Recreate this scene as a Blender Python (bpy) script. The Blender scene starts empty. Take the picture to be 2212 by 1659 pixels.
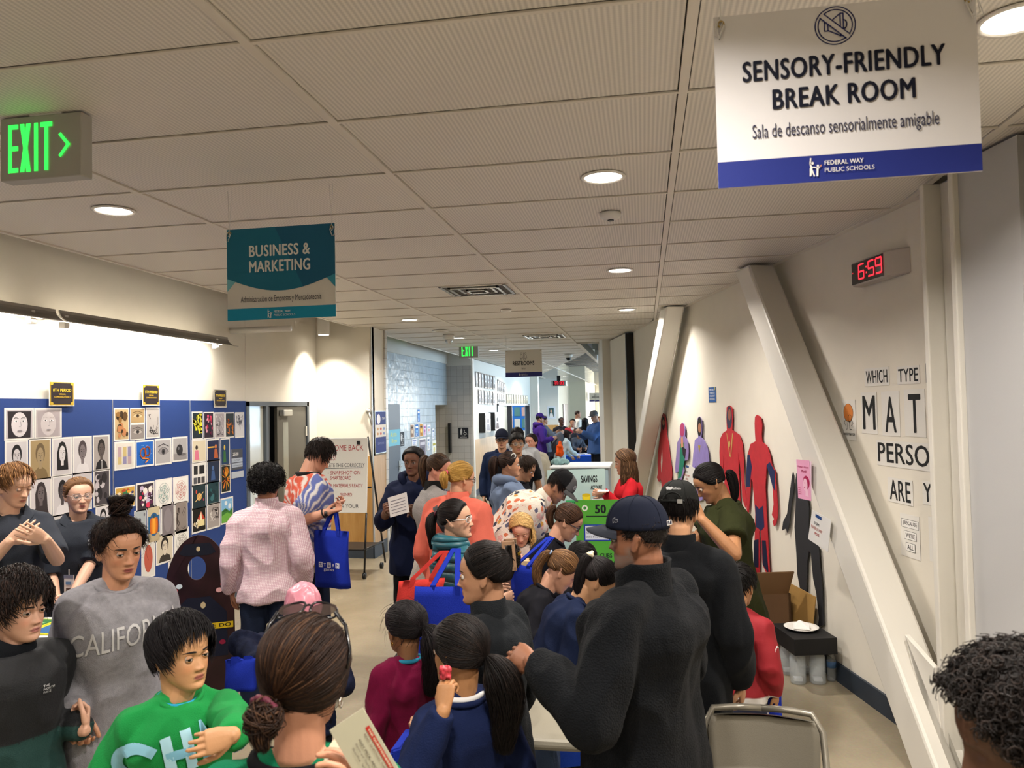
import bpy, bmesh, math, random
import numpy as np
from mathutils import Vector, Matrix, noise
from mathutils.bvhtree import BVHTree
random.seed(7); RNG = np.random.default_rng(7)
SC = bpy.context.scene
COL = SC.collection
PI = math.pi
# ------------------------------------------------------------------ camera
FPX = 1653.8
CAMZ = 2.07
CEIL = 3.262
CR = np.array([0.98517282, 0.17025202, -0.02118395])
CU = np.array([0.02623383, -0.02746625, 0.99927844])
CW = np.array([-0.16954733, 0.98501769, 0.03152537])
cam_d = bpy.data.cameras.new('camera')
cam_d.sensor_width = 36.0
cam_d.lens = FPX / 2212.0 * 36.0
cam_d.clip_start = 0.05
cam_d.clip_end = 200
cam_d.dof.use_dof = True
cam_d.dof.focus_distance = 6.0
cam_d.dof.aperture_fstop = 6.7
cam = bpy.data.objects.new('camera', cam_d)
COL.objects.link(cam)
cam.matrix_world = Matrix(((CR[0], CU[0], -CW[0], 0), (CR[1], CU[1], -CW[1], 0), (CR[2], CU[2], -CW[2], CAMZ), (0, 0, 0, 1)))
SC.camera = cam
# ------------------------------------------------------------------ world, exposure
SC.view_settings.view_transform = 'Standard'
SC.view_settings.look = 'None'
SC.view_settings.gamma = 1.0
SC.view_settings.use_curve_mapping = False
SC.view_settings.exposure = 0.3
SC.cycles.use_denoising = True
SC.cycles.use_adaptive_sampling = True
SC.cycles.adaptive_threshold = 0.16
SC.cycles.adaptive_min_samples = 20
SC.cycles.light_sampling_threshold = 0.03
SC.cycles.max_bounces = 5
SC.cycles.diffuse_bounces = 3
SC.cycles.glossy_bounces = 2
SC.cycles.transmission_bounces = 6
SC.cycles.transparent_max_bounces = 8
SC.cycles.sample_clamp_indirect = 4.0
SC.cycles.caustics_reflective = False
SC.cycles.caustics_refractive = False
wd = bpy.data.worlds.new('world')
SC.world = wd
wd.use_nodes = True
bg = wd.node_tree.nodes['Background']
bg.inputs[0].default_value = (0.80, 0.90, 1.0, 1)
bg.inputs[1].default_value = 2.2
def area(name, loc, direction, sx, sy, power, color, spread=180, shape='RECTANGLE', parent=None, along_y=False):
 l = bpy.data.lights.new(name, 'AREA')
 l.shape = shape
 l.size = sx
 l.size_y = sy
 l.energy = power
 l.color = color
 l.spread = math.radians(spread)
 o = bpy.data.objects.new(name, l)
 COL.objects.link(o)
 o.location = loc
 o.rotation_euler = Vector(direction).to_track_quat('-Z', 'Y').to_euler()
 if along_y:
  z = -Vector(direction).normalized(); y = Vector((0, 1, 0)); x = y.cross(z); o.rotation_euler = Matrix((x, y, z)).transposed().to_euler()
 if parent:
  o.parent = parent
  o.matrix_parent_inverse = parent.matrix_basis.inverted()
 return o
area('daylight_from_side_windows', (4.6, 24.0, 2.2), (-1, -0.1, -0.12), 15.0, 2.6, 720, (0.50, 0.76, 1.0))
area('daylight_from_end_windows', (0.5, 43.4, 2.0), (-0.1, -1, -0.05), 6.0, 2.6, 700, (1.0, 0.97, 0.88))
DOWNLIGHT_POWER = 40.0
WARM = (1.0, 0.93, 0.855)
# ------------------------------------------------------------------ pixel helpers (full 2212 x 1659 frame)
def ray(x, y):
 return ((x - 1106) / FPX) * CR - ((y - 829.5) / FPX) * CU + CW
def px(x, y, D):
 P = ray(x, y) * D
 P[2] += CAMZ
 return P
def hit(x, y, plane):
 o, r, n = plane
 d = ray(x, y)
 c = np.array([0, 0, CAMZ])
 t = ((o - c) @ n) / (d @ n)
 P = c + d * t
 return float((P - o) @ r), float(P[2])
def floor_at(x, y, z=0.0):
 d = ray(x, y)
 P = d * ((z - CAMZ) / d[2])
 P[2] += CAMZ
 return P
# ------------------------------------------------------------------ objects
def prop(o, label=None, cat=None, group=None, kind=None):
 if label: o['label'] = label
 if cat: o['category'] = cat
 if group: o['group'] = group
 if kind: o['kind'] = kind
 return o
def thing(name, label, cat, loc=(0, 0, 0), group=None, kind=None):
 o = bpy.data.objects.new(name, None)
 COL.objects.link(o)
 o.location = [float(c) for c in loc]
 o.empty_display_size = 0.1
 return prop(o, label, cat, group, kind)
def attach(o, parent):
 """mesh parts are written in world coordinates, so only an Empty's own place is undone"""
 if parent is not None:
  o.parent = parent
  if parent.type == 'EMPTY': o.matrix_parent_inverse = Matrix.Translation(-Vector(parent.location))
 return o
def srgb(h):
 if isinstance(h, str):
  h = h.lstrip('#')
  v = [int(h[i:i + 2], 16) / 255 for i in (0, 2, 4)]
 else:
  v = list(h[:3])
  if max(v) > 1.0: v = [c / 255 for c in v]
 return tuple(((c / 12.92) if c <= 0.04045 else ((c + 0.055) / 1.055) ** 2.4) for c in v)
MATS = {}
def mat(name, col='#808080', rough=0.6, metal=0.0, bump=0.0, bscale=60.0, attr=False, emit=0.0, spec=0.5, trans=0.0, var=0.0, vscale=4.0, ior=1.45, coat=0.0, sheen=0.0, builder=None, alpha=1.0):
 if name in MATS: return MATS[name]
 m = bpy.data.materials.new(name)
 m.use_nodes = True
 nt = m.node_tree
 b = nt.nodes['Principled BSDF']
 c = srgb(col)
 b.inputs['Base Color'].default_value = (*c, 1)
 b.inputs['Roughness'].default_value = rough
 b.inputs['Metallic'].default_value = metal
 b.inputs['Specular IOR Level'].default_value = spec
 b.inputs['IOR'].default_value = ior
 b.inputs['Coat Weight'].default_value = coat
 b.inputs['Sheen Weight'].default_value = sheen
 b.inputs['Transmission Weight'].default_value = trans
 b.inputs['Alpha'].default_value = alpha
 src = None
 if attr:
  a = nt.nodes.new('ShaderNodeAttribute')
  a.attribute_name = 'Col'
  src = a.outputs['Color']
 if var > 0:
  tc = nt.nodes.new('ShaderNodeTexCoord')
  nz = nt.nodes.new('ShaderNodeTexNoise')
  nz.inputs['Scale'].default_value = vscale
  nz.inputs['Detail'].default_value = 4
  nt.links.new(tc.outputs['Object'], nz.inputs['Vector'])
  mr = nt.nodes.new('ShaderNodeMapRange')
  mr.inputs[1].default_value = 0.3
  mr.inputs[2].default_value = 0.7
  mr.inputs[3].default_value = 1 - var
  mr.inputs[4].default_value = 1 + var
  nt.links.new(nz.outputs['Fac'], mr.inputs[0])
  mx = nt.nodes.new('ShaderNodeVectorMath')
  mx.operation = 'SCALE'
  if src: nt.links.new(src, mx.inputs[0])
  else: mx.inputs[0].default_value = c
  nt.links.new(mr.outputs[0], mx.inputs['Scale'])
  src = mx.outputs[0]
 if src: nt.links.new(src, b.inputs['Base Color'])
 if bump > 0:
  tc = nt.nodes.new('ShaderNodeTexCoord')
  nz = nt.nodes.new('ShaderNodeTexNoise')
  nz.inputs['Scale'].default_value = bscale
  nz.inputs['Detail'].default_value = 5
  bp = nt.nodes.new('ShaderNodeBump')
  bp.inputs['Strength'].default_value = bump
  bp.inputs['Distance'].default_value = 0.01
  nt.links.new(tc.outputs['Object'], nz.inputs['Vector'])
  nt.links.new(nz.outputs['Fac'], bp.inputs['Height'])
  nt.links.new(bp.outputs[0], b.inputs['Normal'])
 if emit > 0:
  b.inputs['Emission Color'].default_value = (*c, 1)
  b.inputs['Emission Strength'].default_value = emit
  if src: nt.links.new(src, b.inputs['Emission Color'])
 if builder: builder(nt, b)
 MATS[name] = m
 return m
def nodes_tile(scale_x, scale_z, c1, c2, mortar, axis='Y', msize=0.02, bump=0.4, bumps=True):
 def f(nt, b):
  tc = nt.nodes.new('ShaderNodeTexCoord')
  sp = nt.nodes.new('ShaderNodeSeparateXYZ')
  cb = nt.nodes.new('ShaderNodeCombineXYZ')
  nt.links.new(tc.outputs['Object'], sp.inputs[0])
  nt.links.new(sp.outputs['Y' if axis == 'Y' else 'X'], cb.inputs[0])
  nt.links.new(sp.outputs['Z'], cb.inputs[1])
  br = nt.nodes.new('ShaderNodeTexBrick')
  br.offset = 0.0
  br.inputs['Scale'].default_value = 1.0
  br.inputs['Brick Width'].default_value = scale_x
  br.inputs['Row Height'].default_value = scale_z
  br.inputs['Mortar Size'].default_value = msize * scale_z
  br.inputs['Color1'].default_value = (*srgb(c1), 1)
  br.inputs['Color2'].default_value = (*srgb(c2), 1)
  br.inputs['Mortar'].default_value = (*srgb(mortar), 1)
  nt.links.new(cb.outputs[0], br.inputs['Vector'])
  nt.links.new(br.outputs['Color'], b.inputs['Base Color'])
  bp = nt.nodes.new('ShaderNodeBump')
  bp.inputs['Strength'].default_value = bump
  bp.inputs['Distance'].default_value = 0.02
  bp.invert = True
  nz = nt.nodes.new('ShaderNodeTexNoise')
  nz.inputs['Scale'].default_value = 5
  ad = nt.nodes.new('ShaderNodeMath')
  ad.operation = 'ADD'
  nt.links.new(tc.outputs['Object'], nz.inputs['Vector'])
  nt.links.new(br.outputs['Fac'], ad.inputs[0])
  nt.links.new(nz.outputs['Fac'], ad.inputs[1])
  nt.links.new(ad.outputs[0], bp.inputs['Height'])
  nt.links.new(bp.outputs[0], b.inputs['Normal'])
 return f
class MB:
 """collects shapes; build() links them as one mesh object"""
 def __init__(s):
  s.v = []; s.f = []; s.c = []; s.cur = None; s.mi = []; s.m = 0; s.sm = []; s.smooth = False
  s.n = 0
 def add(s, verts, faces, col=None):
  verts = np.asarray(verts, float).reshape(-1, 3)
  s.v.append(verts)
  k = s.n
  s.n += len(verts)
  cc = col if col is not None else s.cur
  for f in faces:
   s.f.append([i + k for i in f])
   s.c.append(cc); s.mi.append(s.m); s.sm.append(s.smooth)
  return s
 def box(s, c, d, R=None, col=None):
  c = np.array(c, float); d = np.array(d, float) / 2
  P = np.array([[x, y, z] for z in (-1, 1) for y in (-1, 1) for x in (-1, 1)], float) * d
  if R is not None: P = P @ np.array(R, float)   # rows of R are the box axes
  P = P + c
  return s.add(P, [(0, 2, 3, 1), (4, 5, 7, 6), (0, 1, 5, 4), (2, 6, 7, 3), (0, 4, 6, 2), (1, 3, 7, 5)], col)
 def b2(s, a, b, col=None):
  a = np.array(a, float); b = np.array(b, float)
  return s.box((a + b) / 2, abs(b - a), None, col)
 def prism(s, pts, vec, col=None):
  pts = np.array(pts, float); n = len(pts)
  P = np.vstack([pts, pts + np.array(vec, float)])
  F = [tuple(range(n))[::-1], tuple(range(n, 2 * n))] + [(i, (i + 1) % n, (i + 1) % n + n, i + n) for i in range(n)]
  return s.add(P, F, col)
 def rings(s, R, cap=True, closed=False, col=None):
  R = np.array(R, float); m, n, _ = R.shape
  F = []
  for i in range(m - (0 if closed else 1)):
   a = i * n; b = ((i + 1) % m) * n
   for j in range(n):
    k = (j + 1) % n
    F.append((a + j, a + k, b + k, b + j))
  V = R.reshape(-1, 3)
  if cap and not closed:
   V = np.vstack([V, R[0].mean(0), R[-1].mean(0)])
   c0 = m * n; c1 = c0 + 1
   for j in range(n):
    k = (j + 1) % n
    F.append((c0, k, j)); F.append((c1, (m - 1) * n + j, (m - 1) * n + k))
  return s.add(V, F, col)
 def tube(s, path, r, n=8, closed=False, col=None, up=None):
  path = np.array(path, float); m = len(path)
  rr = np.broadcast_to(np.array(r, float), (m,))
  R = []
  if closed: T = np.roll(path, -1, 0) - np.roll(path, 1, 0)
  else: T = np.gradient(path, axis=0) if m > 1 else np.array([[0, 0, 1.]])
  ref = None
  for i in range(m):
   t = T[i] / (np.linalg.norm(T[i]) + 1e-12)
   if ref is None:
    ref = np.array(up, float) if up is not None else (np.array([0, 0, 1.]) if abs(t[2]) < .9 else np.array([1., 0, 0]))
   a = ref - t * (ref @ t)
   a /= np.linalg.norm(a) + 1e-12
   ref = a
   b = np.cross(t, a)
   an = np.arange(n) * 2 * PI / n
   R.append(path[i] + rr[i] * (np.outer(np.cos(an), a) + np.outer(np.sin(an), b)))
  return s.rings(R, cap=not closed, closed=closed, col=col)
 def cyl(s, a, b, r0, r1=None, n=16, col=None):
  return s.tube([a, b], [r0, r0 if r1 is None else r1], n, col=col)
 def cap(s, p0, r0, p1, r1, n=12, k=3, col=None):
  p0 = np.array(p0, float); p1 = np.array(p1, float)
  t = p1 - p0; L = np.linalg.norm(t); t = t / (L + 1e-9)
  path = []; rad = []
  for i in range(k + 1):
   a = PI / 2 * (1 - i / k) * 0.98
   path.append(p0 - t * r0 * math.sin(a)); rad.append(r0 * math.cos(a))
  for i in range(k + 1):
   a = PI / 2 * (i / k) * 0.98
   path.append(p1 + t * r1 * math.sin(a)); rad.append(r1 * math.cos(a))
  return s.tube(path, rad, n, col=col)
 def ball(s, c, r, n=16, m=10, R=None, col=None):
  c = np.array(c, float); r = np.broadcast_to(np.array(r, float), (3,))
  rg = []
  for i in range(m + 1):
   a = -PI / 2 + PI * i / m
   a = max(-PI / 2 * .985, min(PI / 2 * .985, a))
   an = np.arange(n) * 2 * PI / n
   P = np.stack([np.cos(an) * math.cos(a), np.sin(an) * math.cos(a), np.full(n, math.sin(a))], 1) * r
   if R is not None: P = P @ np.array(R, float)
   rg.append(P + c)
  return s.rings(rg, col=col)
 def lathe(s, c, prof, n=24, axis=(0, 0, 1), col=None):
  c = np.array(c, float); ax = np.array(axis, float); ax /= np.linalg.norm(ax)
  a = np.cross(ax, [0, 0, 1.]) if abs(ax[2]) < .9 else np.array([1., 0, 0])
  a /= np.linalg.norm(a); b = np.cross(ax, a)
  an = np.arange(n) * 2 * PI / n
  R = [c + ax * h + r * (np.outer(np.cos(an), a) + np.outer(np.sin(an), b)) for r, h in prof]
  return s.rings(R, col=col)
 def build(s, name, m, parent=None, smooth=None, bevel=0.0):
  V = np.vstack(s.v)
  me = bpy.data.meshes.new(name)
  me.from_pydata(V.tolist(), [], s.f)
  ms = m if isinstance(m, (list, tuple)) else [m]
  for q in ms: me.materials.append(q)
  if len(ms) > 1: me.polygons.foreach_set('material_index', s.mi)
  if any(c is not None for c in s.c):
   at = me.color_attributes.new('Col', 'FLOAT_COLOR', 'CORNER')
   arr = []
   for f, c in zip(s.f, s.c):
    c4 = (*c[:3], 1.0) if c is not None else (.5, .5, .5, 1)
    arr.extend(list(c4) * len(f))
   at.data.foreach_set('color', arr)
  if smooth is None: me.polygons.foreach_set('use_smooth', s.sm)
  else: me.polygons.foreach_set('use_smooth', [smooth] * len(s.f))
  me.update()
  o = bpy.data.objects.new(name, me)
  COL.objects.link(o)
  if bevel > 0:
   md = o.modifiers.new('bevel', 'BEVEL'); md.width = bevel; md.segments = 2; md.limit_method = 'ANGLE'
  attach(o, parent)
  return o
def struct(name, mb, m, smooth=False, bevel=0):
 o = mb.build(name, m, None, smooth, bevel)
 o['kind'] = 'structure'
 return o
def eval_mesh(ob):
 dg = bpy.context.evaluated_depsgraph_get()
 ev = ob.evaluated_get(dg)
 me = ev.to_mesh()
 n = len(me.vertices)
 V = np.empty(n * 3); me.vertices.foreach_get('co', V); V = V.reshape(-1, 3)
 F = [tuple(p.vertices) for p in me.polygons]
 ev.to_mesh_clear()
 return V, F
# ------------------------------------------------------------------ lettering and flat prints
GLY = {}
def glyphs(text, bold=0.0, shear=0.0):
 k = (text, bold, shear)
 if k in GLY: return GLY[k]
 cu = bpy.data.curves.new('lettering', 'FONT')
 cu.body = text
 cu.size = 1.0
 cu.shear = shear
 cu.resolution_u = 3
 cu.space_character = 1.0 + bold * 2.2
 ob = bpy.data.objects.new('lettering', cu)
 COL.objects.link(ob)
 bpy.context.view_layer.update()
 V, F = eval_mesh(ob)
 bpy.data.objects.remove(ob); bpy.data.curves.remove(cu)
 if len(V) == 0: V = np.zeros((1, 3))
 if bold > 0:
  n0 = len(V); sh = [(-bold, 0), (bold, 0), (0, bold * .5), (0, -bold * .5)]
  F = F + [tuple(i + n0 * (q + 1) for i in f) for q in range(4) for f in F]
  V = np.vstack([V] + [V + [a, b, q + 1] for q, (a, b) in enumerate(sh)])
 lo = V.min(0); hi = V.max(0)
 GLY[k] = (V - [lo[0], lo[1], 0], F, hi[0] - lo[0], hi[1] - lo[1])
 return GLY[k]
class Print:
 """flat ink on a plane: o = lower left corner, r = right, u = up, n faces the viewer"""
 def __init__(s, o, r, u, lift=0.0012, step=0.00025):
  s.o = np.array(o, float); s.r = np.array(r, float); s.u = np.array(u, float)
  s.n = np.cross(s.r, s.u); s.k = lift; s.step = step; s.mb = MB()
 def P(s, x, y): return s.o + s.r * x + s.u * y + s.n * s.k
 def poly(s, pts, c):
  s.mb.add([s.P(x, y) for x, y in pts], [tuple(range(len(pts)))], srgb(c)); s.k += s.step
 def rect(s, x, y, w, h, c): s.poly([(x, y), (x + w, y), (x + w, y + h), (x, y + h)], c)
 def frame(s, x, y, w, h, t, c):
  s.rect(x, y, w, t, c); s.rect(x, y + h - t, w, t, c); s.rect(x, y, t, h, c); s.rect(x + w - t, y, t, h, c)
 def ell(s, cx, cy, rx, ry, c, n=20, a0=0, a1=2 * PI):
  s.poly([(cx + rx * math.cos(a0 + (a1 - a0) * i / n), cy + ry * math.sin(a0 + (a1 - a0) * i / n)) for i in range(n + (0 if a1 - a0 > 6.2 else 1))], c)
 def line(s, pts, w, c):
  for (x0, y0), (x1, y1) in zip(pts[:-1], pts[1:]):
   dx, dy = x1 - x0, y1 - y0; L = math.hypot(dx, dy) + 1e-9; nx, ny = -dy / L * w / 2, dx / L * w / 2
   ex, ey = dx / L * w * .3, dy / L * w * .3
   s.mb.add([s.P(x0 + nx - ex, y0 + ny - ey), s.P(x0 - nx - ex, y0 - ny - ey), s.P(x1 - nx + ex, y1 - ny + ey), s.P(x1 + nx + ex, y1 + ny + ey)], [(0, 1, 2, 3)], srgb(c))
  s.k += s.step
 def ring(s, cx, cy, rx, ry, w, c, n=28, a0=0, a1=2 * PI):
  s.line([(cx + rx * math.cos(a0 + (a1 - a0) * i / n), cy + ry * math.sin(a0 + (a1 - a0) * i / n)) for i in range(n + 1)], w, c)
 def text(s, t, x, y, h, c, w=None, bold=0.0, align='l', shear=0.0, fit=None):
  """h = height of the inked block, w = its width"""
  V, F, gw, gh = glyphs(t, bold, shear)
  sy = h / max(gh, 1e-6); sx = (w / gw) if w else sy * 0.8
  if fit and gw * sx > fit: sx = fit / gw
  W = gw * sx
  x0 = x - (W / 2 if align == 'c' else W if align == 'r' else 0)
  s.mb.add([s.P(x0 + a * sx, y + b * sy) + s.n * (c_ * .00006) for a, b, c_ in V], F, srgb(c)); s.k += s.step
  return W
 def build(s, name, parent, m=None):
  return s.mb.build(name, m or mat('printed_ink', rough=0.6, attr=True, spec=0.3), parent, smooth=False)
YW = np.array([0, 1.0, 0]); ZW = np.array([0, 0, 1.0]); XW = np.array([1.0, 0, 0])
# ================================================================== planes of the room
XL = -4.63
WN = np.array([-0.9736, -0.2284, 0]); WN /= np.linalg.norm(WN)      # normal of the slanted right wall, into the room
WT = np.array([-WN[1] * -1, 0, 0]); WT = np.array([WN[1], -WN[0], 0])   # along the wall, away from the camera
WP0 = np.array([2.787, 0, 0])
WR = -WT                                                               # to the right as one faces the wall
LEFT = (np.array([XL, 0, 0]), YW, XW)
RIGHT = (WP0, WR, WN)
BLOCK = (np.array([0, 10.35, 0]), XW, -YW)
def rwall(s, z, off=0.0):
 """point on the slanted wall: s metres along it from X axis, off metres out from it"""
 return WP0 + WT * s + WN * off + ZW * z
# ------------------------------------------------------------------ materials of the room
def floor_nodes(nt, b):
 tc = nt.nodes.new('ShaderNodeTexCoord')
 n1 = nt.nodes.new('ShaderNodeTexNoise'); n1.inputs['Scale'].default_value = 0.9; n1.inputs['Detail'].default_value = 6; n1.inputs['Roughness'].default_value = .6
 n2 = nt.nodes.new('ShaderNodeTexNoise'); n2.inputs['Scale'].default_value = 60; n2.inputs['Detail'].default_value = 3
 cr = nt.nodes.new('ShaderNodeValToRGB')
 cr.color_ramp.elements[0].position = .3; cr.color_ramp.elements[0].color = (*srgb('#8c8069'), 1)
 cr.color_ramp.elements[1].position = .7; cr.color_ramp.elements[1].color = (*srgb('#a89c84'), 1)
 mx = nt.nodes.new('ShaderNodeMixRGB'); mx.blend_type = 'MULTIPLY'; mx.inputs[0].default_value = .25
 rr = nt.nodes.new('ShaderNodeMapRange'); rr.inputs[3].default_value = .16; rr.inputs[4].default_value = .34
 vo = nt.nodes.new('ShaderNodeTexVoronoi'); vo.feature = 'DISTANCE_TO_EDGE'; vo.inputs['Scale'].default_value = 0.42
 wv = nt.nodes.new('ShaderNodeVectorMath'); wv.operation = 'ADD'
 sc = nt.nodes.new('ShaderNodeVectorMath'); sc.operation = 'SCALE'; sc.inputs['Scale'].default_value = .25
 nt.links.new(n1.outputs['Color'], sc.inputs[0]); nt.links.new(tc.outputs['Object'], wv.inputs[0]); nt.links.new(sc.outputs[0], wv.inputs[1])
 nt.links.new(wv.outputs[0], vo.inputs['Vector'])
 cm = nt.nodes.new('ShaderNodeMapRange'); cm.inputs[1].default_value = 0; cm.inputs[2].default_value = .004; cm.inputs[3].default_value = .9; cm.inputs[4].default_value = 1
 nt.links.new(vo.outputs['Distance'], cm.inputs[0])
 sv = nt.nodes.new('ShaderNodeVectorMath'); sv.operation = 'SCALE'
 for n in (n1, n2): nt.links.new(tc.outputs['Object'], n.inputs['Vector'])
 nt.links.new(n1.outputs['Fac'], cr.inputs[0]); nt.links.new(cr.outputs[0], mx.inputs[1]); nt.links.new(n2.outputs['Color'], mx.inputs[2])
 nt.links.new(mx.outputs[0], sv.inputs[0]); nt.links.new(cm.outputs[0], sv.inputs['Scale'])
 nt.links.new(sv.outputs[0], b.inputs['Base Color']); nt.links.new(n1.outputs['Fac'], rr.inputs[0]); nt.links.new(rr.outputs[0], b.inputs['Roughness'])
def ceil_nodes(nt, b):
 tc = nt.nodes.new('ShaderNodeTexCoord'); sp = nt.nodes.new('ShaderNodeSeparateXYZ')
 nt.links.new(tc.outputs['Object'], sp.inputs[0])
 def wave(out, period):
  m = nt.nodes.new('ShaderNodeMath'); m.operation = 'MULTIPLY'; m.inputs[1].default_value = 2 * PI / period
  s = nt.nodes.new('ShaderNodeMath'); s.operation = 'SINE'
  nt.links.new(sp.outputs[out], m.inputs[0]); nt.links.new(m.outputs[0], s.inputs[0]); return s
 a = wave('X', .0183); c = wave('Y', .0125)
 mr = nt.nodes.new('ShaderNodeMapRange'); mr.inputs[1].default_value = -1; mr.inputs[2].default_value = 1; mr.inputs[3].default_value = .76; mr.inputs[4].default_value = 1.0
 mr2 = nt.nodes.new('ShaderNodeMapRange'); mr2.inputs[1].default_value = -1; mr2.inputs[2].default_value = 1; mr2.inputs[3].default_value = .95; mr2.inputs[4].default_value = 1.0
 mu = nt.nodes.new('ShaderNodeMath'); mu.operation = 'MULTIPLY'
 nt.links.new(a.outputs[0], mr.inputs[0]); nt.links.new(c.outputs[0], mr2.inputs[0]); nt.links.new(mr.outputs[0], mu.inputs[0]); nt.links.new(mr2.outputs[0], mu.inputs[1])
 sv = nt.nodes.new('ShaderNodeVectorMath'); sv.operation = 'SCALE'; sv.inputs[0].default_value = srgb('#ece6dc')
 nt.links.new(mu.outputs[0], sv.inputs['Scale']); nt.links.new(sv.outputs[0], b.inputs['Base Color'])
def wood_nodes(c1, c2):
 def f(nt, b):
  tc = nt.nodes.new('ShaderNodeTexCoord'); mp = nt.nodes.new('ShaderNodeMapping'); mp.inputs['Scale'].default_value = (3, 3, .6)
  n = nt.nodes.new('ShaderNodeTexNoise'); n.inputs['Scale'].default_value = 3; n.inputs['Detail'].default_value = 7; n.inputs['Distortion'].default_value = 1.2
  cr = nt.nodes.new('ShaderNodeValToRGB'); cr.color_ramp.elements[0].color = (*srgb(c1), 1); cr.color_ramp.elements[1].color = (*srgb(c2), 1)
  cr.color_ramp.elements[0].position = .3; cr.color_ramp.elements[1].position = .7
  nt.links.new(tc.outputs['Object'], mp.inputs[0]); nt.links.new(mp.outputs[0], n.inputs['Vector']); nt.links.new(n.outputs['Fac'], cr.inputs[0]); nt.links.new(cr.outputs[0], b.inputs['Base Color'])
 return f
M_wall = mat('wall_paint', '#e6e0d2', .75, bump=.05, bscale=220, var=.02)
M_wall_cool = mat('wall_paint_cool', '#d9d9d2', .7, bump=.05, bscale=220)
M_wall_grey = mat('wall_paint_grey', '#b6b6b6', .6, bump=.04, bscale=220)
M_floor = mat('polished_concrete', rough=.25, builder=floor_nodes, spec=.5)
M_ceil = mat('perforated_ceiling_panel', rough=.55, builder=ceil_nodes)
M_bar = mat('ceiling_bar', '#e0d9cd', .5)
M_base = mat('rubber_baseboard', '#3d4652', .55)
M_wood = mat('maple_veneer', rough=.45, builder=wood_nodes('#b98a4c', '#cfa264'))
M_woodl = mat('pale_maple_veneer', rough=.45, builder=wood_nodes('#b79468', '#c9a87c'))
M_steel = mat('white_painted_steel', '#dedad0', .42, bump=.04, bscale=40)
M_alu = mat('aluminium_trim', '#c8c8c4', .35, .8)
M_black = mat('black_plastic', '#101012', .4)
M_white = mat('white_plastic', '#e4e2dc', .4)
M_door = mat('grey_door_paint', '#5c5a52', .45)
M_doorblue = mat('slate_door_paint', '#4b5560', .45)
M_frame = mat('door_frame_paint', '#545c64', .45)
M_tilew = mat('white_glazed_tile', rough=.28, builder=nodes_tile(.11, .15, '#b9c6ce', '#aebdc8', '#93a0a8', 'Y', .03, .8))
M_tileg = mat('grey_square_tile', rough=.3, builder=nodes_tile(.15, .15, '#c4c2be', '#b8b7b4', '#9c9a96', 'X', .025, .5))
M_tileb = mat('beige_square_tile', rough=.3, builder=nodes_tile(.15, .15, '#d0b88c', '#c6ad80', '#a8946c', 'Y', .03, .5))
M_dark = mat('plenum_dark', '#15171a', .9)
M_glass = mat('window_glass', '#e8f2f4', .03, trans=1.0, ior=1.2)
# ------------------------------------------------------------------ floor, roof, ceiling
mb = MB(); mb.b2((-9, -5, -.1), (8, 46, 0)); struct('floor', mb, M_floor)
mb = MB(); mb.b2((-9, -5, 4.0), (8, 46, 4.1)); struct('ceiling', mb, M_dark).name = 'ceiling_slab'
TX = 1.41; TY = .705; GX0 = -1.233; GY0 = 2.246
mb = MB(); bars = MB()
def wall_x(y): return 2.787 - .2346 * y
CX_L = -4.0
for j in range(-2, 4):
 x0 = GX0 + (j - 0) * TX
 for i in range(-9, 54):
  y0 = GY0 + i * TY
  a, b = x0 + .022, x0 + TX - .022
  a = max(a, CX_L)
  ylo, yhi = y0 + .003, y0 + TY - .003
  if y0 > 44: continue
  if y0 + TY > 14.45 and x0 > GX0 - .1: continue
  if b <= CX_L + .05: continue
  bl, bh = min(b, wall_x(ylo) - .003), min(b, wall_x(yhi) - .003)
  if bh - a < .02: continue
  z0 = CEIL + .006; z1 = CEIL + .03
  P = [(a, ylo), (bl, ylo), (bh, yhi), (a, yhi)]
  mb.prism([(x, y, z0) for x, y in P], (0, 0, z1 - z0))
struct('ceiling', mb, M_ceil)
for j in range(-1, 4):
 x = GX0 + j * TX
 ye = 44.0 if j <= 0 else min(14.4, (2.787 - x) / .2346 - .1)
 if ye > -3.9: bars.b2((x - .017, -4, CEIL - .002), (x + .017, ye, CEIL + .03))
bars.b2((CX_L - .03, -4, CEIL - .004), (CX_L, 44, CEIL + .06))
for i in range(-9, 60):
 y = GY0 + i * TY
 if y > 44: break
 xr = GX0 if y > 14.4 else wall_x(y)
 bars.b2((CX_L, y + .003, CEIL - .001), (xr - .004, y + .02, CEIL + .008))
bars.b2((GX0, 14.36, CEIL - .01), (-.55, 14.42, CEIL + .06))
struct('trim_1', bars, M_bar)
mb = MB(); a = rwall(-3.5, CEIL + .0, .0); b = rwall(14.9, CEIL, .0)
mb.prism([a, a + WN * .05, b + WN * .05, b], (0, 0, .012)); struct('trim_2', mb, M_bar)
# ------------------------------------------------------------------ left side
mb = MB(); mb.b2((XL - .15, -4.1, 0), (XL, 8.34, 4.0)); mb.b2((XL - .15, 8.34, 2.215), (XL, 10.03, 4.0)); mb.b2((XL - .15, 10.03, 0), (XL, 10.4, 4.0))
struct('wall_left', mb, M_wall)
mb = MB(); mb.b2((XL, -4, 0), (XL + .015, 8.33, .19)); struct('baseboard_left', mb, M_base)
mb = MB(); mb.b2((XL, 10.35, 0), (-3.8, 10.36 + .1, 4.0)); mb.b2((-3.95, 10.36, 0), (-3.8, 10.95, 4.0)); struct('wall_block', mb, M_wall)
mb = MB(); mb.b2((XL + .01, 10.335, .2), (-3.806, 10.35, 1.435)); wf = struct('trim_3', mb, M_wood)
mb = MB(); mb.b2((-3.8, 10.36, .2), (-3.787, 10.86, 1.435)); struct('trim_4', mb, M_woodl)
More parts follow.
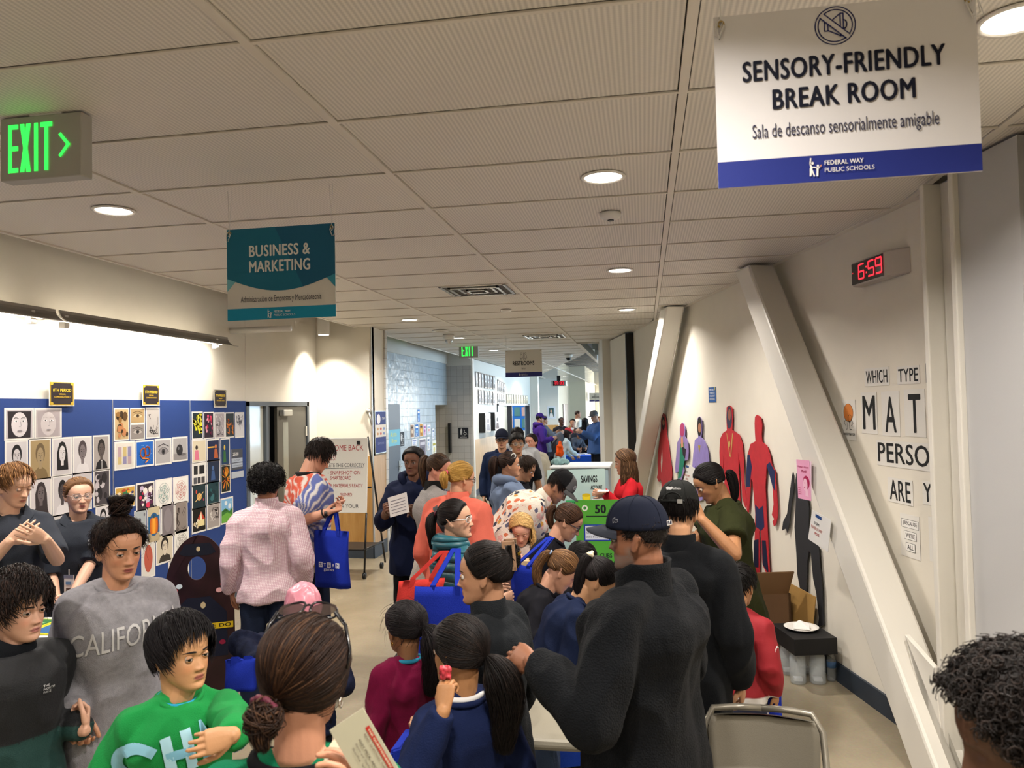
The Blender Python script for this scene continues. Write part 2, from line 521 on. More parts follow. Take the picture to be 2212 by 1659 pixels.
mb = MB(); mb.b2((XL + .01, 10.325, 0), (-3.79, 10.35, .2)); mb.b2((-3.8, 10.325, 0), (-3.78, 10.86, .2)); struct('baseboard_block', mb, M_base)
mb = MB(); mb.b2((-3.806, 10.33, .2), (-3.784, 10.345, 4.0)); struct('trim_5', mb, M_alu)
mb = MB(); mb.b2((-3.8, 10.87, 0), (-3.77, 10.95, 4.0)); mb.b2((XL, 10.95, 0), (-3.8, 11.0, 4)); struct('trim_6', mb, mat('tile_edge', rough=.2, builder=nodes_tile(.1, .15, '#d0cec8', '#c8c6c0', '#a4a29c', 'Y', .03, .4)))
mb = MB(); mb.b2((-4.75, 11.0, 0), (-4.6, 13.2, 4.0)); mb.b2((-4.75, 13.2, 2.19), (-4.6, 14.02, 4.0)); mb.b2((-4.75, 14.02, 0), (-4.6, 16.55, 4.0)); mb.b2((-4.75, 16.55, 2.18), (-4.6, 17.6, 4.0))
struct('wall_tile', mb, M_tilew)
mb = MB(); mb.b2((-4.6, 11.0, 3.15), (-4.58, 17.6, 4.0)); struct('trim_7', mb, M_wall_cool)
mb = MB(); mb.b2((-6.4, 17.6, 0), (-4.0, 17.75, 4.0)); struct('wall_restroom', mb, M_tileg)
mb = MB(); mb.b2((-6.4, 17.585, 3.1), (-4.0, 17.6, 4.0)); struct('trim_8', mb, M_wall_cool)
mb = MB(); mb.b2((-5.3, 16.4, 0), (-5.2, 17.6, 2.6)); mb.b2((-6.4, 16.3, 0), (-4.75, 16.4, 2.6)); struct('wall_restroom_inner', mb, M_tileb)
mb = MB(); mb.b2((-4.15, 17.75, 0), (-4.0, 20.7, 4.0)); mb.b2((-4.15, 20.7, 2.2), (-4.0, 26.6, 4.0)); mb.b2((-4.15, 26.6, 0), (-4.0, 27.2, 4.0))
struct('wall_picture', mb, M_wall_cool)
mb = MB(); mb.b2((-4.0, 17.78, .15), (-3.985, 20.65, 1.34)); struct('trim_9', mb, M_woodl)
mb = MB(); mb.b2((-4.0, 17.78, 0), (-3.98, 20.65, .15)); struct('baseboard_picture', mb, M_base)
mb = MB(); mb.b2((-4.0, 17.62, 0), (-3.97, 17.76, 4.0)); struct('trim_10', mb, M_steel)
mb = MB(); mb.b2((-6.0, 20.9, 0), (-5.85, 27.2, 4)); mb.b2((-6.0, 27.2, 0), (-4.0, 27.3, 4)); mb.b2((-6.0, 20.7, 0), (-4.15, 20.8, 4)); struct('wall_classroom', mb, mat('classroom_paint', '#b9c6d6', .7))
mb = MB(); mb.b2((-4.0, 27.0, 0), (-3.72, 27.3, 4.0)); struct('wall_post', mb, M_steel)
P1 = px(1157, 900, 31.5); P2 = px(1206, 900, 31.5)
mb = MB(); mb.b2((-5.2, 31.5, 0), (P2[0], 31.65, 4.0)); mb.b2((-5.2, 27.3, 0), (-5.05, 31.5, 4)); struct('wall_far', mb, M_wall_cool)
mb = MB(); mb.b2((-5.0, 31.48, .15), (P2[0], 31.5, 1.34)); struct('trim_11', mb, M_wood)
mb = MB(); mb.b2((-5.0, 31.47, 0), (P2[0], 31.5, .15)); struct('baseboard_far', mb, M_base)
FX = float(P2[0])
mb = MB(); mb.b2((FX - .15, 31.65, 0), (FX, 36.5, 4.0)); mb.b2((FX - .15, 36.5, 0), (FX + .75, 36.65, 4.0)); mb.b2((FX + .6, 36.65, 0), (FX + .75, 43.5, 4.0)); struct('wall_far_side', mb, mat('wall_paint_far', '#dcd6c0', .7))
mb = MB(); mb.b2((FX, 31.8, .15), (FX + .02, 36.4, 1.2)); mb.b2((FX, 36.48, .15), (FX + .75, 36.5, 1.2)); struct('trim_12', mb, M_wood)
for k, (a, b) in enumerate(((33.2, 34.1), (34.2, 35.1))):
 mb = MB(); mb.b2((FX, a, 0), (FX + .03, b, 2.2)); o = struct('door_%d' % (k + 3), mb, mat('brown_door', '#4a3a30', .5))
mb = MB(); mb.b2((-5, 43.6, 2.9), (8, 43.75, 4)); mb.b2((-5, 43.6, 0), (FX + 1.0, 43.75, 2.9)); struct('wall_end', mb, M_wall)
mb = MB()
for k in range(6):
 mb.b2((FX + 1.0 + k * 1.3, 43.6, 0), (FX + 1.06 + k * 1.3, 43.7, 2.9))
mb.b2((FX + 1.0, 43.6, 0), (8, 43.7, .1)); mb.b2((FX + 1.0, 43.6, 2.2), (8, 43.7, 2.26)); struct('window_1', mb, M_alu)
mb = MB()
for k in range(12):
 mb.b2((4.9, 14.9 + k * 2.5, 0), (5.05, 15.0 + k * 2.5, 4))
mb.b2((4.9, 14.9, 0), (5.05, 43.6, .3)); mb.b2((4.9, 14.9, 3.5), (5.05, 43.6, 4)); struct('window_2', mb, M_steel)
mb = MB(); mb.b2((-.5, 14.95, 0), (5.05, 15.1, 4)); struct('wall_return', mb, M_wall_grey)
mb = MB(); mb.b2((GX0 + .05, 14.5, 3.9), (5, 43, 3.95)); struct('ceiling_far', mb, mat('far_deck', '#2b2e33', .9))
mb = MB(); mb.b2((GX0 + .02, 14.42, CEIL - .01), (GX0 + .07, 43, CEIL + .14)); struct('trim_13', mb, M_bar)
mb = MB(); mb.b2((XL, -4.2, 0), (5, -4.05, 4)); struct('wall_back', mb, M_wall)
# ------------------------------------------------------------------ slanted right wall with steel bracing
mb = MB(); a = rwall(-4.3, 0); b = rwall(14.95, 0)
mb.prism([a, b, b - WN * .15, a - WN * .15], (0, 0, 4.0)); struct('wall_right', mb, M_wall)
mb = MB(); a = rwall(-4.2, 0, 0); b = rwall(14.6, 0, 0)
mb.prism([a + WN * .018, b + WN * .018, b, a], (0, 0, .14)); struct('baseboard_right', mb, mat('dark_baseboard', '#27313e', .5))
def bar_on_wall(mb, pa, pb, width, o0, o1):
 """steel member in the plane of the wall from pa to pb = (s, z); o0..o1 = distance out from the wall"""
 d = np.array([pb[0] - pa[0], pb[1] - pa[1]]); d /= np.linalg.norm(d); q = np.array([-d[1], d[0]]) * width / 2
 C = [(pa[0] + q[0], pa[1] + q[1]), (pb[0] + q[0], pb[1] + q[1]), (pb[0] - q[0], pb[1] - q[1]), (pa[0] - q[0], pa[1] - q[1])]
 mb.prism([rwall(s, z, o0) for s, z in C], WN * (o1 - o0))
def steel(name, label, mb, bev=.012):
 o = mb.build(name, M_steel, None, False, bev); prop(o, label, 'steel beam'); return o
def slant(mb, st, sb, w, o0, o1): mb.prism([rwall(s, z, o0) for s, z in ((st - w, 3.25), (st + w, 3.25), (sb + w, 0), (sb - w, 0))], WN * (o1 - o0))
mb = MB(); slant(mb, 7.15, 4.62, .158, .07, .30)
brace = steel('diagonal_brace', 'thick white steel brace running from ceiling down to column base at right', mb, .02)
mb = MB(); slant(mb, 9.8, 12.8, .15, .07, .30)
steel('diagonal_brace', 'farther white steel brace leaning the other way behind woman in red', mb, .02)
mb = MB()
mb.prism([rwall(4.64, 0, .28), rwall(4.62, 0, .31), rwall(4.30, 0, .31), rwall(4.30, 0, .28)], (0, 0, 3.25)) if False else None
mb.prism([rwall(4.66, 0, .02), rwall(4.66, 0, .215), rwall(4.62, 0, .215), rwall(4.62, 0, .02)], (0, 0, 3.24))
mb.prism([rwall(4.62, 0, .02), rwall(4.62, 0, .12), rwall(4.32, 0, .12), rwall(4.32, 0, .02)], (0, 0, 3.24))
mb.prism([rwall(4.36, 0, .02), rwall(4.36, 0, .25), rwall(4.32, 0, .25), rwall(4.32, 0, .02)], (0, 0, 3.24))
steel('steel_column', 'white steel channel column beside the wall lettering', mb, .006)
mb = MB(); mb.prism([rwall(4.32, 0, .0), rwall(4.32, 0, .22), rwall(3.90, 0, .22), rwall(3.90, 0, .0)], (0, 0, 3.25))
struct('wall_pier', mb, M_wall_grey)
mb = MB(); mb.prism([rwall(3.76, 0, .0), rwall(3.76, 0, .22), rwall(3.0, 0, .22), rwall(3.0, 0, .0)], (0, 0, 3.25))
struct('wall_pier_near', mb, M_wall)
mb = MB(); mb.prism([rwall(4.68, .62, .19), rwall(4.95, .72, .19), rwall(4.75, .2, .19), rwall(4.4, 0, .19), rwall(4.6, 0, .19)], WN * .03)
steel('gusset_plate', 'white welded plate joining brace to the column foot', mb, .004)
mb = MB()
mb.prism([rwall(15.05, 0, .0), rwall(15.05, 0, .2), rwall(14.55, 0, .2), rwall(14.55, 0, .0)], (0, 0, 3.9))
mb.prism([rwall(14.55, 0, .0), rwall(14.55, 0, .26), rwall(14.25, 0, .26), rwall(14.25, 0, .0)], (0, 0, 3.3))
steel('steel_column', 'far white steel column where the slanted wall ends', mb, .01)
mb = MB(); mb.prism([rwall(14.25, 0, .0), rwall(14.25, 0, .12), rwall(12.9, 0, .12), rwall(12.9, 0, .0)], (0, 0, 3.24)); struct('wall_pier_far', mb, M_wall)
mb = MB(); mb.prism([rwall(12.9, 0, .0), rwall(12.9, 0, .125), rwall(12.83, 0, .125), rwall(12.83, 0, .0)], (0, 0, 3.24)); struct('trim_14', mb, M_black)
# ------------------------------------------------------------------ door 2508 side: frame, open leaf, hanging door edge
mb = MB()
mb.b2((XL - .05, 8.34, 0), (XL + .03, 8.40, 2.215)); mb.b2((XL - .05, 9.97, 0), (XL + .03, 10.03, 2.215)); mb.b2((XL - .05, 8.34, 2.16), (XL + .03, 10.03, 2.215)); mb.b2((XL - .05, 8.80, 0), (XL + .03, 8.86, 2.16))
struct('door_1', mb, M_frame)
mb = MB(); mb.b2((XL - .02, 8.40, .1), (XL - .01, 8.80, 2.16)); g = mb.build('side_light', mat('side_light_glass', '#c9cdc4', .08, spec=.6), bpy.data.objects['door_1'])
dl = MB(); dl.b2((XL - .03, 9.12, .01), (XL + .012, 9.96, 2.155)); leaf = dl.build('door_leaf', M_door, bpy.data.objects['door_1'], False, .003)
v = MB(); v.b2((XL + .011, 9.28, .75), (XL + .014, 9.42, 1.95)); v.build('vision_panel', mat('vision_glass', '#8f9288', .1, spec=.6), leaf)
v = MB(); v.b2((XL + .012, 9.18, 2.03), (XL + .08, 9.42, 2.11)); v.build('door_closer', M_alu, leaf, False, .01)
v = MB(); v.b2((XL + .012, 9.92, 1.75), (XL + .03, 9.96, 1.88)); v.build('hinge', M_alu, leaf)
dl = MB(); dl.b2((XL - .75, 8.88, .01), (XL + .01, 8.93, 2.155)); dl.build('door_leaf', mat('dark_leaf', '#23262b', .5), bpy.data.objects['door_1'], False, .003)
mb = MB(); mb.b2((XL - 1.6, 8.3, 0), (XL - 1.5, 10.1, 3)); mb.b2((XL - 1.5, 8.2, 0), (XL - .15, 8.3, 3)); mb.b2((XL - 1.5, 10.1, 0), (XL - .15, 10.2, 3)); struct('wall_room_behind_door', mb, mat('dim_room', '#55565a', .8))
mb = MB(); mb.b2((-4.66, 13.2, 0), (-4.59, 14.02, 2.19)); d2 = struct('door_2', mb, M_doorblue, bevel=.004)
v = MB(); v.cyl((-4.55, 13.93, 1.02), (-4.55, 13.80, 1.02), .012, n=8); v.b2((-4.595, 13.9, .92), (-4.58, 13.97, 1.12)); v.build('handle', M_alu, d2)
v = MB(); v.b2((-4.59, 13.30, 1.42), (-4.586, 13.98, 1.72)); tw = v.build('hand_drawn_banner', mat('sky_blue_paper', '#7fc4dc', .8), None)
prop(tw, 'pale blue paper banner with yellow writing taped to the slate door', 'banner')
p = Print((-4.586, 13.30, 1.42), YW, ZW); p.text('Aceto', .12, .17, .09, '#d9e070', w=.36); p.text('Brys', .2, .04, .09, '#d9e070', w=.3); p.build('lettering', tw)
# ================================================================== ceiling fittings
M_lens = mat('lamp_lens', '#fff6e6', .5, emit=9.0)
M_ringw = mat('lamp_ring', '#e8e4dc', .3)
def downlight(x, y, label, power=None, group='recessed ceiling downlights'):
 t = thing('downlight', label, 'ceiling light', (x, y, CEIL), group)
 mb = MB(); mb.smooth = True
 mb.lathe((x, y, CEIL), [(.098, .004), (.116, .002), (.116, -.004), (.1, -.006), (.096, .004)], 32)
 mb.build('trim_ring', M_ringw, t)
 mb = MB(); mb.lathe((x, y, CEIL), [(.001, .0), (.097, .0), (.097, .003), (.001, .003)], 32)
 mb.build('lens', M_lens, t)
 area('light', (x, y, CEIL - .012), (0, 0, -1), .19, .19, power or DOWNLIGHT_POWER, WARM, 148, 'DISK', t)
for x, y, l in ((-.18, 3.98, 'bright round downlight above the middle of the hall, nearest big one'), (-.18, 6.78, 'second round downlight along the row nearer the slanted wall'),
    (-.18, 9.59, 'third round downlight in the row nearer the slanted wall'), (-3.0, 3.95, 'round downlight on the left between exit sign and blue hanging sign'),
    (-3.02, 6.80, 'round downlight hidden just behind the blue hanging sign'), (-3.02, 9.69, 'round downlight left of the long air grille'),
    (-3.02, 12.44, 'small far downlight right beside the ceiling camera'), (-3.02, 15.4, 'small downlight right of the far exit sign'),
    (1.19, 2.62, 'large downlight cut by the right edge of the frame'), (-.18, 1.15, 'downlight above the camera'), (-3.0, 1.1, 'downlight above left of the camera'),
    (-.18, -1.7, 'downlight behind the camera'), (-3.0, -1.7, 'downlight behind the camera on the left'), (1.3, .0, 'downlight behind the camera on the right'),  # the right-hand one is added to light faces from the camera side
    (-3.02, 18.3, 'tiny downlight beyond the restrooms sign'), (-3.02, 21.2, 'tiny downlight beyond the restrooms sign, second'), (-3.02, 24.1, 'tiny downlight near the far digital clock'), (-3.02, 29.5, 'tiny downlight in the brightest far part of the hall')):
 downlight(x, y, l, group='recessed ceiling downlights')
def speaker(x, y, label):
 t = thing('ceiling_speaker', label, 'speaker', (x, y, CEIL))
 mb = MB(); mb.smooth = True; mb.lathe((x, y, CEIL), [(.085, -.004), (.125, -.002), (.125, -.012), (.09, -.016), (.085, -.004)], 28); mb.build('rim', M_ringw, t)
 mb = MB(); mb.lathe((x, y, CEIL), [(.001, -.006), (.088, -.006), (.088, -.003), (.001, -.003)], 28); mb.build('grille', mat('speaker_grille', '#b3aca0', .6), t)
speaker(-3.02, 5.45, 'round ceiling speaker half hidden behind the blue hanging sign')
speaker(-3.0, 11.16, 'round white ceiling speaker left of the far exit sign')
def vent(x, y, w, d, label):
 t = thing('air_grille', label, 'air vent', (x, y, CEIL), 'square air grilles')
 mb = MB(); mb.frame = None
 z = CEIL - .006
 for k in range(4):
  a = k * .075; mb2 = MB()
  for (x0, y0, x1, y1) in ((-w / 2 + a, -d / 2 + a, w / 2 - a, -d / 2 + a + .03), (-w / 2 + a, d / 2 - a - .03, w / 2 - a, d / 2 - a), (-w / 2 + a, -d / 2 + a, -w / 2 + a + .03, d / 2 - a), (w / 2 - a - .03, -d / 2 + a, w / 2 - a, d / 2 - a)):
   vx = (x0 < -w / 2 + a + .001 and x1 < 0); mb2.b2((x + x0, y + y0, z - .012 * (k % 2)), (x + x1, y + y1, z + .008))
  mb2.build('louvre_ring', mat('polished_vent', '#d8d8d4', .18, .9), t, False, .003)
 mb = MB(); mb.b2((x - w / 2, y - d / 2, z + .006), (x + w / 2, y + d / 2, z + .010)); mb.build('backing', mat('vent_dark', '#4a4844', .6), t)
vent(-1.62, 7.52, .66, .66, 'bright metal square air grille in the middle of the ceiling')
vent(-1.62, 12.75, .66, .66, 'far metal air grille above the restrooms sign')
t = thing('smoke_detector', 'small white round smoke detector on ceiling behind the nearest downlight', 'smoke detector', (-.175, 4.74, CEIL))
mb = MB(); mb.smooth = True; mb.lathe((-.175, 4.74, CEIL), [(.001, 0), (.066, 0), (.066, -.014), (.058, -.03), (.03, -.042), (.001, -.042)], 24); mb.build('housing', M_white, t)
mb = MB(); mb.lathe((-.175, 4.74, CEIL), [(.001, -.043), (.02, -.043), (.02, -.047), (.001, -.047)], 12); mb.build('sensor', M_black, t)
mb = MB(); mb.smooth = True; mb.lathe((-1.62, 9.1, CEIL), [(.001, 0), (.07, 0), (.06, -.02), (.001, -.026)], 20); o = mb.build('ceiling_sensor', M_white); prop(o, 'low white round sensor between the two air grilles', 'sensor')
def dome_cam(P, label, dark=True):
 x, y, z = P
 t = thing('security_camera', label, 'camera', (x, y, CEIL))
 mb = MB(); mb.smooth = True; mb.lathe((x, y, CEIL), [(.001, 0), (.09, 0), (.09, -.05), (.06, -.08), (.001, -.08)], 20); mb.build('housing', M_white, t)
 mb = MB(); mb.smooth = True; mb.ball((x, y, CEIL - .09), .058, 16, 10); mb.build('dome', M_black if dark else mat('clear_dome', '#c8c8c8', .1, .6), t)
P = floor_at(969, 723, CEIL); dome_cam((P[0], P[1], CEIL), 'white ceiling camera with shiny lens left of the far exit sign', False)
P = floor_at(1228, 765, CEIL); dome_cam((P[0], P[1], CEIL), 'white dome camera with dark lens right of the restrooms sign')
y0, y1 = 3.4, 7.62
for (a, b, gl) in ((3.2, 5.16, 'left length of the curved grey wall light, mostly cut by the frame'), (5.2, 7.62, 'long curved grey wall light above the blue boards')):
 t = thing('wall_washer', gl, 'wall light', (XL, a, 2.85))
 prof = []
 for k in range(8):
  an = PI / 2 * k / 7; prof.append((XL + .30 - .10 * math.sin(an) ** 2 * 1.0 if False else XL + .34 - .13 * math.sin(an), 2.80 + .10 * (1 - math.cos(an)) * 1.0))
 inner = [(x - .008, z - .004) for x, z in prof][::-1]
 mb = MB(); mb.prism([(x, a, z) for x, z in prof + inner], (0, b - a, 0)); mb.build('reflector', mat('washer_shell', '#aaa59c', .4, .3), t)
 for yb in (a + .04, b - .25):
  mb = MB(); mb.b2((XL, yb, 2.84), (XL + .23, yb + .03, 2.865)); mb.b2((XL + .18, yb - .01, 2.765), (XL + .23, yb + .04, 2.81)); mb.build('bracket', M_white, t)
 mb = MB(); mb.b2((XL + .20, a + .05, 2.81), (XL + .23, b - .15, 2.818)); mb.build('lamp_strip', mat('strip_glow', '#fff3df', .5, emit=14.0), t)
 area('light', (XL + .215, (a + b) / 2, 2.80), (-.5, 0, -1), .04, b - a - .2, 27 * (b - a) / 2.4, (1.0, .93, .82), 170, 'RECTANGLE', t, True)
t = thing('cylinder_downlight', 'white cylinder light hanging above the double door corner', 'ceiling light', (-4.35, 10.0, 3.3))
mb = MB(); mb.smooth = True; mb.cyl((-4.35, 9.98, 3.14), (-4.35, 9.98, 3.95), .082, n=24); mb.build('housing', M_white, t)
mb = MB(); mb.cyl((-4.35, 9.98, 3.137), (-4.35, 9.98, 3.139), .07, n=20); mb.build('lens', M_lens, t)
area('light', (-4.35, 9.98, 3.13), (.0, 0, -1), .13, .13, 14, (1, .92, .8), 100, 'DISK', t)
mb = MB(); mb.smooth = True; mb.cyl((XL, 8.05, 3.02), (-3.9, 8.05, 3.02), .035, n=12); o = mb.build('conduit_pipe', M_white); prop(o, 'short white horizontal pipe at top of left wall behind the blue hanging sign', 'pipe')
mb = MB(); mb.b2((-.95, 14.6, 3.15), (-.55, 20, 3.75)); mb.b2((-.9, 14.55, 3.05), (-.6, 14.62, 3.15)); o = mb.build('air_duct', mat('duct_grey', '#8fa0a8', .4, .4), bevel=.01); prop(o, 'grey metal duct in the open ceiling beside far column', 'air duct')
# ================================================================== hanging signs
def string(mb, a, b, r=.0016):
 mb.tube([a, b], r, 5)
def logo(p, x, y, h, c='#e9e6e0', small=None, txt=True):
 """two raised figures and the school district name"""
 k = h
 p.poly([(x, y), (x + .10 * k, y + .02 * k), (x + .16 * k, y + .42 * k), (x + .12 * k, y + .62 * k), (x + .02 * k, y + .45 * k)], c)
 p.line([(x + .1 * k, y + .45 * k), (x + .04 * k, y + .7 * k), (x + .08 * k, y + k)], .07 * k, c)
 p.ell(x + .17 * k, y + .72 * k, .07 * k, .08 * k, c, 10)
 p.line([(x + .12 * k, y + .5 * k), (x + .3 * k, y + .48 * k)], .06 * k, c)
 p.line([(x + .14 * k, y + .3 * k), (x + .24 * k, y)], .07 * k, c)
 p.line([(x + .3 * k, y + .45 * k), (x + .48 * k, y + .42 * k), (x + .6 * k, y + .55 * k)], .05 * k, c)
 p.line([(x + .42 * k, y + .42 * k), (x + .40 * k, y)], .1 * k, c); p.ell(x + .44 * k, y + .55 * k, .06 * k, .07 * k, c, 10)
 p.line([(x + .56 * k, y + .5 * k), (x + .63 * k, y + .58 * k)], .05 * k, '#d08a4a')
 if txt:
  p.text('FEDERAL WAY', x + .8 * k, y + .56 * k, .25 * k, c, w=2.05 * k, bold=.018)
  p.text('PUBLIC SCHOOLS', x + .8 * k, y + .16 * k, .24 * k, c, w=2.6 * k, bold=0)
def hang_sign(name, label, tl, br, Y, W, Hh, face, draw, loops=1.0):
 """board of W x Hh metres, perpendicular to the hall at depth Y; tl = pixel of its top left corner"""
 d = ray(*tl); P = d * (Y / d[1]); P[2] += CAMZ
 x0, z1 = P[0], P[2]; z0 = z1 - Hh
 t = thing(name, label, 'sign', (x0 + W / 2, Y, z0))
 mb = MB(); mb.b2((x0, Y, z0), (x0 + W, Y + .005, z1)); mb.build('board', mat('board_' + face[1:], face, .5), t)
 p = Print((x0, Y, z0), XW, ZW, lift=.0006); draw(p, W, Hh); p.build('print', t)
 for k, gx in enumerate((.012 * W / .6 + .005, W - .017)):
  mb = MB(); mb.smooth = True
  R = [(x0 + gx + .007 * math.cos(a), Y - .002, z1 - .02 + .007 * math.sin(a)) for a in np.linspace(0, 2 * PI, 17)[:-1]]
  mb.tube(R, .0028, 6, closed=True); mb.build('grommet', mat('brass', '#b39a5e', .3, .9), t)
  mb = MB(); mb.smooth = True
  g = np.array([x0 + gx, Y, z1 - .02])
  mb.tube([g, g + [0, -.004, .03], (g[0] - .01, Y, CEIL)], .0012, 5); mb.tube([g, (g[0] + .008, Y + .003, CEIL)], .0012, 5)
  r = random.Random(k + int(x0 * 10))
  for q in range(4):
   s = -1 if k == 0 else 1
   c = g + [0, -.004, .012]
   L = .02 + .04 * r.random() * loops
   mb.tube([c, c + [s * .3 * L, -.006, -.3 * L], c + [s * .5 * L * r.random(), -.01, -L], c + [s * .1 * L, -.006, -1.1 * L], c + [-s * .15 * L, -.004, -.4 * L]], .0013, 5)
  mb.build('string', mat('white_string', '#e6e4e0', .7), t)
 return t
def dr_sensory(p, W, Hh):
 k = W / .61
 nb = '#1b2466'
 p.rect(0, 0, W, .066 * k, '#1f2c7a')
 cx, cy = .290 * k, .385 * k
 for r in (.047, .040): p.ring(cx, cy, r * k, r * k, .0028 * k, nb, 40)
 L = .003 * k
 # megaphone outline
 q = lambda a, b: (cx + a * k, cy + b * k)
 p.line([q(-.025, .009), q(-.025, -.012), q(-.017, -.012), q(-.017, .009), q(-.025, .009)], L, nb)
 p.line([q(-.017, .006), q(.012, .029), q(.012, -.027), q(-.017, -.011)], L, nb)
 p.line([q(.012, .029), q(.019, .029), q(.019, -.027), q(.012, -.027)], L, nb)
 p.ring(cx + .020 * k, cy + .001 * k, .007 * k, .011 * k, L, nb, 10, -PI / 2, PI / 2)
 a = q(-.031, .026); b = q(.029, -.030)
 p.line([a, b], .013 * k, '#d4d1d2'); 
 for s in (-1, 1):
  dx, dy = s * .0046 * k, s * .0046 * k
  p.line([(a[0] + dx, a[1] + dy), (b[0] + dx, b[1] + dy)], L, nb)
 p.text('SENSORY-FRIENDLY', .302 * k, .262 * k, .053 * k, '#0d1226', w=.472 * k, bold=.034, align='c')
 p.text('BREAK ROOM', .302 * k, .187 * k, .052 * k, '#0d1226', w=.332 * k, bold=.034, align='c')
 p.text('Sala de descanso sensorialmente amigable', .302 * k, .108 * k, .045 * k, '#2b2b45', w=.432 * k, align='c')
 logo(p, .218 * k, .014 * k, .044 * k)
SENS_Y = 1.78
d0 = ray(1541, 38); d1 = ray(2107, -16); SENS_Y = .61 / (d1[0] / d1[1] - d0[0] / d0[1])
SENS = hang_sign('hanging_sign', 'large white sign on strings reading Sensory-Friendly Break Room above a navy band', (1541, 38), None, SENS_Y, .61, .437, '#dcdadb', dr_sensory)
def dr_business(p, W, Hh):
 k = W / .61; H = Hh
 N = 24
 p.rect(0, 0, W, .063 * k, '#1d93b8')
 p.poly([(0, .25 * k), (0, .155 * k), (.055 * k, .215 * k)], '#7cc0cc'); p.poly([(W, .25 * k), (W, .155 * k), (W - .055 * k, .215 * k)], '#3a90a8')
 arc = [(W * i / N, (.225 - .075 * math.sin(PI * i / N)) * k) for i in range(N + 1)]
 p.poly([(W, H), (0, H)] + arc, '#22708c')
 p.poly([(W, H), (.45 * W, H)] + [(W * i / N, (.225 - .075 * math.sin(PI * i / N)) * k) for i in range(17, N + 1)], '#205f80')
 p.text('BUSINESS &', .30 * k, .335 * k, .062 * k, '#e6e4de', w=.345 * k, bold=.03, align='c')
 p.text('MARKETING', .30 * k, .252 * k, .062 * k, '#e6e4de', w=.345 * k, bold=.03, align='c')
 p.text('Administración de Empresas y Mercadotecnia', .305 * k, .085 * k, .042 * k, '#4a4a50', w=.455 * k, align='c')
 logo(p, .23 * k, .008 * k, .046 * k, '#e9f0f0')
d0 = ray(490, 497); d1 = ray(723, 490); BY = .61 / (d1[0] / d1[1] - d0[0] / d0[1])
hang_sign('hanging_sign', 'teal and white hanging sign reading Business and Marketing', (490, 497), None, BY, .61, .489, '#dcd8cf', dr_business)
def dr_rest(p, W, Hh):
 k = W / .61
 p.rect(0, 0, W, .075 * k, '#2a2f6e')
 for s in (-1, 1):
  x = W / 2 + s * .035 * k
  p.ring(x, .385 * k, .013 * k, .015 * k, .004 * k, '#4a4a50', 12)
  p.line([(x - .014 * k, .36 * k), (x - .022 * k, .31 * k), (x + .022 * k, .31 * k), (x + .014 * k, .36 * k)], .004 * k, '#4a4a50')
  p.line([(x - .008 * k, .31 * k), (x - .008 * k, .275 * k), (x + .008 * k, .275 * k), (x + .008 * k, .31 * k)], .004 * k, '#4a4a50')
 p.line([(W / 2, .27 * k), (W / 2, .4 * k)], .004 * k, '#4a4a50')
 p.text('RESTROOMS', W / 2, .19 * k, .07 * k, '#1d1d22', w=.36 * k, bold=.034, align='c')
 p.text('Baños', W / 2, .125 * k, .03 * k, '#55555a', w=.065 * k, align='c')
 logo(p, .23 * k, .018 * k, .042 * k)
d0 = ray(1091, 757); d1 = ray(1170, 754); RY = .61 / (d1[0] / d1[1] - d0[0] / d0[1])
hang_sign('hanging_sign', 'small white sign reading Restrooms with navy foot hanging in mid hall', (1091, 757), None, RY, .61, .445, '#cfccc2', dr_rest)
P = px(1286, 858, 38); t = thing('hanging_sign', 'tiny far pale sign hanging before the bright end windows', 'sign', P)
mb = MB(); mb.b2(P + [-.3, 0, -.22], P + [.3, .01, .22]); mb.build('board', mat('board_cfccc2', '#cfccc2', .5), t); p = Print(P + [-.3, 0, -.22], XW, ZW, lift=.002, step=.001); dr_rest(p, .6, .44); p.build('print', t)
mb = MB()
for q in (-.28, .28): mb.cyl(P + [q, .005, .22], (P[0] + q, P[1] + .005, CEIL), .004, n=5)
mb.build('string', mat('white_string', '#e6e4e0', .7), t)
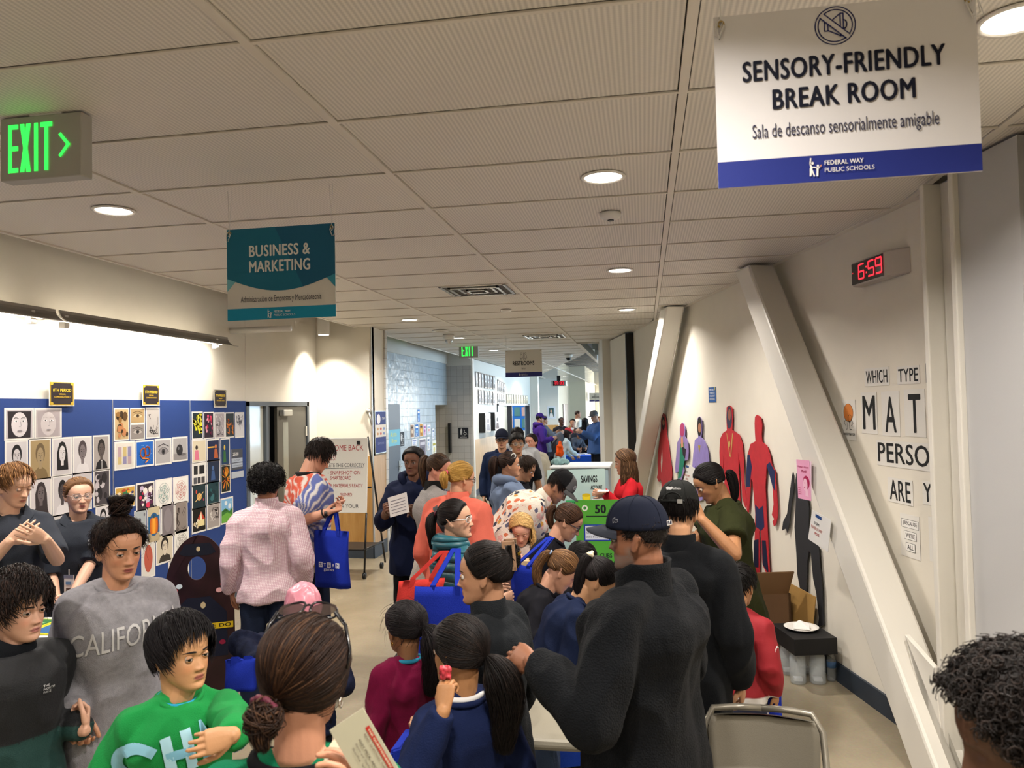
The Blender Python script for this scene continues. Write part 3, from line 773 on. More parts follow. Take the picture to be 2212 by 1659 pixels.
def exit_sign(label, x0, x1, z0, z1, Y, arrow, lit):
 t = thing('exit_sign', label, 'exit sign', ((x0 + x1) / 2, Y, z1))
 w, h = x1 - x0, z1 - z0
 mb = MB(); mb.b2((x0, Y, z0), (x1, Y + .05 * h / .2, z1)); mb.build('housing', mat('exit_housing', '#a8a69e', .5), t, False, .004)
 mb = MB(); mb.b2((x0 + .35 * w, Y + .005, z1), (x0 + .75 * w, Y + .045, z1 + .02)); mb.b2((x0 + .42 * w, Y + .01, z1 + .02), (x0 + .68 * w, Y + .04, CEIL - .001) if CEIL > z1 + .03 else (x0 + .68 * w, Y + .04, z1 + .03)); mb.build('canopy', M_white, t, False, .003)
 p = Print((x0, Y, z0), XW, ZW, lift=.0012)
 G = '#2ee84a'
 lh = h * .76; b = h * .12; ox = w * (.10 if arrow else .14); lw = w * (.62 if arrow else .72)
 u = lw / 4.0; st = u * .30
 def E(x): p.rect(x, b, st, lh, G); [p.rect(x + st, b + q * (lh - st * 1.1), u * .52, st * 1.1, G) for q in (0, .5, 1)]
 def X(x): p.poly([(x, b), (x + st * 1.15, b), (x + u * .86, b + lh), (x + u * .86 - st * 1.15, b + lh)], G); p.poly([(x + u * .86 - st * 1.15, b), (x + u * .86, b), (x + st * 1.15, b + lh), (x, b + lh)], G)
 E(ox); X(ox + u * .98); p.rect(ox + u * 2.12, b, st, lh, G)
 p.rect(ox + u * 2.62, b + lh - st * 1.1, u * .95, st * 1.1, G); p.rect(ox + u * 2.62 + u * .475 - st / 2, b, st, lh, G)
 if arrow:
  ax = ox + lw + w * .03; p.line([(ax, b + lh * .72), (ax + w * .10, b + lh * .5), (ax, b + lh * .28)], st * .75, G)
 p.build('lit_letters', t, mat('exit_letters', rough=.5, attr=True, emit=lit))
 pl = bpy.data.lights.new('light', 'POINT'); pl.energy = 1.6; pl.color = (.12, 1, .3); pl.shadow_soft_size = 0
 po = bpy.data.objects.new('light', pl); COL.objects.link(po); po.location = ((x0 + x1) / 2 + w * .25, Y - .012, z1 + .02); attach(po, t)
Yx = 2.62
def atY(x, y, Y):
 d = ray(x, y); P = d * (Y / d[1]); P[2] += CAMZ; return P
a = atY(175, 240, Yx); b = atY(178, 378, Yx)
exit_sign('green lit exit sign with right arrow near the top left corner', a[0] - .36, a[0], b[2], a[2], Yx, True, 1.5)
a = atY(991, 743, 14.3); b = atY(1033, 772, 14.3)
exit_sign('small far green exit sign hanging above the restroom wall', a[0], b[0], b[2], a[2], 14.3, False, 1.6)
SEG = {'0': 'abcdef', '1': 'bc', '2': 'abged', '3': 'abgcd', '4': 'fgbc', '5': 'afgcd', '6': 'afgedc', '7': 'abc', '8': 'abcdefg', '9': 'abcdfg'}
def seven(p, s, x, y, w, h, c='#ff2a3c'):
 for ch in s:
  if ch == ':':
   t = w * .16; p.rect(x, y + h * .25, t, t, c); p.rect(x, y + h * .65, t, t, c); x += w * .45; continue
  t = w * .17; g = t * .35
  S = dict(a=[(g, h), (w - g, h)], b=[(w, h - g), (w, h / 2 + g)], c=[(w, h / 2 - g), (w, g)], d=[(g, 0), (w - g, 0)], e=[(0, h / 2 - g), (0, g)], f=[(0, h - g), (0, h / 2 + g)], g=[(g, h / 2), (w - g, h / 2)])
  for q in SEG[ch]:
   (x0, y0), (x1, y1) = S[q]; p.line([(x + x0, y + y0), (x + x1, y + y1)], t, c)
  x += w * 1.4
LED = mat('led_red', rough=.5, attr=True, emit=1.3)
s0, z0 = hit(1862, 622, RIGHT); s1, z1 = hit(1968, 545, RIGHT)
s0 += .0; W = s1 - s0; t = thing('digital_clock', 'silver wall clock with red digits 6:59 on the slanted wall', 'clock', WP0 + WR * (s0 + W / 2) + ZW * z0)
o = WP0 + WR * s0 + ZW * z0; Hh = .165
mb = MB(); q = [(0, 0), (W * .04, .05), (W * .06, .06), (W * .74, .06), (W * .82, .045), (W, 0)]
mb.prism([o + WR * a + WN * (b * 1.4) for a, b in q], ZW * Hh); mb.build('case', mat('clock_case', '#b8b0a8', .4, .3), t, False, .01)
mb = MB(); mb.prism([o + WR * a + WN * b + ZW * .012 for a, b in ((W * .06, .085), (W * .72, .085), (W * .72, .087), (W * .06, .087))], ZW * (Hh - .024)); mb.build('face', mat('clock_face', '#120a0e', .15), t, False, .0)
p = Print(o + WN * .088, WR, ZW, lift=.0008); seven(p, '6:59', W * .22, .038, W * .115, .095); p.rect(W * .10, .085, .007, .007, '#ff2a3c'); p.build('digits', t, LED)
P = px(1207, 828, 29.0); P[2] = P[2]
t = thing('digital_clock', 'small far clock with red digits hanging from the ceiling', 'clock', P)
mb = MB(); mb.b2(P + [-.30, 0, -.1], P + [.30, .12, .1]); mb.build('case', M_alu, t, False, .02)
mb = MB(); mb.b2(P + [-.22, -.006, -.09], P + [.22, 0, .09]); mb.build('face', M_black, t)
mb = MB(); mb.b2(P + [-.07, .02, .1], P + [.06, .1, CEIL + .008 - P[2]]); mb.build('stem', M_black, t)
p = Print(P + [-.22, -.007, -.09], XW, ZW, lift=.002); seven(p, '39:39', .045, .035, .062, .11); p.build('digits', t, LED)
# ================================================================== left wall boards and pictures
Zt = 2.22
for a, b, l in ((-3.0, 6.045, 'long royal blue pinboard panel at far left with black and white portraits'), (6.05, 7.21, 'middle royal blue pinboard panel with colour drawings'), (7.218, 8.335, 'dark blue pinboard panel beside the grey door')):
 mb = MB(); mb.b2((XL, a, .19), (XL + .016, b, Zt)); t = mb.build('pinboard', mat('blue_tackboard', '#1b3b7c', .75, bump=.15, bscale=300)); prop(t, l, 'pinboard')
 mb = MB(); mb.b2((XL, b, .19), (XL + .018, b + .007, Zt)); mb.build('edge_strip', M_alu, t)
mb = MB(); mb.b2((XL, 8.36 - .0, 2.22), (XL + .004, 8.366, 3.9)); struct('trim_15', mb, M_bar)
def Z1(zx, zy): return (.2532 * zx, 780 + .2532 * zy)
def face(p, w, h, hair, skin, style=0, cloth='#222222', bgc=None):
 if bgc: p.rect(0, 0, w, h, bgc)
 cx = w * .5
 if style == 0:   # big frontal face, hair to the sides
  p.poly([(w * .08, 0), (w * .05, h * .95), (w * .95, h * .95), (w * .92, 0)], hair)
  p.ell(cx, h * .48, w * .31, h * .44, skin, 22)
  for s in (-1, 1):
   p.ell(cx + s * w * .13, h * .6, w * .075, h * .032, '#f0eeee', 12); p.ell(cx + s * w * .13, h * .6, w * .03, h * .03, '#333338', 10)
   p.line([(cx + s * w * .05, h * .70), (cx + s * w * .14, h * .735), (cx + s * w * .22, h * .70)], h * .015, hair)
  p.line([(cx + w * .03, h * .58), (cx + w * .05, h * .42), (cx - w * .03, h * .40)], h * .012, '#77777a')
  p.ell(cx, h * .25, w * .1, h * .03, '#8a8488', 14)
 else:
  p.poly([(w * .1, 0), (w * .2, h * .2), (w * .4, h * .3), (w * .6, h * .3), (w * .82, h * .2), (w * .92, 0)], cloth)
  p.ell(cx, h * .66, w * .25, h * .27, hair, 18)
  if style == 2: p.poly([(w * .22, h * .12), (w * .2, h * .6), (w * .35, h * .9), (w * .65, h * .9), (w * .8, h * .6), (w * .85, h * .12)], hair)
  p.rect(w * .42, h * .25, w * .16, h * .2, skin)
  p.ell(cx, h * .58, w * .18, h * .23, skin, 18)
  for s in (-1, 1): p.ell(cx + s * w * .075, h * .61, w * .03, h * .015, '#202024', 8); p.line([(cx + s * w * .03, h * .66), (cx + s * w * .12, h * .67)], h * .012, '#202024')
  p.line([(cx, h * .6), (cx + w * .02, h * .52)], h * .01, '#55555a'); p.ell(cx, h * .46, w * .05, h * .012, '#443c40', 8)
  if style == 3: p.rect(w * .46, 0, w * .08, h * .28, '#e8e8ea'); p.rect(w * .48, 0, w * .04, h * .25, '#202024')
def scribble(p, w, h, cols, n, seed, x0=.1, y0=.1, x1=.9, y1=.9, lw=.02):
 r = random.Random(seed)
 for k in range(n):
  pts = [(w * r.uniform(x0, x1), h * r.uniform(y0, y1))]
  for q in range(3): pts.append((min(w * x1, max(w * x0, pts[-1][0] + w * r.uniform(-.25, .25))), min(h * y1, max(h * y0, pts[-1][1] + h * r.uniform(-.25, .25)))))
  p.line(pts, h * lw * r.uniform(.6, 1.8), r.choice(cols))
def blobs(p, w, h, cols, n, seed, s=.15):
 r = random.Random(seed)
 for k in range(n):
  x, y = r.uniform(.12, .88), r.uniform(.12, .88); a = r.uniform(.3, 1) * s
  a = min(a, x - .02, .98 - x, y - .02, .98 - y); p.ell(w * x, h * y, w * a, h * a * r.uniform(.6, 1), r.choice(cols), 9)
def K(kind, *a):
 def f(p, w, h):
  if kind == 'face0': face(p, w, h, a[0], a[1], 0, bgc=a[2])
  elif kind == 'face': face(p, w, h, a[0], a[1], a[3], a[4], a[2])
  elif kind == 'eye':
   p.rect(0, 0, w, h, a[0])
   p.ell(w * .5, h * .5, w * .33, h * .14, a[2], 20); p.ell(w * .5, h * .5, w * .12, h * .13, a[1], 16); p.ell(w * .5, h * .5, w * .05, h * .05, '#101010', 10)
   p.line([(w * .15, h * .5), (w * .3, h * .64), (w * .5, h * .69), (w * .72, h * .62), (w * .86, h * .48)], h * .02, a[1]); p.line([(w * .12, h * .72), (w * .5, h * .84), (w * .86, h * .72)], h * .03, a[1])
  elif kind == 'apple':
   p.rect(0, 0, w, h, '#a9a6a6'); p.rect(0, 0, w, h * .3, '#8e8a8a'); p.ell(w * .68, h * .24, w * .25, h * .06, '#6a6668'); p.ell(w * .45, h * .46, w * .24, h * .26, '#2c2a2c'); p.ell(w * .38, h * .54, w * .06, h * .08, '#6a686a', 10); p.line([(w * .45, h * .68), (w * .48, h * .84)], h * .02, '#2c2a2c')
  elif kind == 'pretzel':
   p.rect(0, 0, w, h, '#1f5fb5'); blobs(p, w, h, ['#a9d2ee'], 26, 3, .02)
   p.ring(w * .36, h * .52, w * .17, h * .2, h * .06, '#e07a2c', 18); p.ring(w * .62, h * .58, w * .15, h * .2, h * .06, '#d86a24', 18); p.line([(w * .3, h * .3), (w * .72, h * .25), (w * .5, h * .1)], h * .06, '#e88a3a')
  elif kind == 'pumpkin':
   p.rect(0, 0, w, h, '#2c6490'); p.rect(0, 0, w, h * .25, '#b8a888'); p.rect(0, h * .75, w, h * .25, '#c9bb98'); p.ell(w * .5, h * .5, w * .42, h * .34, '#24588a')
   for q, c in ((-.24, '#c9661c'), (.24, '#b85818'), (-.12, '#e8902c'), (.12, '#dc7a22'), (0, '#f2a83c')): p.ell(w * (.5 + q), h * .46, w * .13, h * .24, c, 16)
   p.rect(w * .47, h * .68, w * .06, h * .1, '#3c4a2c')
  elif kind == 'mandala':
   p.rect(0, 0, w, h, '#eceae4')
   for q in (.4, .3, .2, .1): p.ring(w / 2, h / 2, w * q, h * q, h * .012, a[0], 20)
   for q in range(6):
    an = q * PI / 3 + .3; p.line([(w / 2, h / 2), (w / 2 + w * .42 * math.cos(an), h / 2 + h * .42 * math.sin(an))], h * .012, a[1 if q % 2 else 0]); p.ring(w / 2 + w * .26 * math.cos(an), h / 2 + h * .26 * math.sin(an), w * .08, h * .08, h * .012, a[1], 10)
  elif kind == 'stripes':
   p.rect(0, 0, w, h, '#d8d2c8')
   for q, c in enumerate(a): p.rect(w * (.12 + .27 * q), h * .15, w * .2, h * .7, c); p.rect(w * (.12 + .27 * q), h * .15, w * .2, h * .3, a[(q + 1) % 3])
  elif kind == 'scrib': p.rect(0, 0, w, h, a[0]); scribble(p, w, h, a[1], a[2], a[3], lw=a[4] if len(a) > 4 else .02)
  elif kind == 'blob': p.rect(0, 0, w, h, a[0]); blobs(p, w, h, a[1], a[2], a[3], a[4])
  elif kind == 'space':
   p.rect(0, 0, w, h, '#1c3138'); p.ell(w * .5, h * .48, w * .2, h * .17, '#d8a860'); p.line([(w * .2, h * .3), (w * .5, h * .46), (w * .82, h * .66)], h * .04, '#e8c88a'); p.ell(w * .28, h * .72, w * .06, h * .1, '#c9503c', 10); p.ell(w * .84, h * .32, w * .05, h * .06, '#a83c5c', 10)
  elif kind == 'tent':
   p.rect(0, 0, w, h, '#17140f'); p.poly([(w * .35, h * .2), (w * .35, h * .5), (w * .65, h * .82), (w * .92, h * .5), (w * .92, h * .2)], '#e8d9a0'); p.poly([(w * .3, h * .48), (w * .65, h * .86), (w * .97, h * .48)], '#b8402c'); p.poly([(w * .52, h * .48), (w * .65, h * .86), (w * .72, h * .48)], '#efe0c0'); blobs(p, w * .5, h * .6, ['#e8e0c8', '#c9b890'], 10, 6, .16)
  elif kind == 'hills':
   p.rect(0, 0, w, h, '#7fb4dc'); blobs(p, w, h, ['#dfe9f0'], 8, 2, .14); p.poly([(0, 0), (0, h * .5), (w * .35, h * .62), (w * .7, h * .45), (w, h * .6), (w, 0)], '#3f7a34'); p.poly([(0, 0), (0, h * .3), (w * .5, h * .42), (w, h * .25), (w, 0)], '#6aa844'); p.line([(w * .1, h * .5), (w * .5, h * .52)], h * .06, '#24502c')
  elif kind == 'squares':
   p.rect(0, 0, w, h, '#e4e2de')
   for x, y, ww, hh, c in ((.08, .5, .3, .42, '#2a2a2c'), (.5, .5, .4, .42, '#1c1c20'), (.06, .06, .24, .3, '#55555a'), (.36, .06, .24, .3, '#3a3a3e'), (.66, .06, .26, .3, '#4a484a')): p.rect(w * x, h * y, w * ww, h * hh, c)
  elif kind == 'plain': p.rect(0, 0, w, h, a[0]); p.ell(w * .5, h * .5, w * .35, h * .38, a[1])
  elif kind == 'burst':
   p.rect(0, 0, w, h, '#1c2420')
   r = random.Random(5)
   for q in range(26): an = r.uniform(0, 2 * PI); p.line([(w * .5, h * .5), (w * (.5 + .46 * math.cos(an)), h * (.5 + .46 * math.sin(an)))], h * .025, r.choice(['#e8902c', '#f2b83c', '#d8641c']))
   p.ell(w * .5, h * .5, w * .12, h * .1, '#3c2414')
  elif kind == 'fig':
   p.rect(0, 0, w, h, a[0]); p.ell(w * a[2], h * .68, w * .1, h * .11, a[1], 12); p.poly([(w * (a[2] - .17), h * .08), (w * (a[2] - .12), h * .55), (w * (a[2] + .12), h * .55), (w * (a[2] + .2), h * .08)], a[3])
   if len(a) > 4: p.rect(0, h * .62, w * .6, h * .07, a[4])
 return f
LOW = {}
def picture(label, pts, draw, plane=LEFT, off=.017, name='pinned_drawing', group='drawings pinned to the blue boards', border=.05, paper='#e6e3de', cat='drawing', lift=0.0):
 (x0, y0), (x1, y1) = pts
 s0, zt = hit(x0, y0, plane); s1, zb = hit(x1, y1, plane)
 w, h = s1 - s0, zt - zb
 o, r, n = plane
 O = o + r * s0 + ZW * zb + n * off
 t = thing(name, label, cat, O + r * w / 2, group)
 mb = MB(); rr = random.Random(int(x0 * 7 + y0)); a = rr.uniform(-.006, .012)
 mb.prism([O, O + r * w, O + r * w + ZW * h + n * a * 0, O + ZW * h], n * .0012); mb.build('paper', mat('paper_' + paper[1:], paper, .8), t)
 b = border * min(w, h) * 1.3
 p = Print(O + r * b + ZW * b, r, ZW, lift=.0018); draw(p, w - 2 * b, h - 2 * b); p.build('image', t)
 return t
B1 = [((18, 400), (272, 668), K('face0', '#2b2429', '#d2cbcf', '#b8b0b6'), 'charcoal face of dark-haired woman, top left drawing on the first board'),
 ((275, 400), (510, 655), K('face0', '#a79d9f', '#c4bcbd', '#b8b0b2'), 'pale pencil face drawing right of the dark-haired face'),
 ((22, 680), (222, 1000), K('face', '#1d1a1c', '#c9c3c6', '#c9c4c8', 1, '#2a2a2e'), 'portrait with tall black hair behind the blond young man'),
 ((230, 665), (418, 1005), K('face', '#6b5a42', '#a08c6c', '#a28c66', 1, '#7c6848'), 'sepia drawing of a bearded man in helmet and jacket'),
 ((425, 655), (598, 970), K('face', '#1c181a', '#d6d0d2', '#d0cacd', 2, '#c8c2c4'), 'drawing of woman with long black hair turning her head'),
 ((603, 645), (768, 955), K('face', '#4a4042', '#7a7072', '#cfcacc', 1, '#d8d4d6'), 'drawing of a bald man in sleeveless shirt with chain'),
 ((775, 635), (920, 925), K('face', '#26211f', '#5a504c', '#a49c98', 3, '#201d1f'), 'dark drawing of man in suit and tie'),
 ((30, 1015), (225, 1330), K('plain', '#b0aaac', '#5c5658'), 'grey drawing mostly hidden behind the blond young man'),
 ((235, 1005), (425, 1310), K('face', '#3a3234', '#6a6062', '#d0cacc', 2, '#3a3234'), 'drawing of a head with thick curly hair'),
 ((430, 985), (598, 1305), K('face', '#1f1b1d', '#4a4244', '#cbc6c8', 1, '#dcd8da'), 'drawing of dark man in cap left of the girl in glasses'),
 ((605, 955), (768, 1260), K('plain', '#c4bec0', '#8a8486'), 'pale drawing peeking out above the girl in glasses'),
 ((780, 935), (925, 1225), K('blob', '#4c464a', ['#8c8488', '#c4bcc0', '#2c282a', '#a49ca0'], 16, 4, .22), 'dark drawing of long hair and bubbles at the right of the first board'),
 ((430, 1320), (600, 1500), K('plain', '#c9c5c2', '#a9a5a2'), 'low pale drawing left of the girl in glasses, lowest row'),
 ((800, 1240), (925, 1480), K('face', '#1f1c1e', '#cbc6c8', '#d4cfd2', 1, '#3a3638'), 'low drawing with black hair behind the hair bun')]
B2 = [((955, 400), (1088, 675), K('blob', '#c4a87c', ['#3c2c18', '#8c6430', '#5a4020', '#b87c50'], 16, 8, .2), 'brown ink drawing of a head filled with coils'),
 ((1095, 400), (1222, 532), K('eye', '#b09468', '#5a4428', '#c9b48c'), 'tan eye drawing above the grey eye'),
 ((1095, 537), (1222, 668), K('eye', '#8c8480', '#3c3836', '#b0a8a2'), 'grey eye drawing below the tan one'),
 ((1228, 395), (1350, 655), K('scrib', '#b8b2ae', ['#3a3638', '#5a5658'], 7, 21), 'grey sheet of small scattered sketches'),
 ((960, 690), (1135, 915), K('stripes', '#b39aa0', '#c4b078', '#8c86a8'), 'three pale colour strips on white paper'),
 ((1140, 680), (1300, 890), K('pretzel'), 'bright blue picture of an orange twisted knot'),
 ((1305, 665), (1450, 875), K('eye', '#aaa7a8', '#3c3a3e', '#8c888a'), 'grey pencil drawing of one dark eye'),
 ((1455, 650), (1588, 848), K('apple'), 'pencil drawing of a dark apple'),
 ((965, 1080), (1140, 1235), K('blob', '#c9a04c', ['#3c8a50', '#e8d8c0', '#b85030', '#3a3a6a', '#e0a030'], 22, 31, .16), 'busy orange and green abstract behind the hair bun'),
 ((1145, 1045), (1305, 1260), K('blob', '#3a3038', ['#d83c5c', '#e0c040', '#c8b8d0', '#603050', '#f0e8e0'], 24, 33, .15), 'dark flowery abstract with pale figure'),
 ((1310, 1015), (1455, 1240), K('mandala', '#7c8084', '#2f9a94'), 'round line pattern in grey and teal'),
 ((1460, 995), (1595, 1205), K('mandala', '#c4483c', '#b83830'), 'round line pattern in red'),
 ((1130, 1280), (1235, 1540), K('blob', '#a8b0b4', ['#4a7a40', '#c44040', '#6a6a70'], 12, 41, .15), 'small garden sketch above grey square'),
 ((1240, 1245), (1355, 1535), K('pumpkin'), 'orange pumpkin painting on blue'),
 ((1360, 1220), (1475, 1490), K('plain', '#7c7478', '#8c8488'), 'plain dark grey shading exercise'),
 ((1475, 1200), (1588, 1460), K('scrib', '#8c827c', ['#3a3230', '#5a504c'], 8, 43), 'brown-grey sheet with a sketched rose'),
 ((1190, 1535), (1310, 1830), K('plain', '#d8d4ce', '#b85a48'), 'white paper with small red square behind the woman in grey'),
 ((1315, 1490), (1465, 1700), K('face', '#2a2420', '#d8ccb8', '#cfc4ae', 1, '#3a342c'), 'ink portrait of young man with raised hand'),
 ((1470, 1445), (1600, 1640), K('mandala', '#5a5450', '#8a847e'), 'grey circle drawing partly behind the arched board'),
 ((1420, 1710), (1600, 1960), K('plain', '#cfcac4', '#6a6460'), 'low grey portrait seen through the arched board')]
B3 = [((1622, 432), (1718, 665), K('scrib', '#1c2830', ['#e8e030', '#d8d040'], 9, 51, .07), 'yellow scribble drawing on black paper'),
 ((1722, 435), (1812, 660), K('blob', '#2c1c2c', ['#d84070', '#c03050', '#3a2030', '#e0a0b0'], 20, 53, .16), 'dark picture with pink flowers'),
 ((1815, 438), (1905, 655), K('scrib', '#a49ca0', ['#2a262a', '#dcd8da'], 16, 55), 'black and grey tangled line drawing'),
 ((1908, 438), (1988, 650), K('scrib', '#242c30', ['#d87c2c', '#b85c20'], 9, 57, .04), 'orange flames drawn on dark paper'),
 ((1993, 438), (2072, 650), K('scrib', '#d0ced2', ['#3a3a48', '#6a6a78'], 8, 59, .03), 'blue-grey ink blots on white, topmost row by the door'),
 ((1622, 672), (1748, 860), K('fig', '#d8ccb0', '#3a2c28', .3, '#d87890'), 'picture with a figure in pink'),
 ((1750, 668), (1862, 848), K('fig', '#1c2448', '#c4703c', .72, '#b86038', '#e8b040'), 'night picture with orange figure and light streak'),
 ((1868, 662), (1950, 885), K('fig', '#1c3a60', '#d8b84c', .4, '#3a6a3c'), 'tall blue picture with yellow shape'),
 ((1622, 872), (1748, 1055), K('squares'), 'sheet of small black squares'),
 ((1750, 850), (1865, 1030), K('fig', '#1f2c44', '#4a6a9c', .45, '#3c5a8c'), 'dark blue picture of seated figure'),
 ((1870, 890), (1955, 1115), K('burst'), 'orange flower burst on black paper'),
 ((1622, 1055), (1748, 1250), K('space'), 'ringed planet drawing on dark green'),
 ((1752, 1035), (1862, 1210), K('blob', '#1c3c44', ['#2c5a60', '#143038', '#3c7078'], 12, 61, .2), 'murky teal picture, right of the ringed planet'),
 ((1622, 1258), (1748, 1445), K('tent'), 'circus tent picture on black'),
 ((1752, 1225), (1865, 1412), K('scrib', '#a49c98', ['#3a3436', '#dcd8d4'], 9, 63, .03), 'grey sheet of small boxes and notes'),
 ((1868, 1175), (1978, 1370), K('hills'), 'bright green hills under a blue sky')]
for L in (B1, B2, B3):
 for a, b, dr, lab in L: picture(lab, (Z1(*a), Z1(*b)), dr)
def period(label, a, b, l1, l2, l3, g='#c9a834', dk='#2c2326'):
 def f(p, w, h):
  p.rect(0, 0, w, h, g); p.rect(w * .05, h * .05, w * .9, h * .9, dk); p.frame(w * .03, h * .03, w * .94, h * .94, w * .012, '#6a5420')
  for sx in (0, 1):
   for sy in (0, 1): p.ell(w * (.07 + .86 * sx), h * (.07 + .86 * sy), w * .07, h * .07, g, 10)
  p.text(l1, w / 2, h * .58, h * .14, '#e8c83c', w=w * .76, bold=.03, align='c'); p.text(l2, w / 2, h * .44, h * .07, '#d8b434', w=w * .3, bold=.03, align='c'); p.text(l3, w / 2, h * .32, h * .07, '#d8b434', w=w * .66, bold=.03, align='c')
 picture(label, (Z1(*a), Z1(*b)), f, name='period_sign', cat='sign', group='gold framed period signs', border=.03, off=.03)
period('gold framed card reading 8th Period above the portraits', (388, 168), (606, 385), '8TH PERIOD', 'VISUAL', 'COMMUNICATIONS I')
period('gold framed card reading 5th Period', (1188, 196), (1338, 380), '5TH PERIOD', 'VISUAL', 'COMMUNICATIONS II')
period('darker card reading 7th Period near the door', (1802, 237), (1912, 395), '7TH PERIOD', 'AP', 'STUDIO ART', '#8c8468')
def roomplate(p, w, h):
 p.rect(0, 0, w, h, '#4a4e58'); p.text('2508', w * .12, h * .68, h * .16, '#e4e4e4', w=w * .5, bold=.01); p.rect(w * .02, h * .36, w * .96, h * .2, '#a9b4c4'); p.text('Mr. Wiggins', w * .5, h * .41, h * .09, '#303038', w=w * .5, align='c'); p.rect(w * .02, h * .12, w * .96, h * .2, '#a9b4c4'); p.text('Visual Communications', w * .5, h * .18, h * .06, '#303038', w=w * .8, align='c')
picture('grey room plate reading 2508 beside the door', (Z1(1960, 755), Z1(2058, 918)), roomplate, name='room_plate', cat='sign', group=None, border=.0, off=.018)
picture('thin clear name strip under the room plate', (Z1(1962, 950), Z1(2066, 985)), lambda p, w, h: p.rect(0, 0, w, h, '#b4bcc8'), name='name_strip', cat='sign', group=None, border=.02, off=.018)
t = thing('wall_bell', 'small chrome door holder on pale wall right of the whiteboard', 'door holder', (-3.86, 10.33, 2.05))
mb = MB(); mb.smooth = True; P = atY(797, 888, 10.34); mb.lathe(P, [(.001, 0), (.045, 0), (.045, .03), (.02, .07), (.001, .07)], 16, (0, -1, 0)); mb.cyl(P + [.02, -.05, -.02], P + [.05, -.03, -.2], .015, n=8); mb.build('body', M_alu, t)
BS = (np.array([-3.787, 0, 0]), YW, XW)
def dr_block(p, w, h):
 p.rect(0, 0, w, h, '#27357c'); p.rect(0, h * .38, w, h * .3, '#dcd8d0'); p.ell(w * .3, h * .82, w * .18, h * .12, '#e4e4ea'); p.text('STEM', w * .62, h * .8, h * .06, '#d8d8e0', w=w * .25)
 blobs(p, w, h * .3, ['#c49a6c', '#c45a5a', '#5a8ac4'], 0, 1, .1)
 for q in range(6): p.ell(w * (.2 + .3 * (q % 3)), h * (.46 + .12 * (q // 3)), w * .09, h * .035, ['#c49a6c', '#c4605a', '#7c94c4'][q % 3], 8)
 p.text('EXPLORE', w * .5, h * .2, h * .05, '#8c96cc', w=w * .6, align='c')
s0 = hit(808, 890, BS); s1 = hit(831, 980, BS)
O = np.array([-3.786, 10.40, 1.46]); t = thing('school_poster', 'blue and white framed poster on the narrow side of the wall block', 'poster', O)
mb = MB(); mb.b2((-3.787, 10.40, 1.46), (-3.775, 10.86, 2.07)); mb.build('frame', M_alu, t); p = Print((-3.775, 10.41, 1.47), YW, ZW); dr_block(p, .44, .59); p.build('print', t)
# ------------------------------------------------------------------ whiteboard easel
WB = px(700, 1030, 9.35)
def dr_white(p, w, h):
 R, Kc = '#b0484a', '#4a4c52'
 p.text('WELCOME BACK', .06 * w, .83 * h, .075 * h, R, w=.86 * w); p.text('EAGLES!', .06 * w, .70 * h, .07 * h, R, w=.34 * w)
 p.text('COMPLETE THIS CORRECTLY', .05 * w, .61 * h, .05 * h, Kc, w=.9 * w); p.line([(.05 * w, .59 * h), (.92 * w, .60 * h)], .008 * h, Kc)
 p.text('- SNAPSHOT ON', .25 * w, .51 * h, .05 * h, R, w=.62 * w); p.text('SMARTBOARD', .30 * w, .44 * h, .05 * h, R, w=.4 * w)
 p.text('OUR MATERIALS READY', .2 * w, .34 * h, .045 * h, R, w=.72 * w); p.text('OUR', .2 * w, .22 * h, .045 * h, Kc, w=.12 * w); p.text('SIGNED', .5 * w, .22 * h, .045 * h, R, w=.22 * w)
 p.text('PUT IN YOUR', .3 * w, .07 * h, .045 * h, Kc, w=.55 * w)
a = px(642, 950, 9.2); b = px(764, 947, 9.2); Wd = .70
x1b = b[0]; Yb = 9.15
t = thing('whiteboard_easel', 'white marker board on black wheeled easel in front of the wooden panel', 'whiteboard', (x1b - Wd / 2, Yb, 0))
tilt = .05; ub = np.array([0, .09, .996]); zt = 1.745; zb = .80
O = np.array([x1b - Wd - .0, Yb, zb]); rb = XW
mb = MB(); mb.prism([O, O + rb * Wd, O + rb * Wd + ub * .94, O + ub * .94], np.array([0, .02, 0])); mb.build('board', mat('whiteboard_face', '#e6e4dc', .2), t, False, .006)
p = Print(O, rb, ub, lift=.0015); dr_white(p, Wd, .94); p.build('writing', t)
mb = MB()
for xx in (.14, .58): mb.box(O + rb * xx + ub * .88 + [0, -.01, 0], (.04, .02, .045))
mb.build('clip', M_black, t)
fr = MB(); fr.smooth = True
for xx in (.01, Wd - .01):
 top = O + rb * xx + ub * .95 + [0, .03, 0]; f0 = np.array([top[0], Yb - .08, .08]); f1 = np.array([top[0] + (.05 if xx > .3 else 0), Yb + .55, .08])
 fr.tube([top, f1], .013, 8); fr.tube([O + rb * xx + [0, .02, 0], f0], .013, 8)
 fr.tube([f0 + [0, 0, .28], f1 + [0, -.03, .28]], .01, 8)
fr.tube([(O[0], Yb + .18, 1.1), (O[0] + Wd, Yb + .18, 1.1)], .01, 8)
fr.build('frame', M_black, t)
mb = MB(); mb.b2((O[0], Yb - .05, .34), (O[0] + Wd, Yb + .48, .355)); mb.build('tray', M_black, t)
for xx in (.01, Wd - .01):
 for yy in (-.08, .55):
  mb = MB(); mb.smooth = True; mb.cyl((O[0] + xx - .015, Yb + yy, .04), (O[0] + xx + .015, Yb + yy, .04), .04, n=16); mb.build('caster', M_black, t)
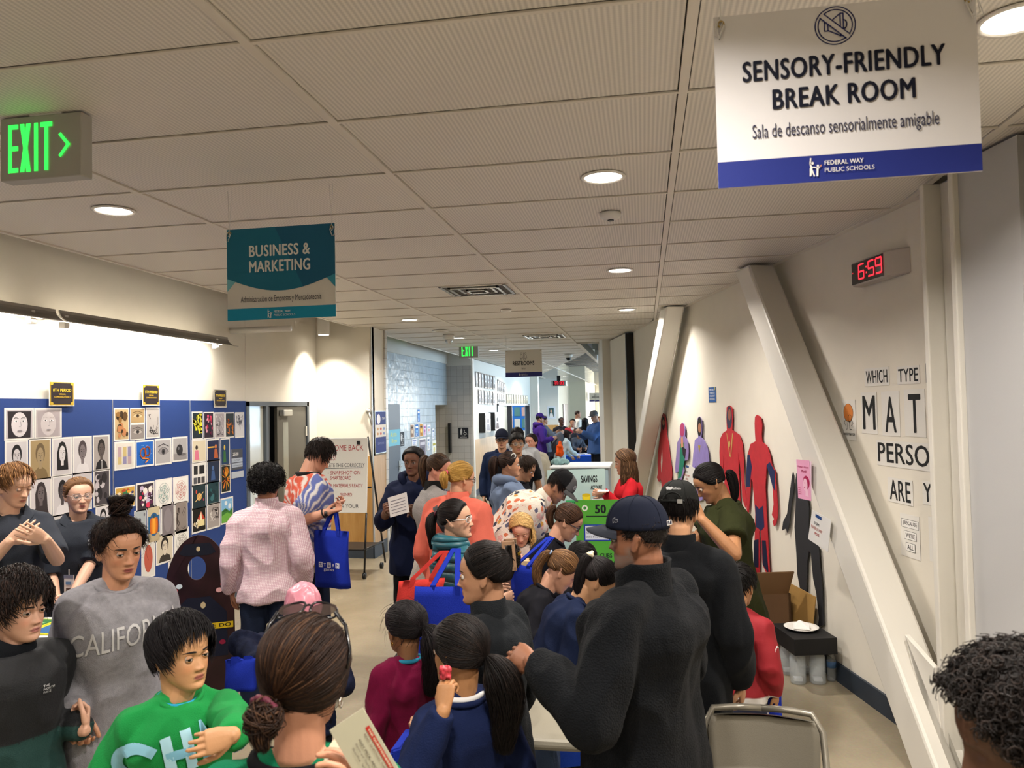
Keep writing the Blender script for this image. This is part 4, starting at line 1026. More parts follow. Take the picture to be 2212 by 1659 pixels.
# ------------------------------------------------------------------ restroom walls: signs, posters
PERP = (np.array([0, 17.6, 0]), XW, -YW)
TILE = (np.array([-4.6, 0, 0]), YW, XW)
PIC = (np.array([-4.0, 0, 0]), YW, XW)
FAR = (np.array([0, 31.5, 0]), XW, -YW)
def dr_wc(p, w, h):
 p.rect(0, 0, w, h, '#23262e'); c = '#dcdcdc'
 p.ell(w * .3, h * .85, w * .07, h * .06, c, 10); p.rect(w * .2, h * .5, w * .2, h * .28, c); p.rect(w * .22, h * .34, w * .07, h * .18, c); p.rect(w * .31, h * .34, w * .07, h * .18, c)
 p.ell(w * .6, h * .75, w * .05, h * .05, c, 10); p.line([(w * .6, h * .7), (w * .62, h * .55), (w * .76, h * .54), (w * .84, h * .38)], h * .04, c); p.ring(w * .66, h * .45, w * .13, h * .12, h * .035, c, 14)
 p.text("MEN'S", w * .5, h * .2, h * .07, c, w=w * .36, align='c', bold=.02); p.text('RESTROOM', w * .5, h * .08, h * .07, c, w=w * .66, align='c', bold=.02)
picture('black square restroom sign on grey square tiles', ((990, 924), (1012, 947)), dr_wc, PERP, .004, 'restroom_sign', None, 0, '#23262e', 'sign')
picture('narrow dark restroom sign on glazed tile wall beside the slate door', ((863, 934), (873, 963)), dr_wc, TILE, .004, 'restroom_sign', None, 0, '#23262e', 'sign')
def flyer(cols, seed):
 def f(p, w, h):
  p.rect(0, 0, w, h, cols[0]); r = random.Random(seed)
  p.rect(w * .1, h * .7, w * .8, h * .16, cols[1]); p.ell(w * .5, h * .45, w * .28, h * .15, cols[2])
  for q in range(4): p.rect(w * .15, h * (.08 + .06 * q), w * r.uniform(.4, .7), h * .025, cols[1])
 return f
FL = [((886, 917), (894, 945), ['#a88870', '#3a2c28', '#d8c8b0'], 'brown flyer, leftmost in the notice cluster on tiles'), ((896, 916), (904, 944), ['#2c6cb4', '#e8f0f8', '#8cc0e8'], 'blue flyer with white ring in notice cluster'),
 ((906, 915), (913, 943), ['#c9903c', '#3a2c20', '#f0d070'], 'yellow and dark flyer in notice cluster'), ((914, 917), (920, 942), ['#dcc8dc', '#a058a0', '#a870b0'], 'pale purple flyer in notice cluster'),
 ((889, 949), (900, 962), ['#e4e4e8', '#7080b0', '#b0c0e0'], 'small white flyer under the brown one'), ((905, 948), (920, 990), ['#7c7884', '#c8c4cc', '#5c5864'], 'large grey flyer low in the notice cluster'),
 ((922, 918), (930, 938), ['#e6e6ea', '#90a8c8', '#d0a0a0'], 'white flyer at upper right of notice cluster'), ((922, 944), (928, 972), ['#e6e8ec', '#6a7a9c', '#a0b8d8'], 'white text flyer low at right of cluster'), ((933, 926), (938, 948), ['#e8eaf0', '#8090b8', '#c8d4e8'], 'narrow white flyer next to the restroom opening'),
 ((901, 884), (907, 912), ['#3a78c0', '#e8f0f8', '#90b8e0'], 'small blue flyer above the notice cluster'), ((933, 952), (942, 985), ['#e4e8e4', '#b0a850', '#d8d090'], 'white flyer with yellow star by the opening')]
for a, b, c, l in FL: picture(l, (a, b), flyer(c, int(a[0])), TILE, .004, 'wall_flyer', 'flyers on the glazed tile wall', .04, cat='flyer')
mb = MB(); mb.b2((-4.55, 17.45, 1.05), (-4.5, 17.58, 1.75)); o = mb.build('door_pull', M_black); prop(o, 'tall black pull bar at the edge of the restroom opening', 'handle')
def framed(label, a, b, plane, dr, m, name='framed_photo', cat='framed picture', group='framed pictures on the pale wall', depth=.03, bw=.2):
 (x0, y0), (x1, y1) = a, b
 s0, zt = hit(x0, y0, plane); s1, zb = hit(x1, y1, plane); w, h = s1 - s0, zt - zb; o, r, n = plane; O = o + r * s0 + ZW * zb
 t = thing(name, label, cat, O + r * w / 2, group)
 mb = MB(); mb.prism([O, O + r * w, O + r * w + ZW * h, O + ZW * h], n * depth); mb.build('frame', m, t)
 k = bw * min(w, h); p = Print(O + r * k + ZW * k + n * depth, r, ZW, lift=.003, step=.001); dr(p, w - 2 * k, h - 2 * k); p.build('picture', t)
def dr_port(cl):
 def f(p, w, h): p.rect(0, 0, w, h, cl[0]); p.ell(w * .5, h * .62, w * .2, h * .16, cl[1], 12); p.poly([(w * .1, 0), (w * .25, h * .4), (w * .75, h * .4), (w * .9, 0)], cl[2])
 return f
for r_, (yt, yb, slope) in enumerate((((802, 812), (836, 842), 0), ((840, 846), (872, 875), 0))):
 for k in range(7):
  xa = 1025.5 + k * 6.3; xb = xa + 5.4; f = k / 6
  if r_ == 1 and k == 0: continue
  framed('black framed portrait print, %s of the %s row on the pale wall' % (['first', 'second', 'third', 'fourth', 'fifth', 'sixth', 'last'][k], ['upper', 'lower'][r_]), (xa, yt[0] if 0 else yt - 0 + 0 if False else (802 + 10 * f if r_ == 0 else 840 + 6 * f)), (xb, (836 + 6 * f if r_ == 0 else 872 + 3 * f)), PIC, dr_port([['#dfe3e6', '#8c8c90', '#3a3a3e'], ['#e8e8ea', '#5c5c60', '#8c8c90'], ['#d0d4d8', '#4a4a4e', '#6a6a70']][(k + r_) % 3]), M_black, depth=.02, bw=.14)
for r_ in range(2):
 for k in range(4):
  xa = 1074 + k * 4.3
  framed('small far black framed print, %s in the %s far row' % (['first', 'second', 'third', 'fourth'][k], ['upper', 'lower'][r_]), (xa, 820 + k * 2.5 if r_ == 0 else 850 + k), (xa + 3.6, 846 + k * 1.5 if r_ == 0 else 871 + k * .3), PIC, dr_port(['#dfe3e6', '#6c6c70', '#3a3a3e']), M_black, depth=.02, bw=.14)
 for k in range(9):
  if r_ == 0: continue
  xa = 1093 + k * 5.2
  framed('pale sunlit print in the row over the classroom door, %s from the left' % ['first', 'second', 'third', 'fourth', 'fifth', 'sixth', 'seventh', 'eighth', 'ninth'][k], (xa, 851 + k * .4), (xa + 4.4, 872), PIC, dr_port(['#e8dfc8', '#b8a884', '#a89878']), mat('pale_frame', '#8c8878', .5), depth=.02, bw=.1)  # warm pale print colours, grey frames in place of black
framed('deep black framed poster on pale wall, left of the pair', (1034, 893), (1047, 933), PIC, dr_port(['#e4e8ec', '#7c7c84', '#9c9ca4']), M_black, depth=.16, bw=.1)
framed('deep black framed poster on pale wall, right of the pair', (1056, 891), (1067, 929), PIC, dr_port(['#e8e8ea', '#3c3c40', '#6c5c5c']), M_black, depth=.16, bw=.1)
framed('portrait poster with pale border on the far bluish wall', (1182, 878), (1200, 904), FAR, dr_port(['#3c5a5c', '#caa890', '#dcdcdc']), mat('pale_poster', '#cfd8e4', .6), name='portrait_poster', cat='poster', group=None, depth=.02, bw=.18)
framed('small flyer on the white post', (1158, 916), (1164, 933), (np.array([0, 26.99, 0]), XW, -YW), flyer(['#e4e8f0', '#8090b0', '#c0c8d8'], 3), mat('paper_white2', '#e4e8f0', .8), name='wall_flyer', cat='flyer', group=None, depth=.01, bw=.02)
mb = MB(); mb.b2((-4.12, 20.7, 0), (-3.97, 20.85, 2.2)); mb.b2((-4.12, 20.7, 2.15), (-3.97, 26.6, 2.2)); mb.b2((-4.12, 26.45, 0), (-3.97, 26.6, 2.2)); struct('door_5', mb, M_frame)
mb = MB(); mb.b2((-4.05, 20.85, .01), (-4.0, 22.3, 2.14)); lf = mb.build('door_leaf', mat('cream_leaf', '#cfc8b4', .5), bpy.data.objects['door_5'])
mb = MB(); mb.b2((-4.0, 22.3, .01), (-3.86, 22.36, 2.14)); mb.build('door_leaf', mat('dark_leaf2', '#2c3038', .5), bpy.data.objects['door_5'])
mb = MB(); mb.b2((-4.0, 26.0, .01), (-3.88, 26.06, 2.14)); mb.build('door_leaf', mat('dark_leaf2', '#2c3038', .5), bpy.data.objects['door_5'])
area('classroom_light', (-4.9, 24.5, 3.4), (0, 0, -1), 1.2, 3, 90, (.85, .93, 1)); mb = MB(); mb.b2((-5.8, 27.17, .6), (-4.1, 27.2, 2.3)); o = mb.build('pinboard', mat('bright_blue_board', '#2c78c8', .7)); prop(o, 'bright blue board inside the classroom beyond the open doors', 'pinboard')  # unseen area lamp added to brighten the classroom beyond the doors
BRD = (np.array([0, 27.16, 0]), XW, -YW)
r = random.Random(12)
for k in range(12):
 cx_ = -5.15 + .27 * (k % 4); cz = 2.1 - .42 * (k // 4)
 w = .2; h = .32
 mb = MB(); mb.b2((cx_, 27.15, cz - h), (cx_ + w, 27.165, cz)); o = mb.build('classroom_poster', mat('cp%d' % (k % 5), ['#d86a70', '#e8e0d0', '#5c8c84', '#e0b0a0', '#b8483c'][k % 5], .7)); prop(o, '%s poster on the blue classroom board, %s row' % (['red', 'cream', 'green', 'salmon', 'dark red'][k % 5], ['top', 'middle', 'low'][k // 4]), 'poster', 'posters on the classroom board')
# ================================================================== lettering and papers on the slanted wall
def paper(label, a, b, draw, name='wall_paper', cat='paper', group=None, paperc='#e4e1da', off=.002, gloss=False):
 return picture(label, (a, b), draw, RIGHT, off, name, group, .0, paperc, cat)
def word(txt, x, y, h, w): return lambda p, W, H: p.text(txt, W * x, H * y, H * h, '#17191c', w=W * w, bold=.018)
LT = 'laminated word cards of the maths question'
paper('laminated card with the word WHICH', (1868, 797), (1922, 832), word('WHICH', .06, .15, .72, .88), 'word_card', 'sign', LT)
paper('laminated card with the word TYPE', (1938, 793), (1988, 828), word('TYPE', .06, .13, .74, .88), 'word_card', 'sign', LT)
paper('grey edge of a card cut by the white column', (2000, 785), (2014, 826), lambda p, w, h: p.rect(0, 0, w * .4, h, '#7c7c7c'), 'word_card', 'sign', LT)
paper('large laminated letter M', (1860, 848), (1897, 938), word('M', .1, .1, .82, .8), 'letter_card', 'sign', LT)
paper('large laminated letter A', (1904, 846), (1946, 943), word('A', .18, .08, .8, .64), 'letter_card', 'sign', LT)
paper('large laminated letter T', (1953, 842), (2002, 945), word('T', .2, .08, .82, .6), 'letter_card', 'sign', LT)
paper('long laminated card reading PERSON, cut by the column', (1894, 950), (2045, 1024), word('PERSON', .02, .14, .78, .98), 'word_card', 'sign', LT)
paper('laminated card reading ARE', (1918, 1030), (1974, 1094), word('ARE', .08, .1, .82, .84), 'word_card', 'sign', LT)
paper('laminated card reading YOU, cut by the column', (1993, 1038), (2060, 1102), word('YOU', .03, .12, .8, 1.0), 'word_card', 'sign', LT)
def dr_because(p, w, h):
 for k, (s, ww) in enumerate((('(BECAUSE', .78), ("WE'RE", .52), ('ALL', .36))):
  y = h * (.68 - .27 * k); cx = w * .52
  p.rect(cx - ww * w / 2 - w * .06, y, ww * w + w * .12, h * .2, '#17191c'); p.rect(cx - ww * w / 2 - w * .045, y + h * .008, ww * w + w * .09, h * .184, '#eceae6'); p.text(s, cx, y + h * .045, h * .11, '#17191c', w=ww * w * .92, align='c', bold=.018)
paper('small white card reading because we are all in outlined bubbles', (1945, 1107), (1990, 1212), dr_because, 'bubble_card', 'sign')
paper('second bubble card cut by the white column', (2006, 1115), (2052, 1225), lambda p, w, h: [p.rect(w * .3, h * .62, w * .6, h * .2, '#17191c'), p.rect(w * .32, h * .63, w * .56, h * .18, '#eceae6'), p.text('PEOPLE)', w * .34, h * .4, h * .12, '#17191c', w=w * .6, bold=.018), p.text('HUMAN', w * .36, h * .66, h * .12, '#17191c', w=w * .5, bold=.018)], 'bubble_card', 'sign')
def dr_inv(p, w, h):
 p.ell(w * .48, h * .68, w * .36, h * .23, '#3a2c20', 20); p.ell(w * .48, h * .68, w * .34, h * .22, '#d8823c', 20)
 p.ring(w * .58, h * .54, w * .13, h * .09, h * .012, '#2c2018', 14)
 for s in (-1, 1): p.line([(w * (.48 + .2 * s), h * .52), (w * (.48 + .34 * s), h * .42), (w * (.48 + .2 * s), h * .36)], h * .012, '#2c2c2c'); p.line([(w * (.46 + .08 * s), h * .45), (w * (.46 + .1 * s), h * .27), (w * (.5 + .2 * s), h * .27)], h * .012, '#2c2c2c')
 p.text('INVESTIGATOR', w * .5, h * .12, h * .06, '#17191c', w=w * .84, align='c', bold=.018)
paper('white card with an orange ball figure and the word Investigator', (1819, 864), (1851, 952), dr_inv, 'picture_card', 'sign')
def dr_blue(p, w, h):
 p.rect(0, 0, w, h, '#2a5a9c')
 for k, s in enumerate(('MOST', 'YEARBOOK', 'STUDENT', 'PORTRAITS')): p.text(s, w * .5, h * (.76 - .2 * k), h * .12, '#e4e8f0', w=w * .68, align='c', bold=.02)
 p.rect(w * .82, h * .8, w * .08, h * .2, '#c9c03c')
paper('small blue card with white words above the paper figures', (1531, 837), (1548, 869), dr_blue, 'title_card', 'sign')
paper('thin strip of tiny stickers near the far column', (1353, 862), (1362, 893), lambda p, w, h: [p.rect(0, h * .02, w, h * .1, '#5a5a50'), p.rect(0, h * .2, w * .7, h * .5, '#b8b4a0'), p.rect(0, h * .75, w, h * .2, '#6a6a60')], 'sticker_strip', 'sticker')
def cutout(label, pts_px, col, draws=None, off=.02, name='paper_figure', thick=.006):
 S = [hit(x, y, RIGHT) for x, y in pts_px]
 P3 = [WP0 + WR * s + ZW * z + WN * off for s, z in S]
 c = np.mean(P3, 0)
 t = thing(name, label, 'paper figure', (c[0], c[1], min(p[2] for p in P3)), None)
 mb = MB(); mb.prism(P3, WN * thick); o = mb.build('painted_card', mat('cut_' + col[1:], col, .65, var=.08, vscale=14), t)
 if draws:
  pr = Print(WP0 + WN * (off + thick), WR, ZW, lift=.001)
  for pts, cc in draws:
   pr.poly([hit(x, y, RIGHT) for x, y in pts], cc)
  pr.build('paint', t)
 return t
def Z2(p): return [(1400 + a * .28926, 820 + b * .28926) for a, b in p]
def elz(cx, cy, rx, ry, n=14): return [(cx + rx * math.cos(a), cy + ry * math.sin(a)) for a in np.linspace(0, 2 * PI, n + 1)[:-1]]
cutout('tall plain red paper figure at the far left of the row', Z2([(125, 250), (140, 262), (150, 330), (152, 410), (165, 470), (175, 560), (190, 660), (192, 720), (184, 800), (120, 1000), (112, 760), (104, 740), (94, 765), (78, 730), (88, 700), (84, 620), (88, 540), (98, 450), (108, 380), (108, 290)]), '#a8242c',
 [(Z2(elz(128, 325, 13, 50)), '#2a2022'), (Z2(elz(129, 320, 8, 22)), '#b88468'), (Z2([(118, 512), (122, 600), (114, 700), (110, 620)]), '#c8beb0')])
cutout('small purple and green paper figure', Z2([(268, 318), (284, 330), (292, 370), (290, 425), (312, 460), (318, 540), (312, 600), (270, 610), (285, 680), (250, 800), (235, 745), (245, 680), (220, 700), (215, 660), (225, 560), (232, 470), (252, 430), (252, 350)]), '#8c78b0',
 [(Z2(elz(270, 375, 17, 52)), '#a83c68'), (Z2([(255, 480), (285, 470), (290, 600), (262, 730), (238, 740), (250, 620)]), '#1f7a60'), (Z2([(262, 430), (275, 425), (280, 500), (262, 510)]), '#c88a68'), (Z2([(270, 500), (300, 520), (292, 590), (275, 560)]), '#2a1c28')])
cutout('lavender paper figure in a suit', Z2([(398, 275), (412, 288), (418, 340), (416, 400), (412, 430), (440, 460), (462, 520), (472, 600), (470, 640), (420, 900), (378, 910), (372, 640), (352, 700), (342, 690), (352, 560), (365, 450), (390, 430), (384, 340), (386, 288)]), '#8f7fc0',
 [(Z2(elz(400, 350, 17, 74)), '#231c20'), (Z2(elz(402, 360, 12, 36)), '#a87458'), (Z2([(390, 490), (408, 492), (400, 548)]), '#a8923c')])
cutout('tall red paper figure with a gold painted necklace', Z2([(625, 192), (644, 205), (648, 290), (645, 375), (700, 412), (722, 480), (732, 600), (735, 760), (752, 890), (748, 960), (735, 930), (722, 880), (712, 700), (692, 540), (695, 700), (705, 900), (700, 1050), (640, 1240), (600, 1240), (590, 900), (582, 560), (575, 700), (560, 760), (550, 540), (556, 440), (575, 400), (606, 378), (602, 290), (604, 205)]), '#c02430',
 [(Z2(elz(625, 282, 20, 86)), '#3a3850'), (Z2(elz(627, 262, 11, 44)), '#9c6450')] + [(Z2([(604 + i, 400), (608 + i, 400), (634, 575), (628, 575)]), '#c9a860') for i in (0,)] + [(Z2([(648, 400), (654, 400), (640, 578), (634, 578)]), '#c9a860'), (Z2(elz(626, 480, 7, 26)), '#c9a860')])
cutout('red and navy painted paper figure standing beside the white brace', Z2([(832, 262), (860, 278), (872, 340), (866, 420), (872, 465), (905, 490), (930, 560), (945, 640), (968, 680), (980, 820), (988, 940), (988, 1020), (975, 1080), (960, 1095), (950, 1060), (962, 1040), (945, 1010), (958, 930), (950, 800), (925, 700), (905, 640), (895, 800), (905, 1000), (915, 1200), (928, 1440), (900, 1560), (905, 1450), (875, 1380), (868, 1240), (860, 1130), (850, 1130), (852, 1300), (850, 1500), (842, 1600), (812, 1598), (808, 1400), (815, 1200), (820, 1000), (800, 760), (788, 740), (782, 850), (770, 990), (758, 1010), (752, 900), (752, 700), (762, 560), (785, 480), (822, 460), (818, 400), (815, 330), (818, 278)]), '#b8222e',
 [(Z2([(752, 700), (762, 560), (778, 560), (796, 650), (786, 730), (782, 800), (752, 800)]), '#1b2450'), (Z2([(905, 640), (930, 615), (968, 680), (970, 835), (952, 800), (925, 700)]), '#1b2450'), (Z2([(820, 930), (850, 965), (880, 940), (890, 1100), (862, 1130), (845, 1110), (826, 1100)]), '#1b2450'), (Z2([(812, 1200), (846, 1190), (846, 1400), (810, 1400)]), '#161c38'), (Z2([(872, 1200), (900, 1200), (922, 1450), (878, 1380)]), '#161c38')])
cutout('black paper figure partly behind the white brace', Z2([(1128, 700), (1180, 690), (1225, 960), (1220, 1150), (1298, 1250), (1308, 1400), (1325, 1560), (1334, 1830), (1290, 1850), (1300, 1780), (1280, 1600), (1255, 1480), (1240, 1300), (1225, 1280), (1212, 1350), (1205, 1600), (1200, 1700), (1165, 1600), (1136, 1450), (1130, 1300), (1116, 1100), (1126, 900)]), '#25262a', None, .02)
cutout('loose black paper arm with fingers left of the black figure', Z2([(1104, 690), (1112, 720), (1112, 820), (1090, 960), (1080, 1060), (1062, 1145), (1052, 1110), (1022, 1125), (1030, 1060), (1060, 1000), (1078, 860), (1096, 720)]), '#232428')
def hanging_paper(label, corners, col, draw, off, name='taped_notice', cat='notice', tape=None):
 """corners tl,tr,br,bl in pixels, on a plane off metres out from the slanted wall"""
 pl = (WP0 + WN * off, WR, WN)
 S = [hit(x, y, pl) for x, y in corners]
 P3 = [pl[0] + WR * s + ZW * z for s, z in S]
 t = thing(name, label, cat, np.mean(P3, 0))
 mb = MB(); mb.prism(P3[::-1], WN * .002); mb.build('sheet', mat('sheet_' + col[1:], col, .7), t)
 tl, tr, br, bl = P3
 r = (br - bl); w = np.linalg.norm(r); r = r / w; u = tl - bl; h = np.linalg.norm(u); u = u / h
 p = Print(bl + WN * .002, r, u - r * (u @ r), lift=.001); draw(p, w, h); p.build('print', t)
 return t
def dr_steam(p, w, h):
 p.text('STEAM', w * .42, h * .60, h * .09, '#3a3a3e', w=w * .26, align='c', bold=.02); p.text('PLEASE DO NOT', w * .44, h * .44, h * .09, '#b04a44', w=w * .56, align='c', bold=.01); p.text('MOVE', w * .46, h * .28, h * .09, '#b04a44', w=w * .24, align='c', bold=.01)
 p.rect(w * .36, h * .84, w * .3, h * .1, '#24447c')
hanging_paper('white notice reading Steam please do not move, taped to the brace', [(1755, 1101), (1796, 1124), (1789, 1193), (1746, 1164)], '#dedcd8', dr_steam, .32)
hanging_paper('white taped notice between the purple paper figures, behind woman in olive', [(1487, 1003), (1502, 1012), (1498, 1056), (1474, 1046)], '#dedcd8', dr_steam, .05)
def dr_women(p, w, h):
 p.rect(0, 0, w, h, '#e8a4c4'); c = '#a81c50'
 p.text("Women's History", w * .5, h * .78, h * .07, c, w=w * .86, align='c', bold=.03, shear=.2); p.text('Month', w * .55, h * .68, h * .07, c, w=w * .4, align='c', bold=.03, shear=.2)
 p.ell(w * .7, h * .44, w * .25, h * .17, c); p.ell(w * .62, h * .38, w * .17, h * .16, '#f0c0d4'); p.poly([(w * .6, h * .1), (w * .62, h * .25), (w * .78, h * .28), (w * .85, h * .08)], '#f0c0d4')
 p.ell(w * .58, h * .42, w * .03, h * .012, c, 8); p.ell(w * .56, h * .31, w * .04, h * .015, c, 8)
 for q in range(4): p.rect(w * .08, h * (.12 + .05 * q), w * .22, h * .012, c)
hanging_paper("pink poster reading Women's History Month on the white brace", [(1720, 992), (1753, 997), (1753, 1082), (1725, 1076)], '#e8c8d8', dr_women, .32, 'pink_poster', 'poster')
# ================================================================== people: head, body, hair, clothes
def nrm(v):
 v = np.asarray(v, float); return v / (np.linalg.norm(v) + 1e-12)
def remesh(mb, voxel, smooth=4, fac=.5):
 V = np.vstack(mb.v)
 me = bpy.data.meshes.new('tmp'); me.from_pydata(V.tolist(), [], mb.f)
 ob = bpy.data.objects.new('tmp', me); COL.objects.link(ob)
 m = ob.modifiers.new('r', 'REMESH'); m.mode = 'VOXEL'; m.voxel_size = voxel; m.adaptivity = 0
 if smooth:
  k = ob.modifiers.new('s', 'SMOOTH'); k.iterations = smooth; k.factor = fac
 V, F = eval_mesh(ob)
 bpy.data.objects.remove(ob); bpy.data.meshes.remove(me)
 return V, F
def mesh_obj(name, V, F, m, parent, cols=None, smooth=True, midx=None):
 me = bpy.data.meshes.new(name); me.from_pydata(np.asarray(V).tolist(), [], F)
 for q in (m if isinstance(m, (list, tuple)) else [m]): me.materials.append(q)
 if midx is not None: me.polygons.foreach_set('material_index', midx)
 if cols is not None:
  at = me.color_attributes.new('Col', 'FLOAT_COLOR', 'POINT')
  c = np.ones((len(V), 4)); c[:, :3] = cols; at.data.foreach_set('color', c.ravel())
 me.polygons.foreach_set('use_smooth', [smooth] * len(me.polygons)); me.update()
 o = bpy.data.objects.new(name, me); COL.objects.link(o); attach(o, parent); return o
def normals_of(V, F):
 N = np.zeros_like(V)
 A = np.array([f[:3] for f in F])
 n = np.cross(V[A[:, 1]] - V[A[:, 0]], V[A[:, 2]] - V[A[:, 0]])
 for k in range(3): np.add.at(N, A[:, k], n)
 return N / (np.linalg.norm(N, axis=1, keepdims=True) + 1e-12)
def fold_noise(V, F, amp, scale, seed=0, dirw=None):
 amp = amp * 2.3
 """cloth folds: ridged noise moved along the normals"""
 N = normals_of(V, F)
 S = np.array([1, 1, .55]) if dirw is None else np.array(dirw)
 out = np.empty(len(V))
 for i, p in enumerate(V):
  q = Vector((p[0] * S[0] / scale + seed * 7.3, p[1] * S[1] / scale, p[2] * S[2] / scale + seed))
  a = noise.noise(q); b = noise.noise(q * 2.3)
  out[i] = (.75 - min(abs(a) * 2.6, 1.2)) * .8 + b * .3
 return V + N * (out * amp)[:, None]
# ---- head, local metres: x right, y forward, z up, origin mid-head; chin at -0.1125
_T = np.array([  # z, front y, back y, half width (mm)
 [0, 70, 38, 12], [6, 81, 24, 27], [14, 87, 5, 38], [26, 88, -14, 46], [40, 87, -34, 53], [56, 87, -50, 59], [72, 87, -63, 65],
 [90, 87, -76, 69], [110, 86, -86, 72.5], [130, 89, -93, 75.5], [150, 90, -96, 76.5], [170, 84, -94, 74.5], [188, 71, -84, 66], [203, 52, -68, 53], [215, 30, -47, 36], [222, 8, -24, 18], [225, -6, -12, 5]], float)
def g2(x, s): return np.exp(-(x / s) ** 2)
def head_grid(na=80, nz=70):
 zz = np.linspace(0, 1, nz); zz = 225 * (zz * .9 + .1 * (1 - np.cos(zz * PI)) / 2)
 f = np.interp(zz, _T[:, 0], _T[:, 1]); b = np.interp(zz, _T[:, 0], _T[:, 2]); w = np.interp(zz, _T[:, 0], _T[:, 3])
 a = np.linspace(0, 2 * PI, na, endpoint=False); a = a - .35 * np.sin(a)      # denser in front
 A, Zg = np.meshgrid(a, zz); fg = f[:, None]; bg_ = b[:, None]; wg = w[:, None]
 c, s = np.cos(A), np.sin(A)
 mid = bg_ * .55 + fg * .45
 X = wg * np.sign(s) * abs(s) ** .92
 Y = np.where(c > 0, mid + (fg - mid) * abs(c) ** .85, mid - (mid - bg_) * abs(c) ** .95)
 fr = (c > 0.05)
 z = Zg; d = np.zeros_like(X); x = X
 d += (4 + 19 * np.clip((122 - z) / 44, 0, 1) ** 1.2) * g2(x, 7 + 5 * np.clip((120 - z) / 45, 0, 1)) * (z < 124) * np.clip((z - 66) / 9, 0, 1)
 for q in (-1, 1):
  d += 8 * g2(x - q * 12, 6) * g2(z - 77, 6)
  d += -9 * g2(x - q * 31, 15) * g2(z - 113, 10)
  d += -3 * g2(x - q * 17, 7) * g2(z - 116, 9)
  d += 3.5 * g2(x - q * 26, 20) * g2(z - 131, 6)
  d += 3.5 * g2(x - q * 45, 16) * g2(z - 90, 16)
  d += -2.5 * g2(x - q * 42, 13) * g2(z - 58, 12)
 d += 5.5 * g2(x, 19) * g2(z - 53.5, 4.2) + 5.5 * g2(x, 16) * g2(z - 43, 4.5) - 3.6 * g2(x, 22) * g2(z - 48.3, 1.9)
 d += -2.5 * g2(x, 4) * g2(z - 63, 5)
 d += -4.5 * g2(x, 22) * g2(z - 33, 5) + 5 * g2(x, 16) * g2(z - 16, 9)
 Y = Y + d * fr * np.clip(c * 2.2, 0, 1)
 return np.stack([X, Y, Zg - 112.5], -1) / 1000
HG = head_grid()
_hm = MB(); _hm.rings(HG)
HV = np.vstack(_hm.v); HF = _hm.f
HB = BVHTree.FromPolygons([Vector(v) for v in HV], HF)
HC0 = np.array([0, -.008, .022])
def _scalp_table(na=72, ne=37):
 T = np.zeros((ne, na))
 for i in range(ne):
  e = -PI / 2 + PI * i / (ne - 1)
  for j in range(na):
   a = 2 * PI * j / na
   d = Vector((math.sin(a) * math.cos(e), math.cos(a) * math.cos(e), math.sin(e)))
   h = HB.ray_cast(Vector(HC0), d)
   T[i, j] = h[3] if h[0] is not None else .08
 return T
ST = _scalp_table()
def scalp_r(D):
 D = np.asarray(D, float); a = (np.arctan2(D[..., 0], D[..., 1]) % (2 * PI)) / (2 * PI) * 72; e = (np.arcsin(np.clip(D[..., 2], -1, 1)) + PI / 2) / PI * 36
 a0 = np.floor(a).astype(int) % 72; a1 = (a0 + 1) % 72; e0 = np.clip(np.floor(e).astype(int), 0, 35); fa = a - np.floor(a); fe = e - e0
 return (ST[e0, a0] * (1 - fa) + ST[e0, a1] * fa) * (1 - fe) + (ST[e0 + 1, a0] * (1 - fa) + ST[e0 + 1, a1] * fa) * fe
def hairline(az, kind):
 """elevation (deg) below which there is skin, by |azimuth| in degrees from the face"""
 t = {'m': ([0, 25, 40, 52, 63, 73, 84, 98, 122, 180], [38, 37, 30, 17, 0, -14, -16, 0, -26, -32]),
 'f': ([0, 25, 40, 52, 63, 73, 84, 98, 120, 180], [36, 34, 27, 12, -5, -17, -19, -8, -32, -42]),
 'fringe': ([0, 25, 42, 55, 66, 76, 86, 100, 120, 180], [25, 24, 20, 6, -8, -16, -16, -4, -30, -36]),
 'long': ([0, 25, 45, 60, 74, 86, 100, 120, 180], [40, 38, 30, 10, -20, -40, -46, -50, -50])}[kind]
 return np.interp(abs(az), t[0], t[1])
def dirs(az, el):
 az = np.radians(az); el = np.radians(el)
 return np.stack([np.sin(az) * np.cos(el), np.cos(az) * np.cos(el), np.sin(el)], -1)
def slerp(a, b, t):
 a = nrm_rows(a); b = nrm_rows(b); d = np.clip((a * b).sum(-1, keepdims=True), -.9995, .9995); w = np.arccos(d)
 t = np.asarray(t)
 return (np.sin((1 - t) * w) * a + np.sin(t * w) * b) / np.sin(w)
def nrm_rows(a): return a / (np.linalg.norm(a, axis=-1, keepdims=True) + 1e-12)
def tubes(P, rad, flat=.45, n=4):
 """P (N,S,3) strand paths, rad (N,S): returns V, F, strand index per vertex"""
 N, S, _ = P.shape
 T = np.gradient(P, axis=1); T = nrm_rows(T)
 ref = nrm_rows(P - P.mean((0, 1)))
 a = nrm_rows(np.cross(T, ref)); b = np.cross(a, T)
 an = np.arange(n) * 2 * PI / n
 R = P[:, :, None, :] + rad[:, :, None, None] * (np.cos(an)[None, None, :, None] * a[:, :, None, :] + flat * np.sin(an)[None, None, :, None] * b[:, :, None, :])
 V = R.reshape(-1, 3)
 i, s, j = np.meshgrid(np.arange(N), np.arange(S - 1), np.arange(n), indexing='ij')
 base = i * S * n
 q = np.stack([base + s * n + j, base + s * n + (j + 1) % n, base + (s + 1) * n + (j + 1) % n, base + (s + 1) * n + j], -1).reshape(-1, 4)
 idx = np.repeat(np.arange(N), S * n)
 return V, q.tolist(), idx
def rows(V, M, c): return V @ M + c          # M rows = head axes in world
